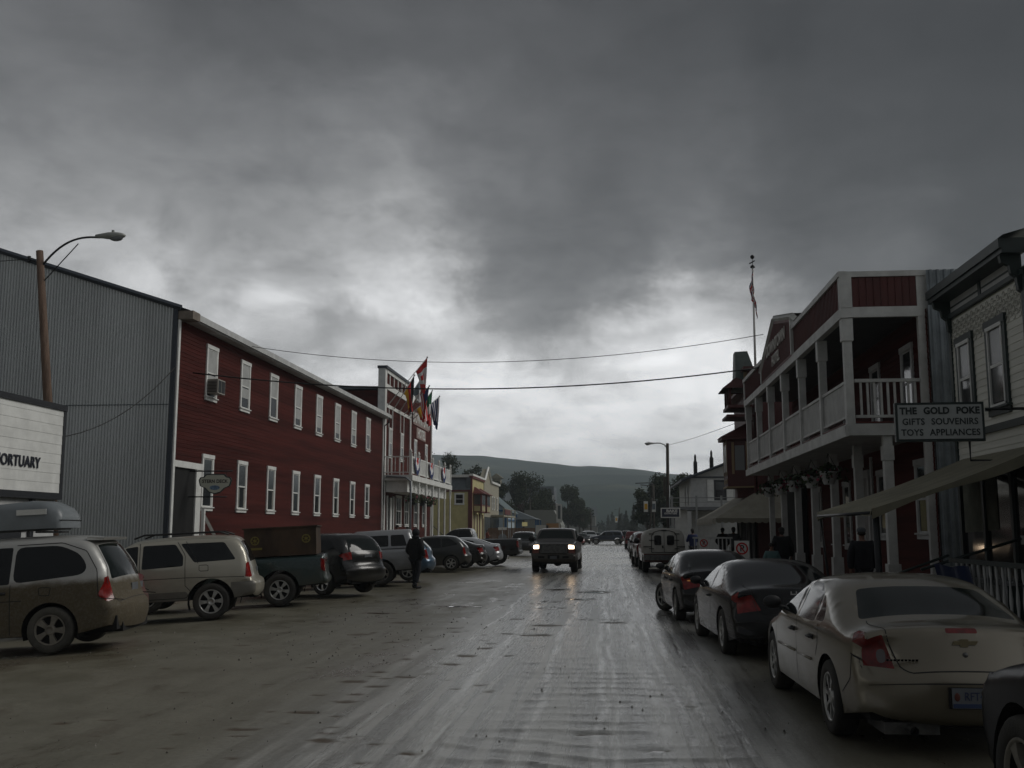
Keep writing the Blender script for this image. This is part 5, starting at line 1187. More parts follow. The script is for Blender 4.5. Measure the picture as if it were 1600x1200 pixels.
awning(a, 5.7, 3.2, 4.0, 2.2, 41.5, 49, mat('pale_canvas', (.27, .26, .21), .85, var=.12, vs=3), .28, .04, True)
m = MB(); V = []; n = 36
for i in range(n+1):
    x = 4.0+3.0*i/n; V += [(x, 40.2, 2.2-.20*(.7+.3*abs(sin(i*pi/3)))), (x, 40.2, 2.2), (max(x, 5.7), 41.5, 3.2)]
m.add(V, [(3*i+j, 3*i+3+j, 3*i+4+j, 3*i+1+j) for i in range(n) for j in (0, 1)]); V = []
for i in range(17): y_ = 40.2+1.3*i/16; V += [(4.0, y_, 2.2-.26*(.75+.25*abs(sin(i*pi/3)))), (4.0, y_, 2.2)]
m.add(V, [(2*i, 2*i+2, 2*i+3, 2*i+1) for i in range(16)]); m.add([(4.0, 40.2, 2.2), (4.0, 41.5, 2.2), (5.7, 41.5, 3.2)], [(0, 1, 2)]); m.build('end_canopy', MATS['pale_canvas'], a, fix=False)
m = MB(); m.tube([(4.05, 40.3, 2.15), (5.7, 40.3, 2.2)], .02, 5); m.tube([(4.05, 48.9, 2.15), (5.7, 48.9, 2.2)], .02, 5); m.build('frame', dark_metal, a)
fp = thing('flagpole', 'tall white flagpole with ball top on the Victorian roof', 'flagpole', (5.98, 42.3, 7.6))
m = MB(); m.tube([(0, 0, 0), (.03, 0, 5.0)], [.055, .035], 8); m.build('pole', white_t, fp)
m = MB(); m.ellipsoid((.03, 0, 5.42), (.09, .09, .09), 0, 10, 8); m.tube([(.03, 0, 5.0), (.03, 0, 5.4)], .012, 6); m.lathe([(.1, 4.96), (.1, 5.02), (.03, 5.08)], 10, c=(.03, 0, 0)); m.tube([(-.1, 0, 5.14), (.03, 0, 5.2), (.12, 0, 5.26)], .025, 4); m.build('finial', dark_metal, fp)
q = thing('flag', 'blue and red crossed flag hanging limp on the tall roof flagpole', 'flag', (5.98, 42.3, 7.6)); m = MB(); V = []; fs = []; mi = []
for j in range(25):
    for i in range(7):
        t_ = j/24; a_ = i/6; V.append((.03-.16*a_*sin(pi*min(1, t_*1.3))+.03*sin(j*.7+i)+(.1*t_ if t_ > .6 else 0)*1.0, -.05+.05*sin(i*2.2+j*.4), 4.9-1.95*t_-.2*a_))
for j in range(24):
    for i in range(6):
        fs.append((j*7+i, j*7+i+1, (j+1)*7+i+1, (j+1)*7+i)); d_ = abs((j % 12)-6)*.5-abs(i-3); mi.append(1 if abs(d_) < .5 or i == 3 else (2 if abs(d_) < 1.1 else 0))
m.v = V; m.f = fs; m.m = mi; m.sm = [True]*len(fs); m.build('cloth', [fb, fr, fw], q, fix=False)

# ------------------------------------------------------------ right: white house, lamp, signs
b = thing('white_house', 'pale gabled house with two dark chimneys beyond the Victorian building', 'house')
wh = mat('house_white', (.46, .47, .46), .7, var=.1); H_ = Face('y', 90, -1)
ht = lambda u: 6.4+.48*min(u-6.7, 13.5-u) if u < 13.5 else 6.4
m = MB(); m.prism([(6.9, -.1), (20, -.1), (20, 6.3), (13.4, 8.6), (6.9, 6.3)], 90.02, 105, 'y'); H_.clap(m, 6.9, 20, 0, 6.3, .2); m.build('wall', wh, b)
m = MB(); m.add([(6.1, 89.3, 6.05), (6.1, 105.5, 6.05), (13.4, 105.5, 8.75), (13.4, 89.3, 8.75), (20.5, 89.3, 6.05), (20.5, 105.5, 6.05)], [(0, 1, 2, 3), (3, 2, 5, 4)]); m.box(6.05, 6.25, 89.3, 105.5, 5.9, 6.08)
m.tube([(6.1, 89.3, 6.0), (13.4, 89.3, 8.7)], .12, 4); m.box(6.9, 20, 89.9, 90.0, 6.2, 6.32); m.build('roof', mat('house_roof', (.035, .045, .06), .5), b)
for x, y_, z_ in ((7.4, 90.8, 8.0), (8.8, 90.8, 8.35)):
    m = MB(); m.box(x-.16, x+.16, y_-.16, y_+.16, 6.2, z_-.4); m.lathe([(.16, z_-.4), (.1, z_-.2), (.1, z_+.1), (.04, z_+.3)], 8, c=(x, y_, 0)); m.build('chimney', dark_metal, b)
H_.window(b, 9.4, 4.3, 6.0, 1.0, fm=mat('black_trim', (.02, .02, .02)), upper=pane_l)
m = MB(); H_.box(m, 8.3, 8.85, 4.2, 6.05, .02, .07); H_.box(m, 9.95, 10.5, 4.2, 6.05, .02, .07); m.build('shutter', white_t, b)
W_ = Face('x', 6.9, -1); W_.window(b, 93, 3.9, 5.7, .9, fm=wh); W_.window(b, 96.5, 3.9, 5.7, .9, fm=wh)
p = thing('porch', 'grey railed porch roof in front of the pale gabled house', 'porch')
m = MB(); m.box(4.9, 10, 84.5, 90, 3.35, 3.6); m.build('roof', mat('porch_grey', (.12, .13, .14), .6), p)
m = MB(); m.box(4.9, 10, 84.5, 84.58, 4.3, 4.36); m.box(4.9, 10, 84.5, 84.58, 3.95, 3.98); m.box(4.9, 4.98, 84.5, 90, 4.3, 4.36)
for x in (4.94, 6.9, 8.9): m.box(x-.08, x+.08, 84.45, 84.6, 0, 4.5)
m.build('railing', mat('porch_rail', (.22, .23, .23), .6), p)
m = MB(); m.box(5.1, 6.2, 85.2, 85.4, 0, 3.35); m.build('panel', wh, p)
q = thing('white_planter', 'long pale railing fence in front of the porch behind the camper', 'fence', (0, 0, 0))
m = MB(); m.box(3.1, 4.6, 40.1, 40.16, 1.42, 1.48); m.box(3.1, 4.6, 40.1, 40.16, .55, .6)
for k in range(10): m.box(3.15+.15*k, 3.19+.15*k, 40.11, 40.15, .3, 1.42)
m.build('rail', white_d, q); q.name = 'railing_fence'
p = thing('street_lamp', 'dark wooden pole street lamp in front of the pale gabled house', 'street lamp', (4.75, 88, 0))
m = MB(); m.tube([(0, 0, -.2), (.12, 0, 9.05)], [.17, .13], 10); m.box(-.3, -.1, -.1, .1, 4.6, 6.2); m.build('pole', mat('pole_dark', (.05, .042, .034), .9, var=.2), p)
m = MB(); m.tube([(.1, 0, 8.6), (-.15, 0, 8.95), (-.5, 0, 9.08), (-1.2, 0, 9.08)], .05, 8); m.tube([(.15, -.2, 0), (.2, -.2, 5.5)], .04, 6); m.build('arm', grey_metal, p); lamp_head(p, -1.45, 9.06, 1.0, -1)
sg = thing('outfitter_sign', 'dark blue sign with white border and lettering behind the lamp pole', 'sign', (4.55, 80, 3.05))
m = MB(); m.box(-.74, .74, -.05, .05, -.38, .38); m.build('border', white_t, sg)
m = MB(); m.box(-.66, .66, -.07, .07, -.31, .31); m.build('board', mat('sign_navy', (.01, .014, .035), .5), sg)
text_part('lettering', 'BAKE', .3, white_t, sg, (.1, -.08, .14), (pi/2, 0, 0), .004, sx=1.2, bold=.008); text_part('lettering', 'OUTFITTERS', .17, white_t, sg, (.0, -.08, -.06), (pi/2, 0, 0), .004, bold=.005)
m = MB(); m.tube([(.74, 0, .25), (1.2, 0, .25)], .03, 6); m.tube([(0.3, 0, -.4), (0.3, 0, -3.2)], .04, 6); m.build('bracket', dark_metal, sg)
for i, (x, y_) in enumerate(((2.8, 24.6), (3.1, 38.0))):
    s_ = thing('no_parking_sign', ('low white no parking sign beside the rear black car', 'low white no parking sign by the railing near the camper')[i], 'sign', (x+.23, y_, 0))
    hz = 1.24 if i == 0 else 1.2
    m = MB(); m.box(-.17, .17, -.012, .012, hz-.26, hz+.26); m.build('board', white_t, s_)
    m = MB(); n = 24; V = []
    for k in range(n):
        a_ = 2*pi*k/n; V += [(.14*cos(a_), -.018, hz+.08+.14*sin(a_)), (.105*cos(a_), -.018, hz+.08+.105*sin(a_))]
    m.add(V, [(2*k, 2*k+1, (2*k+3) % (2*n), (2*k+2) % (2*n)) for k in range(n)]); m.prism([(-.09, .10), (-.07, .12), (.09, -.10), (.07, -.12)], 0, .003, 'z', M=Matrix.Translation((0, -.022, hz+.08)) @ Matrix.Rotation(pi/2, 4, 'X')); m.build('ring', fr, s_)
    text_part('letter_p', 'P', .2, mat('letter_black', (.015, .018, .03), .5), s_, (0, -.016, hz+.08), (pi/2, 0, 0), .001, bold=.004)
    m = MB(); m.box(-.10, .02, -.016, -.012, hz-.13, hz-.115); m.box(-.06, .1, -.016, -.012, hz-.18, hz-.16); m.build('small_print', mat('letter_black', (.015, .018, .03)), s_)
    m = MB(); m.tube([(0, .03, -.05), (0, .03, hz+.2)], .02, 6); m.build('post', grey_metal, s_)
# cables
def cable(pts, label, r=.016):
    P = []
    for (a, c, sag) in pts:
        a, c = Vector(a), Vector(c)
        for i in range(25): t_ = i/24; P.append(a.lerp(c, t_)-Vector((0, 0, 4*sag*t_*(1-t_))))
    o = MB().tube(P, r, 5).build('overhead_cable', cable_m); tag(o, label, 'cable')
cable([((-13.4, 31.6, 6.78), (4.95, 33.6, 7.0), .62)], 'thick sagging cable strung across the street between the red buildings', .022)
cable([((-13.2, 36, 8.45), (4.9, 32.6, 7.9), .75)], 'thin upper cable spanning the street above the thick one', .011)
cable([((-13.45, 30.4, 6.8), (-14.1, 24.2, 4.0), .55)], 'drooping service cable running down the corrugated gable', .014)
cable([((-16.9, 28, 9.7), (-30, 26, 9.2), .2)], 'short wire leaving the lamp pole at the left edge', .012)
cable([((4.9, 88, 8.9), (6.2, 48, 6.8), .1)], 'faint wire from the dark lamp pole to the Victorian building', .014)
# ------------------------------------------------------------ left, farther along: yellow building and neighbours
yel = mat('yellow_siding', (.50, .45, .22), .7, var=.1, vs=1.5); yel2 = mat('pale_yellow', (.42, .38, .22), .7, var=.1); rtrim = mat('oxblood_trim', (.11, .022, .02), .6)
tanw = mat('tan_wall', (.34, .32, .25), .7, var=.1)
b = thing('yellow_building', 'yellow two-storey building with oxblood trim and grey mansard roof', 'building')
F_ = Face('x', -14.1, 1); E_ = Face('y', 103.6, -1)
m = MB(); m.box(-24, -14.15, 103.65, 114, -.2, 5.75); E_.clap(m, -24, -14.2, 0, 5.7, .16); F_.clap(m, 103.7, 114, 3.0, 5.8, .16); F_.clap(m, 103.7, 113.8, 5.8, 7.0, .16); m.build('wall', yel, b)
m = MB(); m.add([(-24, 103.5, 5.75), (-14.2, 103.5, 5.75), (-14.3, 104.2, 7.1), (-24, 104.2, 7.1), (-24, 113, 7.1), (-14.3, 113, 7.1)], [(0, 1, 2, 3), (3, 2, 5, 4)]); m.box(-14.6, -14.15, 103.6, 113.8, 5.75, 7.05); m.build('roof', roof_g, b)
m = MB(); m.box(-24, -14.3, 103.9, 104.3, 7.08, 7.35); F_.box(m, 103.6, 113.9, 7.22, 7.42, -.2, .2); m.build('white_coping', white_t, b)
m = MB(); F_.box(m, 103.6, 113.9, 7.0, 7.22, -.2, .15); F_.box(m, 103.55, 103.95, 0, 7.0, -.05, .1); E_.box(m, -24, -14.2, 5.6, 5.78, 0, .1); E_.box(m, -14.4, -14.05, 0, 5.7, 0, .08)
for u in (105.5, 108, 110, 112.5): F_.box(m, u, u+.15, 0, 3.4, 0, .1)
m.build('trim', rtrim, b)
for u in (106.6, 111.0):
    m = MB(); m.box(-14.1, -13.2, u-1.5, u+1.5, 3.55, 5.45); bay = m.build('bay', rtrim, b)
    m = MB(); m.add([(-12.9, u-1.9, 5.45), (-12.9, u+1.9, 5.45), (-14.1, u+1.9, 5.45), (-14.1, u-1.9, 5.45), (-14.1, u-.6, 6.2), (-14.1, u+.6, 6.2)], [(0, 1, 5, 4), (1, 2, 5), (3, 0, 4)]); m.build('bay_roof', rtrim, bay)
    m = MB(); B_ = Face('x', -13.2, 1); B_.box(m, u-1.2, u-.1, 4.35, 5.3, 0, .02); B_.box(m, u+.1, u+1.2, 4.35, 5.3, 0, .02); Face('y', u-1.5, -1).box(m, -14.0, -13.35, 4.35, 5.3, 0, .02); m.build('pane', pane_l, bay)
    m = MB(); B_.box(m, u-1.2, u-.1, 3.65, 4.2, 0, .02); B_.box(m, u+.1, u+1.2, 3.65, 4.2, 0, .02); Face('y', u-1.5, -1).box(m, -14.0, -13.35, 3.65, 4.2, 0, .02); m.build('panel', yel2, bay)
for u in (-15.3, -18.6): E_.window(b, u, 4.25, 5.45, 1.0, n=.02, gm=pane_m)
m = MB(); F_.box(m, 104.2, 113.5, .2, 3.2, 0, .02); m.build('shopfront', yel2, b)
m = MB(); E_.box(m, -21, -17.8, 1.2, 1.3, .3, 1.3); m.tube([(-17.8, 102.3, 1.3), (-16.6, 102.3, .1)], .06, 4); m.tube([(-21, 102.3, 2.2), (-17.8, 102.3, 2.2), (-16.6, 102.3, 1.1)], .04, 4)
for x in (-21, -19.4, -17.8, -16.6): m.box(x-.04, x+.04, 102.25, 102.33, 0, 2.2 if x < -17 else 1.1)
m.build('side_stairs', dark_metal, b)
b = thing('gabled_shop', 'narrow tan shop front with a steep white edged gable beside the yellow building', 'building')
m = MB(); gq = lambda u: 7.4+1.35*max(0, 1-abs(u-117)/3)
m.prism([(114.0, -.2), (120.0, -.2), (120.0, 7.3), (117, 8.7), (114, 7.3)], -14.6, -14.05, 'x'); m.box(-24, -14.6, 114.2, 119.8, -.2, 6.6); m.build('wall', tanw, b)
m = MB()
for a_, c_ in (((113.7, 7.2), (117, 8.85)), ((117, 8.85), (120.3, 7.2))): m.tube([(-13.95, a_[0], a_[1]), (-13.95, c_[0], c_[1])], .13, 4)
m.build('trim', white_t, b); m = MB(); F_.box(m, 114.3, 119.7, .2, 3.2, .05, .1); m.build('shopfront', pane_l, b)
b = thing('tan_building', 'tan flat-fronted building with a small dark red board beyond the gabled shop', 'building')
m = MB(); m.box(-24, -14.6, 120.3, 129.5, -.2, 6.6); m.box(-14.6, -14.1, 120.3, 129.5, -.2, 7.2); m.build('wall', tanw, b)
m = MB(); F_.box(m, 120.2, 129.6, 7.2, 7.45, -.2, .2); m.build('white_coping', white_t, b)
for u in (122, 124, 127): F_.window(b, u, 4.1, 5.7, .9, n=.02)
m = MB(); F_.box(m, 120.3, 135, 3.3, 3.5, .1, 1.6); F_.box(m, 120.3, 135, 4.2, 4.25, 1.5, 1.6)
for u in (120.4, 125, 130, 134.9): F_.box(m, u-.08, u+.08, 0, 4.2, 1.5, 1.62)
m.build('veranda', tanw, b)
m = MB(); F_.box(m, 121, 127.5, 3.55, 4.15, 1.62, 1.7); m.build('red_board', rtrim, b)
m = MB(); F_.box(m, 120.4, 129.3, .2, 3.2, 0, .05); m.build('shopfront', pane_m, b)
lblue = mat('light_blue_wall', (.36, .44, .50), .7, var=.08); dblue = mat('blue_trim', (.02, .09, .20), .6)
b = thing('pale_blue_house', 'pale blue gabled house with bright blue corner trim', 'house')
m = MB(); m.prism([(-23, -.2), (-14.2, -.2), (-14.2, 4.5), (-18.6, 8.2), (-23, 4.5)], 139, 152, 'y'); m.build('wall', lblue, b)
m = MB(); m.add([(-13.6, 138.6, 4.1), (-13.6, 152.4, 4.1), (-18.6, 152.4, 8.4), (-18.6, 138.6, 8.4), (-23.6, 138.6, 4.1), (-23.6, 152.4, 4.1)], [(0, 1, 2, 3), (3, 2, 5, 4)]); m.build('roof', mat('grey_blue_roof', (.10, .14, .15), .7), b)
m = MB(); m.box(-14.35, -14.05, 138.9, 139.2, 0, 4.4); m.box(-17.5, -14.0, 138.7, 138.9, 4.2, 4.45); m.box(-14.1, -14.0, 140, 152, 3.0, 3.2); m.build('trim', dblue, b)
b = thing('blue_porch_shop', 'bright blue porched shop with a hipped grey awning roof', 'building')
m = MB(); m.box(-20, -14.0, 154, 164, -.2, 4.0); m.build('wall', dblue, b)
m = MB(); m.add([(-11.0, 153.4, 3.3), (-11.0, 165, 3.3), (-16.5, 165, 3.3), (-16.5, 153.4, 3.3), (-14.5, 156, 4.7), (-14.5, 162, 4.7)], [(0, 1, 5, 4), (1, 2, 5), (2, 3, 4, 5), (3, 0, 4)]); m.build('roof', roof_g, b)
m = MB()
for y_ in (153.8, 157, 160, 164.5): m.box(-11.3, -11.1, y_-.1, y_+.1, 0, 3.3)
m.box(-11.3, -11.2, 153.8, 164.5, .6, 1.1); m.build('post', dblue, b)
m = MB(); m.box(-13.2, -12.4, 153.3, 153.35, 2.3, 2.9); m.build('lit_sign', mat('lit_sign', (.5, .45, .2), .5, emit=(1, .85, .4), es=.12), b)
b = thing('light_grey_shed', 'low light grey shed beyond the bright blue porch', 'building')
m = MB(); m.prism([(-15.5, -.2), (-8.9, -.2), (-8.9, 2.6), (-10.2, 5.3), (-15.5, 5.3)], 185, 200, 'y'); m.build('wall', mat('shed_grey', (.2, .21, .19), .8), b)
b = thing('grey_roofed_hall', 'large hall with a grey roof and small cupola behind the pale blue house', 'building')
m = MB(); m.box(-40, -20, 186, 204, -.2, 6.5); m.build('wall', mat('hall_wall', (.12, .13, .13), .8), b)
m = MB(); m.add([(-40, 185, 6.4), (-19, 185, 6.4), (-20, 195, 10.6), (-40, 195, 10.6), (-19, 205, 6.4), (-40, 205, 6.4)], [(0, 1, 2, 3), (3, 2, 4, 5), (1, 4, 2)]); m.build('roof', roof_g, b)
m = MB(); m.box(-22.3, -20.8, 194, 196, 10.3, 11.5); m.prism([(-22.8, 11.5), (-20.3, 11.5), (-21.55, 12.4)], 193.6, 196.4, 'y'); m.build('cupola', tanw, b)
b = thing('red_brown_warehouse', 'dark red-brown warehouse behind the parked trucks at the street end', 'building')
m = MB(); m.box(-24, -12.4, 232, 250, -.2, 7.6); m.build('wall', mat('rust_brown', (.05, .018, .014), .8, var=.2), b)
m = MB(); m.box(-24.2, -12.3, 231.8, 250, 7.6, 7.8); m.box(-12.45, -12.2, 231.7, 232, 0, 7.6); m.box(-20, -12.4, 231.8, 232, 5.0, 5.2); m.build('trim', mat('porch_rail', (.22, .23, .23)), b)
b = thing('grey_block_house', 'tall grey-sided house with a pale corner above the dark red-brown warehouse', 'building')
m = MB(); m.box(-28, -14.2, 258, 270, -.2, 12.6); m.build('wall', mat('slate_siding', (.13, .15, .17), .8), b)
m = MB(); m.box(-14.6, -14.1, 257.8, 258, 8.6, 10.4); m.build('trim', white_d, b)
b = thing('far_grey_house', 'far grey house closing the view under the hill left of the street end', 'house')
m = MB(); m.box(-22, -6, 400, 415, -.2, 7.2); m.build('wall', mat('far_wall', (.17, .17, .155), .8), b)
m = MB(); m.add([(-16, 399, 7.0), (-5, 399, 7.0), (-5.6, 405, 10.5), (-16, 405, 10.5)], [(0, 1, 2, 3)]); m.prism([(-22, 7), (-16, 7), (-16, 10), (-19, 10)], 399, 401, 'y'); m.build('roof', roof_g, b)
b = thing('far_low_shed', 'far low grey shed beside the street end below the grey house', 'building')
m = MB(); m.box(-8, -4, 300, 306, -.2, 2.6); m.build('wall', mat('far_wall', (.17, .17, .155)), b); m = MB(); m.box(-8.2, -3.8, 299.8, 306, 2.6, 2.8); m.build('roof', roof_g, b)
q = thing('board_fence', 'brown board fence on the far side of the side street', 'fence')
m = MB(); W2 = Face('y', 104, -1)
for k in range(32): W2.box(m, -12.4+.15*k, -12.27+.15*k, .5, 1.95, 0, .03)
m.build('boards', mat('fence_brown', (.15, .085, .045), .8, var=.2), q); m = MB(); W2.box(m, -12.4, -7.6, .6, .72, .031, .08); m.build('rail', mat('fence_brown', (.15, .085, .045)), q)
q = thing('stop_sign', 'back of an octagonal stop sign with a street name plate at the side street', 'sign', (-8.42, 80, 0))
m = MB(); m.tube([(0, 0, -.1), (0, 0, 1.9)], .03, 6); m.build('post', grey_metal, q)
m = MB(); m.prism([(.36*cos(pi/8+k*pi/4), 1.12+.36*sin(pi/8+k*pi/4)) for k in range(8)], .04, .06, 'y'); m.build('plate', grey_metal, q)
m = MB(); m.box(-.33, .33, -.02, .02, 1.75, 1.95); m.build('name_plate', white_t, q)
q = thing('menu_board', 'small white notice board by the bright blue porch', 'sign', (-8.0, 120, 0)); m = MB(); m.box(-.75, .75, -.04, .04, 1.2, 2.3); m.build('board', white_d, q); m = MB(); m.box(-.7, -.6, -.03, .03, 0, 1.2); m.box(.6, .7, -.03, .03, 0, 1.2); m.build('post', wood_m, q)
q = thing('orange_board', 'orange-tan hoarding above the parked trucks', 'sign', (-6.7, 120, 0)); m = MB(); m.box(-.8, .8, -.04, .04, 1.9, 2.5); m.build('board', mat('orange_board', (.36, .2, .09), .7), q); m = MB(); m.box(-.7, -.6, -.03, .03, 0, 1.9); m.box(.6, .7, -.03, .03, 0, 1.9); m.build('post', wood_m, q)
q = thing('vertical_sign', 'tall narrow white frame sign standing over the moving truck', 'sign', (-5.9, 118, 0)); m = MB(); m.box(-.33, .33, -.05, .05, 2.6, 4.7); m.build('board', white_d, q); m = MB(); m.box(-.16, .16, -.07, .07, 3.0, 4.5); m.build('panel', roof_g, q); m = MB(); m.box(-.05, .05, -.05, .05, 0, 2.6); m.build('post', white_d, q)

# ------------------------------------------------------------ trees
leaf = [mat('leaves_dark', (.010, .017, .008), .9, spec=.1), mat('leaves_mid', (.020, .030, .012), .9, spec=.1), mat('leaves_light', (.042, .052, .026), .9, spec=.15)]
spr = [mat('spruce_dark', (.010, .018, .012), .9), mat('spruce_mid', (.018, .03, .018), .9), mat('spruce_light', (.03, .042, .024), .9)]
bark = mat('bark', (.07, .06, .045), .9, var=.3)
def tree(x, y, h, r, label, kind='leafy', n=1500, leafs=.30, base=.22, group=None, z0=0, seed=None):
    rs = random.Random(seed if seed is not None else int(x*13+y*7)); t = thing('tree' if kind == 'leafy' else 'spruce_tree', label, 'tree', (x, y, z0), 0, group)
    m = MB(); m.tube([(0, 0, -.3), (.03*h*rs.uniform(-1, 1), 0, h*.4), (.03*h*rs.uniform(-1, 1), .1, h*.8)], [.028*h, .018*h, .006*h], 7)
    blobs = []
    if kind == 'leafy':
        for i in range(16):
            a = rs.uniform(0, 2*pi); q = rs.uniform(.15, 1)**.6; zz = h*(base+.12+(1-base-.2)*rs.random()); rr = r*q*(1-.55*max(0, (zz/h-.55)/.45)); p_ = Vector((rr*cos(a)*.75, rr*sin(a)*.75, zz))
            m.tube([(0, 0, zz*.55), (p_.x*.5, p_.y*.5, zz*.82), p_], [.010*h, .006*h, .003*h], 5); blobs.append((p_, r*rs.uniform(.24, .42)))
    m.build('trunk', bark, t)
    m = MB()
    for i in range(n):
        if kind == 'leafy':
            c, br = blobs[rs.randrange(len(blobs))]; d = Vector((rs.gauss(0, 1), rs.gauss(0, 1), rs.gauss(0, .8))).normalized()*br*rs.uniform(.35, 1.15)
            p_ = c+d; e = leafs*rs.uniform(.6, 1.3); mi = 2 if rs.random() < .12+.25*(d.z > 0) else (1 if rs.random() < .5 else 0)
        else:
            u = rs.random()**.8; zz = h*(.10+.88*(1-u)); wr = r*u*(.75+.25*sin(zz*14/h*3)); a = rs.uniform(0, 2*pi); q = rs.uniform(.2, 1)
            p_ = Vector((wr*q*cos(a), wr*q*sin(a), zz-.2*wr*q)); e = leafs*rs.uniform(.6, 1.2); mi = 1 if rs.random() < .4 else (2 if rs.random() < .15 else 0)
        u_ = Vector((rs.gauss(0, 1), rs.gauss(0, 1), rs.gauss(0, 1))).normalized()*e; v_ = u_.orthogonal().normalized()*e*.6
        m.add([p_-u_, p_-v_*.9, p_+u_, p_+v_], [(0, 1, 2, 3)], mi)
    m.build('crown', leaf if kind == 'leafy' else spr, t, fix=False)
    return t
T = [(-29.5, 165, 16, 4.2, 'sparse tree rising behind the hotel balcony on the left', 'leafy', 1300), (-27.0, 172, 15.3, 3.4, 'sparse tree behind the gabled tan shop', 'leafy', 1300),
     (-23.2, 176, 13.6, 3.2, 'small tree right of the gabled tan shop', 'leafy', 1200), (-19.8, 182, 11.0, 2.8, 'low tree in front of the large grey-roofed hall', 'leafy', 900),
     (-17.0, 205, 13.4, 4.6, 'broad leafy tree behind the blue porch', 'leafy', 2600), (-13.4, 212, 10.6, 3.4, 'rounded tree right of the broad leafy one', 'leafy', 1500),
     (-10.6, 262, 13.0, 4.0, 'tall dark tree at the street end, left half of the dark pair', 'leafy', 3400), (-7.7, 255, 10.6, 3.6, 'tall dark tree at the street end, right half of the dark pair', 'leafy', 3000),
     (-6.6, 245, 6.5, 2.2, 'short dark tree below the dark pair at the street end', 'leafy', 1000),
     (7.6, 150, 9.8, 3.6, 'dark bushy tree beyond the camper, tallest of the right group', 'leafy', 2800), (5.4, 158, 8.2, 2.6, 'dark bushy tree left of the tallest on the right', 'leafy', 2000),
     (10.2, 140, 9.2, 3.0, 'olive tree behind the dark blue sign', 'leafy', 1800), (8.4, 122, 6.2, 2.6, 'low dark tree under the dark blue sign', 'leafy', 1500),
     (5.2, 240, 7.6, 2.0, 'far spruce beside the banners', 'spruce', 700), (2.6, 300, 6.4, 1.9, 'far small spruce near the street end', 'spruce', 500), (4.2, 290, 7.2, 2.2, 'far spruce right of the smallest one', 'spruce', 600),
     (-1.2, 420, 8.0, 2.8, 'distant spruce left of the vanishing road', 'spruce', 500), (1.0, 430, 7.0, 2.6, 'distant spruce right of the vanishing road', 'spruce', 500)]
for x, y, h, r, l_, k_, n in T: tree(x, y, h, r, l_, k_, int(n*2.6), .19 if y < 200 else (.22 if y < 280 else .3))
def woods():        # far treeline: nobody could count it
    rs = random.Random(3); m = MB()
    for i in range(15000):
        x = rs.uniform(-150, 170); y = rs.uniform(430, 520)
        if abs(x) < 0: continue
        hh = 5.5+2.2*sin(x*.35)+2.0*sin(x*1.3+1)+1.2*sin(x*3.1); z = hh*rs.random()**.7; e = rs.uniform(.35, .8)
        u_ = Vector((rs.gauss(0, 1), rs.gauss(0, .4), rs.gauss(0, 1.2))).normalized()*e; v_ = Vector((u_.z, 0, -u_.x)).normalized()*e*.6; p_ = Vector((x, y, max(0, z)))
        m.add([p_-u_, p_-v_, p_+u_, p_+v_], [(0, 1, 2, 3)], rs.choice((0, 0, 1, 2)))
    o = m.build('woods', spr, None, fix=False); tag(o, 'dark far-off treeline at the foot of the hill', 'woods', kind='stuff')
woods()
for x, y_, l_, hz, s_ in ((4.0, 108, 'leaning pole with two pale banners beyond the camper', 4.6, 1), (1.9, 300, 'far pole with two small banners near the street end', 4.4, 1)):
    q = thing('banner_pole', l_, 'pole', (x, y_, 0)); k_ = y_/108
    m = MB(); m.tube([(-.15*k_, 0, 0), (.25*k_, 0, 2.3*k_+1.75 if k_ > 1 else 5.0)], .09*k_**.3, 8); m.tube([(-.9, 0, 7.6 if k_ > 1 else 6.4), (.3, 0, 7.7 if k_ > 1 else 6.3), (.25, 0, 4.9)], .05, 6); m.build('pole', mat('pole_dark', (.05, .042, .034), .9, var=.2), q)
    for j, (dx, mm) in enumerate(((-.38, fy), (.42, fgr))):
        m = MB(); m.box(dx*1.0-.22*k_**.5, dx+.22*k_**.5, -.02, .02, 3.6 if k_ < 2 else 3.9, 4.7 if k_ < 2 else 5.6); bn = m.build('banner', white_t, q)
        m = MB(); m.box(dx-.15*k_**.5, dx+.17*k_**.5, -.03, .03, 3.85 if k_ < 2 else 4.3, 4.45 if k_ < 2 else 5.2); m.build('banner_print', mm, bn)
for x, y_, h, l_ in ((-3.9, 200, 5.2, 'thin utility pole left of the street end'), (-14.9, 190, 7.4, 'bare pale trunk-like pole behind the orange-tan hoarding'), (5.3, 130, 7.4, 'faint street lamp behind the banner pole')):
    q = thing('utility_pole', l_, 'pole', (x, y_, 0)); m = MB(); m.tube([(0, 0, 0), (.05, 0, h)], [.14, .1], 8); m.build('pole', mat('pole_dark', (.05, .042, .034), .9, var=.2), q)
    if h > 7.39 and x > 0: m = MB(); m.tube([(0, 0, h), (-.6, 0, h+.2), (-2.2, 0, h+.15)], .06, 6); m.build('arm', dark_metal, q)
    else: m = MB(); m.box(-.6, .6, -.06, .06, h-.5, h-.38); m.build('crossarm', dark_metal, q)
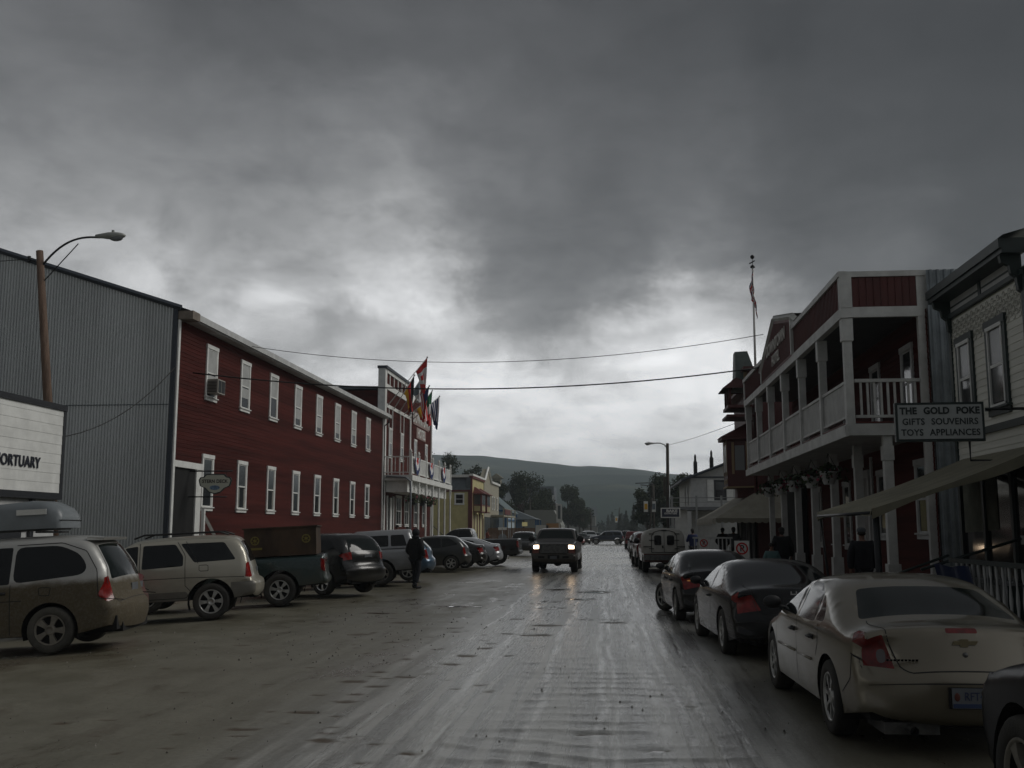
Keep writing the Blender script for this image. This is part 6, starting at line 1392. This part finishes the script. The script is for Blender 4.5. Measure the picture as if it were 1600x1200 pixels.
# ------------------------------------------------------------ people
def skin_mesh(name, pts, edges, m, parent, sub=2, root=0):
    """one continuous surface grown over a posed skeleton"""
    me = bpy.data.meshes.new(name); me.from_pydata([p[0] for p in pts], edges, [])
    o = bpy.data.objects.new(name, me); COL.objects.link(o)
    md = o.modifiers.new('skin', 'SKIN'); sv_ = me.skin_vertices[0].data
    for i, p in enumerate(pts):
        r = p[1]; sv_[i].radius = r if isinstance(r, tuple) else (r, r); sv_[i].use_root = (i == root)
    s = o.modifiers.new('sub', 'SUBSURF'); s.levels = sub; s.render_levels = sub
    bpy.context.view_layer.update()
    nm = bpy.data.meshes.new_from_object(o.evaluated_get(bpy.context.evaluated_depsgraph_get()))
    bpy.data.objects.remove(o); nm.name = name; nm.materials.clear()
    for p in nm.polygons: p.use_smooth = True
    return link(name, nm, m, parent)
skin_c = mat('skin', (.22, .12, .085), .6); hair_c = mat('hair_dark', (.015, .012, .01), .8)
def person(label, loc, rz, jacket, trousers, h=1.72, hood=None, cap=None, arms='pockets', stride=.0, hair=hair_c, shoe=None, lean=0.0, group=None, bulk=1.0):
    """faces local -Y"""
    q = thing('person', label, 'person', loc, rz, group, h/1.75*.97)
    shoe = shoe or mat('shoe_dark', (.01, .01, .012), .7); L_ = lean; s = stride
    hipZ, kneeZ = .92, .50
    if arms == 'pockets': elb = (.30, .06, 1.12); wr = (.22, -.13, .98); hd = (.16, -.18, .97)
    elif arms == 'front': elb = (.30, .0, 1.14); wr = (.14, -.24, 1.18); hd = (.07, -.27, 1.20)
    else: elb = (.27, .03, 1.14); wr = (.27, -.04+s*.3, .88); hd = (.265, -.07+s*.3, .80)
    sh = (.185, -L_*.5, 1.43)
    def side(v, sg): return (v[0]*sg, v[1], v[2])
    P = [((0, 0, .95), (.145, .11)), ((0, -L_*.2, 1.15), (.135, .10)), ((0, -L_*.45, 1.36), (.165, .11)), ((0, -L_*.6, 1.49), .055), ((0, -L_*.85-.01, 1.56), .058), ((0, -L_-.015, 1.64), (.078, .095)), ((0, -L_-.01, 1.71), (.07, .085))]
    E_ = [(0, 1), (1, 2), (2, 3), (3, 4), (4, 5), (5, 6)]
    legs = {}
    for sg in (1, -1):
        st_ = s*sg; b0 = len(P)
        kn = (.11*sg, -.05-st_*.5 if st_ > 0 else -.03-st_*.35, kneeZ); an = (.115*sg, .02-st_*.9, .09+(.05 if st_ < 0 else 0)); toe = (.13*sg, an[1]-.17, .045)
        P += [((.10*sg, 0, .88), .085), (kn, .058), (an, .042), ((an[0], an[1]-.06, .05), (.04, .04)), (toe, (.038, .028))]
        E_ += [(0, b0), (b0, b0+1), (b0+1, b0+2), (b0+2, b0+3), (b0+3, b0+4)]; legs[sg] = (kn, an, toe)
        a0 = len(P)
        P += [(side(sh, sg), .062), (side(elb, sg), .043), (side(wr, sg), .030), (side(hd, sg), (.04, .022))]
        E_ += [(2, a0), (a0, a0+1), (a0+1, a0+2), (a0+2, a0+3)]
        hv = Vector(side(hd, sg))
        for k in range(4):
            f0 = len(P); P += [(tuple(hv+Vector((.022*(k-1.5)*sg, -.035, -.035-.004*(1.5-abs(k-1.5))))), .009), (tuple(hv+Vector((.018*(k-1.5)*sg, -.045, -.07))), .007)]; E_ += [(a0+3, f0), (f0, f0+1)]
        f0 = len(P); P += [(tuple(hv+Vector((-.04*sg, -.03, -.01))), .010)]; E_ += [(a0+3, f0)]
    body = skin_mesh('body', P, E_, skin_c, q, 1)
    # face
    hc = Vector((0, -L_-.015, 1.655))
    m = MB(); m.ellipsoid(tuple(hc+Vector((0, -.095, -.01))), (.013, .022, .022), 0, 8, 6); m.ellipsoid(tuple(hc+Vector((0, -.088, -.055))), (.025, .010, .007), 1, 8, 4)
    for sg in (1, -1): m.ellipsoid(tuple(hc+Vector((.030*sg, -.088, .02))), (.012, .008, .007), 2, 8, 6); m.ellipsoid(tuple(hc+Vector((.080*sg, .0, -.005))), (.012, .02, .03), 0, 8, 6)
    m.build('face', [skin_c, mat('lips', (.18, .05, .045), .6), mat('eye', (.02, .015, .012), .3)], q)
    # clothes
    k = bulk
    J = [((0, .01, .86), (.185*k, .15*k)), ((0, -L_*.2, 1.12), (.185*k, .15*k)), ((0, -L_*.45, 1.36), (.20*k, .14*k)), ((0, -L_*.6, 1.47), (.085, .08))]; JE = [(0, 1), (1, 2), (2, 3)]
    for sg in (1, -1):
        a0 = len(J); J += [(side(sh, sg), .085*k), (side(elb, sg), .072*k), (side(wr, sg), .055*k)]; JE += [(2, a0), (a0, a0+1), (a0+1, a0+2)]
    skin_mesh('jacket', J, JE, jacket, q, 2, 1)
    Tt = [((0, 0, .93), (.155, .12))]; TE = []
    for sg in (1, -1):
        kn, an, toe = legs[sg]; a0 = len(Tt); Tt += [((.10*sg, 0, .84), .10), (kn, .078), ((an[0], an[1], an[2]+.02), .065)]; TE += [(0, a0), (a0, a0+1), (a0+1, a0+2)]
    skin_mesh('trousers', Tt, TE, trousers, q, 2, 0)
    for sg in (1, -1):
        kn, an, toe = legs[sg]; m = MB(); m.ellipsoid((toe[0], toe[1]+.07, toe[2]+.0), (.05, .15, .05), 0, 12, 8); m.ellipsoid((an[0], an[1]+.01, an[2]-.01), (.05, .065, .07), 0, 10, 8); m.build('shoe', shoe, q)
    if hood:
        m = MB(); m.ellipsoid(tuple(hc+Vector((0, .02, .015))), (.115, .125, .135), 0, 14, 10); m.ellipsoid(tuple(hc+Vector((0, .03, -.12))), (.13, .12, .08), 0, 12, 8); m.build('hood', hood, q)
    elif cap:
        m = MB(); m.lathe([(.098, .03), (.1, .07), (.085, .105), (.05, .125), (0, .13)], 14, c=tuple(hc)); m.add([tuple(hc+Vector(v)) for v in ((-.07, -.08, .04), (.07, -.08, .04), (.055, -.17, .03), (-.055, -.17, .03))], [(0, 1, 2, 3)]); m.build('cap', cap, q)
        m = MB(); m.ellipsoid(tuple(hc+Vector((0, .03, .0))), (.088, .085, .06), 0, 12, 8); m.build('hair', hair, q)
    else:
        m = MB(); m.ellipsoid(tuple(hc+Vector((0, .018, .03))), (.095, .108, .092), 0, 14, 9); m.ellipsoid(tuple(hc+Vector((0, .055, -.04))), (.08, .06, .08), 0, 12, 8); m.build('hair', hair, q)
    return q
navy = mat('cloth_navy', (.008, .009, .014), .85, bump=.3, bs=14); blackc = mat('cloth_black', (.006, .006, .008), .85, bump=.3, bs=14); jean = mat('cloth_dark_denim', (.010, .012, .018), .85)
redc = mat('cloth_red', (.17, .028, .012), .8); greyc = mat('cloth_grey', (.09, .1, .11), .85); aqua = mat('cloth_aqua', (.10, .19, .19), .85); bluec = mat('cloth_blue', (.02, .035, .12), .85)
person('person in a black hooded coat standing in the mud behind the silver truck', (-5.9, 31.0, 0), radians(150), blackc, jean, 1.80, hood=navy, arms='pockets', stride=.10, bulk=1.22)
person('person with a grey cap and dark jacket walking on the boardwalk by the annexe door', (5.0, 21.3, .16), radians(178), navy, jean, 1.66, cap=greyc, arms='down', stride=.16, bulk=1.25, lean=.06)
person('large person in dark clothes under the far end of the right balcony', (4.9, 30.5, .16), radians(180), blackc, jean, 1.70, arms='down', bulk=1.35)
person('child in a pale aqua jacket beside the boardwalk posts', (4.45, 29.5, .0), radians(0), aqua, jean, 1.42, arms='down')
person('person in dark jacket standing on the left hotel porch', (-12.75, 61.0, .28), radians(70), blackc, jean, 1.8, arms='pockets')
person('person in a dark red top on the left hotel porch', (-12.6, 63.3, .28), radians(60), mat('cloth_maroon', (.08, .012, .012), .8), jean, 1.7, arms='front')
person('person in an orange-red jacket by the yellow building corner', (-11.9, 99, .1), radians(120), redc, jean, 1.72, arms='front')
person('person in a blue jacket just right of the white camper', (3.9, 50.5, .1), radians(200), bluec, jean, 1.75, arms='front')
person('person in a pale jacket under the long scalloped awning', (5.05, 43.6, .18), radians(180), greyc, jean, 1.72, arms='front')
person('person in black under the long scalloped awning, left of the pale jacket', (4.9, 46.4, .18), radians(160), blackc, jean, 1.70, arms='pockets')
person('person in dark clothes walking behind the moving truck', (-3.45, 84, 0), radians(10), blackc, jean, 1.8, arms='down', stride=.15, bulk=1.2)
# ------------------------------------------------------------ parked and moving vehicles
def spec(n, **k): d = dict(SPEC[n]); d.update(k); return d
def nose(a): return radians(a)
PD = radians(-3.0)
sand = mat('two_tone_grey', (.17, .165, .145), .5, .25, dirt=(.1, .9, .7))
def rearat(xf, y, heading, xr, hw, sc=.95):
    """car centre so that its near rear wheel's contact lies at (xf,y); near side is the car's left"""
    h = radians(heading); lx, ly = -xr*sc, -(hw-.1)*sc
    return xf+lx*cos(h)-ly*sin(h), y+lx*sin(h)+ly*cos(h)
def park(kind, name, label, wx, wy, tail, paint, cat='car', pitch=PD, z=0, side=1, sc=.95, **k):
    sp = spec(kind, **k); sp['extra'] = [sand] if kind == 'suv' else []
    h = tail+180; hr = radians(h); lx, ly = -sp['xr']*sc, -(sp['hw']-.1)*sc*side
    x = wx+lx*cos(hr)-ly*sin(hr); y = wy+lx*sin(hr)+ly*cos(hr)
    zc = z+base_z(np.array(x))*1.0 if pitch else z
    c = Car(**sp); o = c.build(name, label, cat, (x, y, float(zc)+(.03 if pitch else 0)), hr, paint, pitch=pitch, scale=sc)
    return o, c
# left row, nearest first
van, vc = park('van', 'minivan', 'muddy tan minivan at the left edge with a grey roof box', -8.0, 14.35, 9, mat('paint_tan_muddy', (.42, .42, .40), .38, .35, dirt=(.98, 1.14, .97), dcol=(.066, .050, .024), coat=.4), 'minivan')
rb = thing('roof_box', 'grey plastic cargo box on top of the muddy tan minivan', 'roof box', (0, 0, 0)); rb.matrix_world = Matrix.Translation(van.location) @ van.rotation_euler.to_matrix().to_4x4() @ Matrix.Translation((-.42, .12, 1.80))
m = MB(); n = 16; prof = [(-1.0, 0.04, .62), (-1.02, .14, .66), (-.95, .30, .60), (-.72, .42, .50), (-.2, .40, .52), (.6, .30, .50), (1.0, .20, .42), (1.12, .10, .36), (1.05, .04, .34)]
V = []; ring = [(1, .0), (1, .12), (.96, .7), (.82, 1.0), (.4, 1.03), (0, 1.04), (-.4, 1.03), (-.82, 1.0), (-.96, .7), (-1, .12), (-1, 0)]
for x, zt, wy in [(-1.06, .14, .50), (-1.05, .2, .56), (-.98, .30, .58), (-.80, .40, .56), (-.55, .42, .54), (-.1, .39, .53), (.4, .33, .52), (.8, .26, .48), (1.1, .18, .40), (1.2, .1, .3)]:
    for a, c_ in ring: V.append((x, wy*.75*a, -.02+(zt+.03)*.92*c_))
fs = [(i*11+j, i*11+j+1, (i+1)*11+j+1, (i+1)*11+j) for i in range(9) for j in range(10)]+[tuple(range(11)), tuple(range(99, 110))]
m.add(V, fs, 0, True); m.build('lid', mat('roof_box_grey', (.17, .19, .20), .4, var=.1), rb)
m = MB(); m.add([(-1.08, -.42, .10), (-1.08, .42, .10), (1.2, .3, .1), (1.2, -.3, .1), (-.92, -.34, -.04), (-.92, .34, -.04), (1.0, .25, -.04), (1.0, -.25, -.04)], [(4, 5, 6, 7), (0, 1, 5, 4), (1, 2, 6, 5), (2, 3, 7, 6), (3, 0, 4, 7)]); m.build('tray', mat('roof_box_dark', (.05, .055, .055), .6), rb)
m = MB(); m.box(-.85, -.42, .435, .445, .19, .27); m.build('sticker', white_t, rb); m = MB(); m.box(.05, .7, .418, .428, .17, .23); m.build('sticker', mat('sticker_blue', (.25, .32, .4), .5), rb)
m = MB()
for x in (-.6, .55): m.box(x-.04, x+.04, -.6, .6, -.05, -.02)
m.build('crossbar', black_pl, van).location = (-.62, 0, 1.86)
m = MB(); m.add([(-1.98, -.66, 1.71), (-1.98, .66, 1.71), (-2.22, .58, 1.69), (-2.22, -.58, 1.69), (-1.98, -.66, 1.66), (-1.98, .66, 1.66), (-2.20, .58, 1.65), (-2.20, -.58, 1.65)], [(0, 1, 2, 3), (7, 6, 5, 4), (3, 2, 6, 7), (0, 3, 7, 4), (1, 5, 6, 2)]); m.build('spoiler', MATS['paint_tan_muddy'], van)
park('saloon', 'parked_car', 'maroon muddy car mostly hidden behind the tan minivan', -9.3, 17.5, 8, mat('paint_maroon', (.13, .03, .035), .5, .2, dirt=(.3, 1.1, .8), coat=.2), rim=rim_d)
o, c = park('suv', 'sport_utility', 'pale beige sport utility vehicle with roof rails and grey lower trim', -7.83, 19.9, 15, mat('paint_beige', (.42, .40, .33), .27, .4, dirt=(.35, 1.1, .45), coat=.5))
m = MB()
for sg in (1, -1): m.tube([(-1.7, sg*.62, 1.72), (-1.5, sg*.62, 1.79), (.0, sg*.62, 1.79), (.2, sg*.62, 1.72)], .022, 6)
m.build('roof_rail', black_pl, o)
o, c = park('pickup', 'pickup_truck', 'dark green pickup truck carrying a brown plywood box', -7.56, 23.3, 12, mat('paint_dark_green', (.020, .044, .043), .26, .3, dirt=(.3, 1.0, .6), coat=.6), 'pickup truck')
q = thing('plywood_box', 'brown plywood canopy box with gold emblems on the dark green pickup', 'box'); q.matrix_world = Matrix.Translation(o.location) @ o.rotation_euler.to_matrix().to_4x4() @ Matrix.Scale(.95, 4)
ply = mat('stained_plywood', (.058, .036, .021), .85, var=.45, vs=1.6, stretch=(1, 1, .5), bump=.2)
m = MB(); m.box(-2.44, -.72, -.80, .80, 1.19, 1.86); m.box(-2.48, -.68, -.84, .84, 1.86, 1.89); m.build('box_body', ply, q)
gold = mat('emblem_gold', (.20, .16, .03), .6)
for x in (-2.20, -.98):
    m = MB(); n = 20; V = []
    for k in range(n): a_ = 2*pi*k/n; V += [(x+.105*cos(a_), .808, 1.58+.105*sin(a_)), (x+.08*cos(a_), .808, 1.58+.08*sin(a_))]
    m.add(V, [(2*k, 2*k+1, (2*k+3) % (2*n), (2*k+2) % (2*n)) for k in range(n)]); m.ellipsoid((x, .806, 1.58), (.035, .006, .035), 0, 8, 4)
    for k in range(6): a_ = k*pi/3; m.box(-.007, .007, -.003, .003, .03, .09, M=Matrix.Translation((x, .807, 1.58)) @ Matrix.Rotation(a_, 4, 'Y'))
    m.build('emblem', gold, q)
m = MB(); m.box(-1.15, -.8, .803, .81, 1.36, 1.41); m.build('gold_script', gold, q)
park('crossover', 'sport_utility', 'black sport utility vehicle with bright wheels and red lamps beside the green pickup', -7.45, 26.5, -28, mat('paint_black', (.007, .008, .008), .25, .0, spec=.4, dirt=(.2, .8, .4), coat=.35))
# silver pickup with canopy
o, c = park('pickup', 'pickup_truck', 'silver pickup truck with a windowed canopy behind the hooded person', -7.05, 31.6, 8, mat('paint_silver', (.30, .31, .32), .35, .5, dirt=(.35, 1.0, .7), coat=.4), 'pickup truck', hw=.93, rim=rim_d)
m = MB(); pr = [(-.82, 1.17), (-.86, 1.17), (-.80, 1.60), (-.66, 1.72), (-.3, 1.77), (.3, 1.77), (.66, 1.72), (.80, 1.60), (.86, 1.17)]
V = []
for x, sx, dz in ((-2.62, 1, -.02), (-2.52, 1, 0), (-1.6, 1, .01), (-.75, 1, 0), (-.62, .98, -.04)):
    for y, z in pr[1:]: V.append((x+(.12 if x < -2.5 and z > 1.5 else 0), y*sx, z+dz*(z > 1.3)))
k8 = 8; m.add(V, [(i*k8+j, i*k8+j+1, (i+1)*k8+j+1, (i+1)*k8+j) for i in range(4) for j in range(7)]+[tuple(range(8)), tuple(range(32, 40))], 0, True); cap_ = m.build('canopy', MATS['paint_silver'], o)
for x0, x1 in ((-2.40, -1.88), (-1.80, -.80)):
    m = MB()
    for sg in (1, -1):
        P = roundpoly([(x0, 1.24), (x1, 1.24), (x1+(0 if x1 > -1 else 0), 1.60), (x0+(.10 if x0 < -2.2 else 0), 1.60)], .05)
        m.add([(x, sg*(.86-.06*(z-1.17)/.43+.006), z) for x, z in P], [tuple(range(len(P)))])
    m.build('window', glass, cap_)
park('hatch', 'parked_car', 'blue hatchback directly behind the hooded person', -6.75, 34.3, 6, mat('paint_blue', (.035, .095, .16), .3, .4, dirt=(.2, .8, .5), coat=.7), sc=1.02)
park('hatch', 'parked_car', 'dark grey hatchback beyond the blue one on the left', -6.6, 42.6, 4, mat('paint_charcoal', (.02, .024, .024), .3, .3, dirt=(.2, .9, .6), coat=.6))
park('saloon', 'parked_car', 'black car wedged between the dark grey hatchback and the white one', -6.35, 44.9, 3, mat('paint_black', (.012, .014, .014)))
park('saloon', 'parked_car', 'white car second from the far end of the left row', -5.9, 47.3, 3, mat('paint_white', (.38, .40, .42), .3, .2, dirt=(.15, .7, .5), coat=.6))
park('pickup', 'pickup_truck', 'black pickup truck last in the angled left row', -5.6, 50.0, 0, mat('paint_black', (.012, .014, .014)), 'pickup truck', pitch=radians(-1), sc=1.06)
def face_on(kind, name, label, x, y, h, paint, cat='car', sc=.95, **k):
    sp = spec(kind, **k); sp['extra'] = [sand] if kind == 'suv' else []; c = Car(**sp); return c.build(name, label, cat, (x, y, k.get('z', 0)), radians(h), paint, scale=sc)
face_on('suv', 'sport_utility', 'dark sport utility vehicle facing the camera past the left row', -6.0, 71, -90, mat('paint_black', (.012, .014, .014)), res=.09)
face_on('saloon', 'parked_car', 'blue-grey car beside the dark one facing the camera', -4.1, 78, -95, mat('paint_slate', (.03, .04, .06), .3, .3, coat=.6), res=.1)
face_on('suv', 'sport_utility', 'white vehicle behind the left hotel porch posts', -17.0, 84, 5, MATS['paint_white'], res=.1)
face_on('saloon', 'parked_car', 'white car on the side street past the porch posts', -13.0, 90, 20, MATS['paint_white'], res=.1)
# moving truck
tr = face_on('truck', 'pickup_truck', 'dark pickup truck driving towards the camera with headlights on', -2.34, 45.6, -91.0, mat('paint_dark_maroon', (.035, .03, .026), .35, .3, dirt=(.4, 1.2, .6), coat=.5), 'pickup truck', sc=.93)
m = MB(); m.box(2.985, 3.0, -.88, .88, .60, .80); m.build('bumper', mat('bumper_grey', (.08, .078, .07), .45, .4, dirt=(.3, 1, .5)), tr)
m = MB()
for y0 in (-.68, .40): m.box(3.0, 3.012, y0, y0+.28, .64, .73)
m.box(3.0, 3.012, -.26, .26, .62, .78); m.build('fog_lamp', under_m, tr)
m = MB(); m.box(3.012, 3.02, -.155, .155, .60, .74); m.build('licence_plate', plate_m, tr)
m = MB()
for y, z0, z1 in ((-.57, .88, 1.2), (.57, .88, 1.2)): m.box(2.86, 2.89, y-.025, y+.025, z0, z1)
m.box(2.855, 2.895, -.59, .59, 1.20, 1.245); m.box(2.86, 2.89, -.57, .57, .86, .90); m.box(2.86, 2.885, -.57, .57, 1.02, 1.045)
m.build('grille_bar', chrome_d, tr)
m = MB()
for x in (-.12, .02, .14): m.box(2.886, 2.892, x-.035, x+.035, 1.05, 1.10)
m.build('emblem', chrome_d, tr)
m = MB(); m.box(1.6, 2.3, -.7, .7, .36, .52); m.box(-2.3, 2.3, -.35, .35, .40, .55); m.tube([(2.0, -.85, .42), (2.0, .85, .42)], .06, 8); m.ellipsoid((2.0, .12, .40), (.14, .2, .14), 0, 10, 8); m.build('axle', under_m, tr)
# farther traffic
for kd, nm, lb, x, y, h, pt in (('suv', 'sport_utility', 'dark blue vehicle crossing far down the road', -.55, 128, 178, 'paint_slate'), ('saloon', 'parked_car', 'small red car far down the left side', -4.6, 124, -60, 'paint_redcar'),
    ('saloon', 'parked_car', 'dark car beyond the small red one', -3.9, 133, -70, 'paint_black'), ('suv', 'sport_utility', 'white-topped vehicle far down the left side', -3.0, 146, -75, 'paint_white'), ('saloon', 'parked_car', 'dark car beyond the white-topped vehicle', -2.2, 158, -80, 'paint_charcoal'),
    ('suv', 'sport_utility', 'dark vehicle beyond the right parked row, farthest', 1.9, 132, 88, 'paint_black'), ('pickup', 'pickup_truck', 'red pickup truck parked far down on the right', 2.15, 100, 90, 'paint_redcar'),
    ('saloon', 'parked_car', 'pale car parked before the far red pickup on the right', 2.2, 86, 91, 'paint_white'), ('suv', 'sport_utility', 'white sport utility vehicle parked beyond the camper', 2.05, 66, 92, 'paint_white')):
    face_on(kd, nm, lb, x, y, h, MATS.get(pt) or mat(pt, (.16, .012, .012), .3, .2, coat=.6), 'pickup truck' if kd == 'pickup' else 'car', res=.1)
face_on('pickup', 'pickup_truck', 'dark red-fendered pickup just beyond the camper', 1.95, 52, 92, mat('paint_oxblood', (.07, .015, .012), .35, .2, coat=.5), 'pickup truck', res=.08)
q = thing('handcart', 'dark loaded handcart beside the person behind the moving truck', 'cart', (-3.0, 80, 0)); m = MB(); m.ellipsoid((0, 0, .85), (.45, .5, .5), 0, 12, 8); m.box(-.4, .4, -.5, .5, .3, .5); m.build('load', navy, q)
m = MB()
for sg in (-1, 1): m.lathe([(.05, -.03), (.25, -.04), (.27, 0), (.25, .04), (.05, .03)], 14, axis='x', c=(sg*.42, 0, .27))
m.build('wheel', rubber, q)
# camper pickup
cp = face_on('truck', 'camper_truck', 'white van-bodied camper on a dark pickup seen from behind', 2.1, 45.4, 91.0, mat('paint_oxblood', (.07, .015, .012)), 'camper truck', sc=.86, hw=.98, top=[r for r in SPEC['truck']['top'] if r[0] != 'headlight'])
cm = mat('camper_cream', (.46, .46, .42), .5, var=.08, dirt=(.6, 1.6, .3))
m = MB(); sec = [(-.98, .92), (-.98, 1.25), (-.95, 1.75), (-.82, 1.98), (-.5, 2.10), (0, 2.13), (.5, 2.10), (.82, 1.98), (.95, 1.75), (.98, 1.25), (.98, .92)]
V = []
for x, k_ in ((-3.10, .97), (-3.06, 1.0), (-1.0, 1.0), (.4, .98), (.9, .9)):
    for y, z in sec: V.append((x, y*k_, .92+(z-.92)*k_))
m.add(V, [(i*11+j, i*11+j+1, (i+1)*11+j+1, (i+1)*11+j) for i in range(4) for j in range(10)]+[tuple(range(11)), tuple(range(44, 55))], 0, True); cb = m.build('camper_shell', cm, cp)
m = MB(); P = [(-.6, .98), (-.6, 1.72), (-.5, 1.92), (-.25, 2.0), (.25, 2.0), (.5, 1.92), (.6, 1.72), (.6, .98)]
for a_, c_ in zip(P, P[1:]+P[:1]): m.tube([(-3.105, a_[0], a_[1]), (-3.105, c_[0], c_[1])], .016, 4)
m.box(-3.115, -3.10, -.008, .008, .98, 2.0)
for y in (-.6, .6):
    for z in (1.15, 1.55, 1.85): m.box(-3.13, -3.10, y-.12, y+.12, z-.015, z+.015)
m.box(-3.14, -3.1, .04, .10, 1.18, 1.30); m.box(-3.13, -3.1, -.12, .12, 1.99, 2.04); m.box(-3.12, -3.09, -.98, -.62, 1.22, 1.26); m.box(-3.12, -3.09, .62, .98, 1.22, 1.26)
m.build('door_frame', under_m, cb)
for y in (-.30, .30):
    m = MB(); P = roundpoly([(y-.17, 1.32), (y+.17, 1.32), (y+.17, 1.78), (y-.17, 1.78)], .08); m.prism([(a_, c_) for a_, c_ in P], -3.125, -3.10, 'x'); m.build('window', glass, cb)
m = MB(); m.box(-3.2, -3.05, -.98, .98, .62, .86); m.build('bumper', chrome_d, cp)
m = MB(); m.box(-3.21, -3.2, -.15, .15, .66, .80); m.build('licence_plate', plate_m, cp)
# right row
cob, cc = park('sedan', 'parked_car', 'beige sedan nearest on the right with oval lamps and licence plate', 1.94, 9.43, -88.4, mat('paint_champagne', (.18, .16, .115), .27, .4, dirt=(.15, .6, .4), coat=.8), pitch=0, sc=1.0)
def on_tail(car, x, z): return (x, 0, z)
cm2 = mat('badge_gold', (.30, .26, .16), .4, .5)
def tail_x(c, z):
    i = [j for j in range(len(c.out)) if c.out[j][0] < c.k['xr']-.4]; j = min(i, key=lambda q: abs(c.out[q][1]-z)); return c.out[j][0]
m = MB(); M0 = Matrix.Translation((tail_x(cc, .87)-.004, 0, .875)) @ Matrix.Rotation(radians(-6), 4, 'Y')
m.prism([(-.09, -.012), (-.03, -.012), (-.03, -.03), (.03, -.03), (.03, -.012), (.09, -.012), (.075, .016), (.03, .016), (.03, .03), (-.03, .03), (-.03, .016), (-.105, .016)], -.008, .006, 'x', M=M0); m.build('emblem', cm2, cob)
m = MB(); m.lathe([(.0, .0), (.018, 0), (.022, .006)], 12, axis='x', c=(tail_x(cc, .79)-.012, 0, .785)); m.build('lock', chrome_d, cob)
m = MB()
for k_ in range(9): m.box(tail_x(cc, .80)-.006, tail_x(cc, .80)+.004, .36+.028*k_, .38+.028*k_, .735, .750)
m.build('model_script', chrome, cob)
m = MB(); xp = tail_x(cc, .50)-.004; m.box(xp-.004, xp+.012, -.175, .175, .395, .555); pr_ = m.build('plate_recess', under_m, cob)
m = MB(); m.box(xp-.012, xp-.004, -.155, .155, .40, .55); pl = m.build('licence_plate', plate_m, cob)
text_part('plate_text', 'RFT41', .088, plate_t, pl, (xp-.014, -.028, .487), (pi/2, 0, -pi/2), .001, sx=.8)
m = MB(); m.box(xp-.0145, xp-.012, -.15, .15, .405, .435); m.build('plate_band', mat('plate_blue', (.025, .045, .11), .6), pl)
m = MB(); m.ellipsoid((xp-.014, .118, .485), (.003, .022, .032), 0, 8, 6); m.build('plate_emblem', mat('plate_red', (.10, .025, .015), .6), pl)
m = MB()
for x0, x1 in ((-.78, -.2), (-.06, .82)):
    for sg in (1, -1): m.tube([(x0, sg*(cc.W(x0, .56)+.004), .57), ((x0+x1)/2, sg*(cc.W((x0+x1)/2, .56)+.004), .565), (x1, sg*(cc.W(x1, .56)+.004), .56)], .013, 6)
m.build('side_moulding', MATS['paint_champagne'], cob)
m = MB(); m.tube([(-2.1, .42, .22), (-2.33, .43, .215)], .035, 10, caps=False); m.box(-2.2, -1.7, .2, .62, .17, .26); m.build('exhaust', chrome_d, cob)
acc, ac = park('coupe', 'parked_car', 'glossy black coupe second from the camera on the right', 1.62, 15.2, -86.8, mat('paint_gloss_black', (.004, .005, .006), .22, .0, spec=.3, dirt=(.1, .45, .2), coat=.2), pitch=0)
m = MB(); xe = tail_x(ac, .96)-.01
m.box(xe-.006, xe+.006, -.045, -.028, .90, .98); m.box(xe-.006, xe+.006, .028, .045, .90, .98); m.box(xe-.006, xe+.006, -.03, .03, .93, .947)
m.build('emblem', chrome, acc)
m = MB(); m.tube([(-2.2, .5, .27), (-2.44, .52, .26)], .04, 12, caps=False); m.build('exhaust', chrome, acc)
civ, _ = park('saloon', 'parked_car', 'black sedan third on the right with its front wheels turned out', 1.30, 20.7, -86.5, MATS['paint_gloss_black'], pitch=0, steer=.38)
for x in (.85,):
    m = MB(); m.ellipsoid((.96, ac.W(.96, .99)+.205, .97), (.02, .04, .012), 0, 8, 6); m.build('side_repeater', amber_l, acc)
# front corner of a dark car at the bottom right edge
face_on('crossover', 'parked_car', 'dark car corner cut off at the bottom right edge, facing away', 3.20, 4.78, 92, mat('paint_gloss_dark', (.002, .0025, .004), .3, .0, spec=.10), sc=1.0, rim=rim_d)
# air: distant hills fade into grey
# ------------------------------------------------------------ haze
hz = MB().box(-1700, 1500, -40, 2480, -12, 178).build('haze', [])
hz.data.materials.clear(); m_ = bpy.data.materials.new('haze_air'); m_.use_nodes = True; t = NT(m_.node_tree); t.n.clear()
vol = t.add('ShaderNodeVolumePrincipled', ins={'Color': (.84, .94, 1.0, 1), 'Density': .00036, 'Anisotropy': .2})
out = t.add('ShaderNodeOutputMaterial'); t.l.new(vol.outputs[0], out.inputs['Volume']); hz.data.materials.append(m_)
tag(hz, kind='stuff', label='thin grey air over the street and the hill', cat='haze')
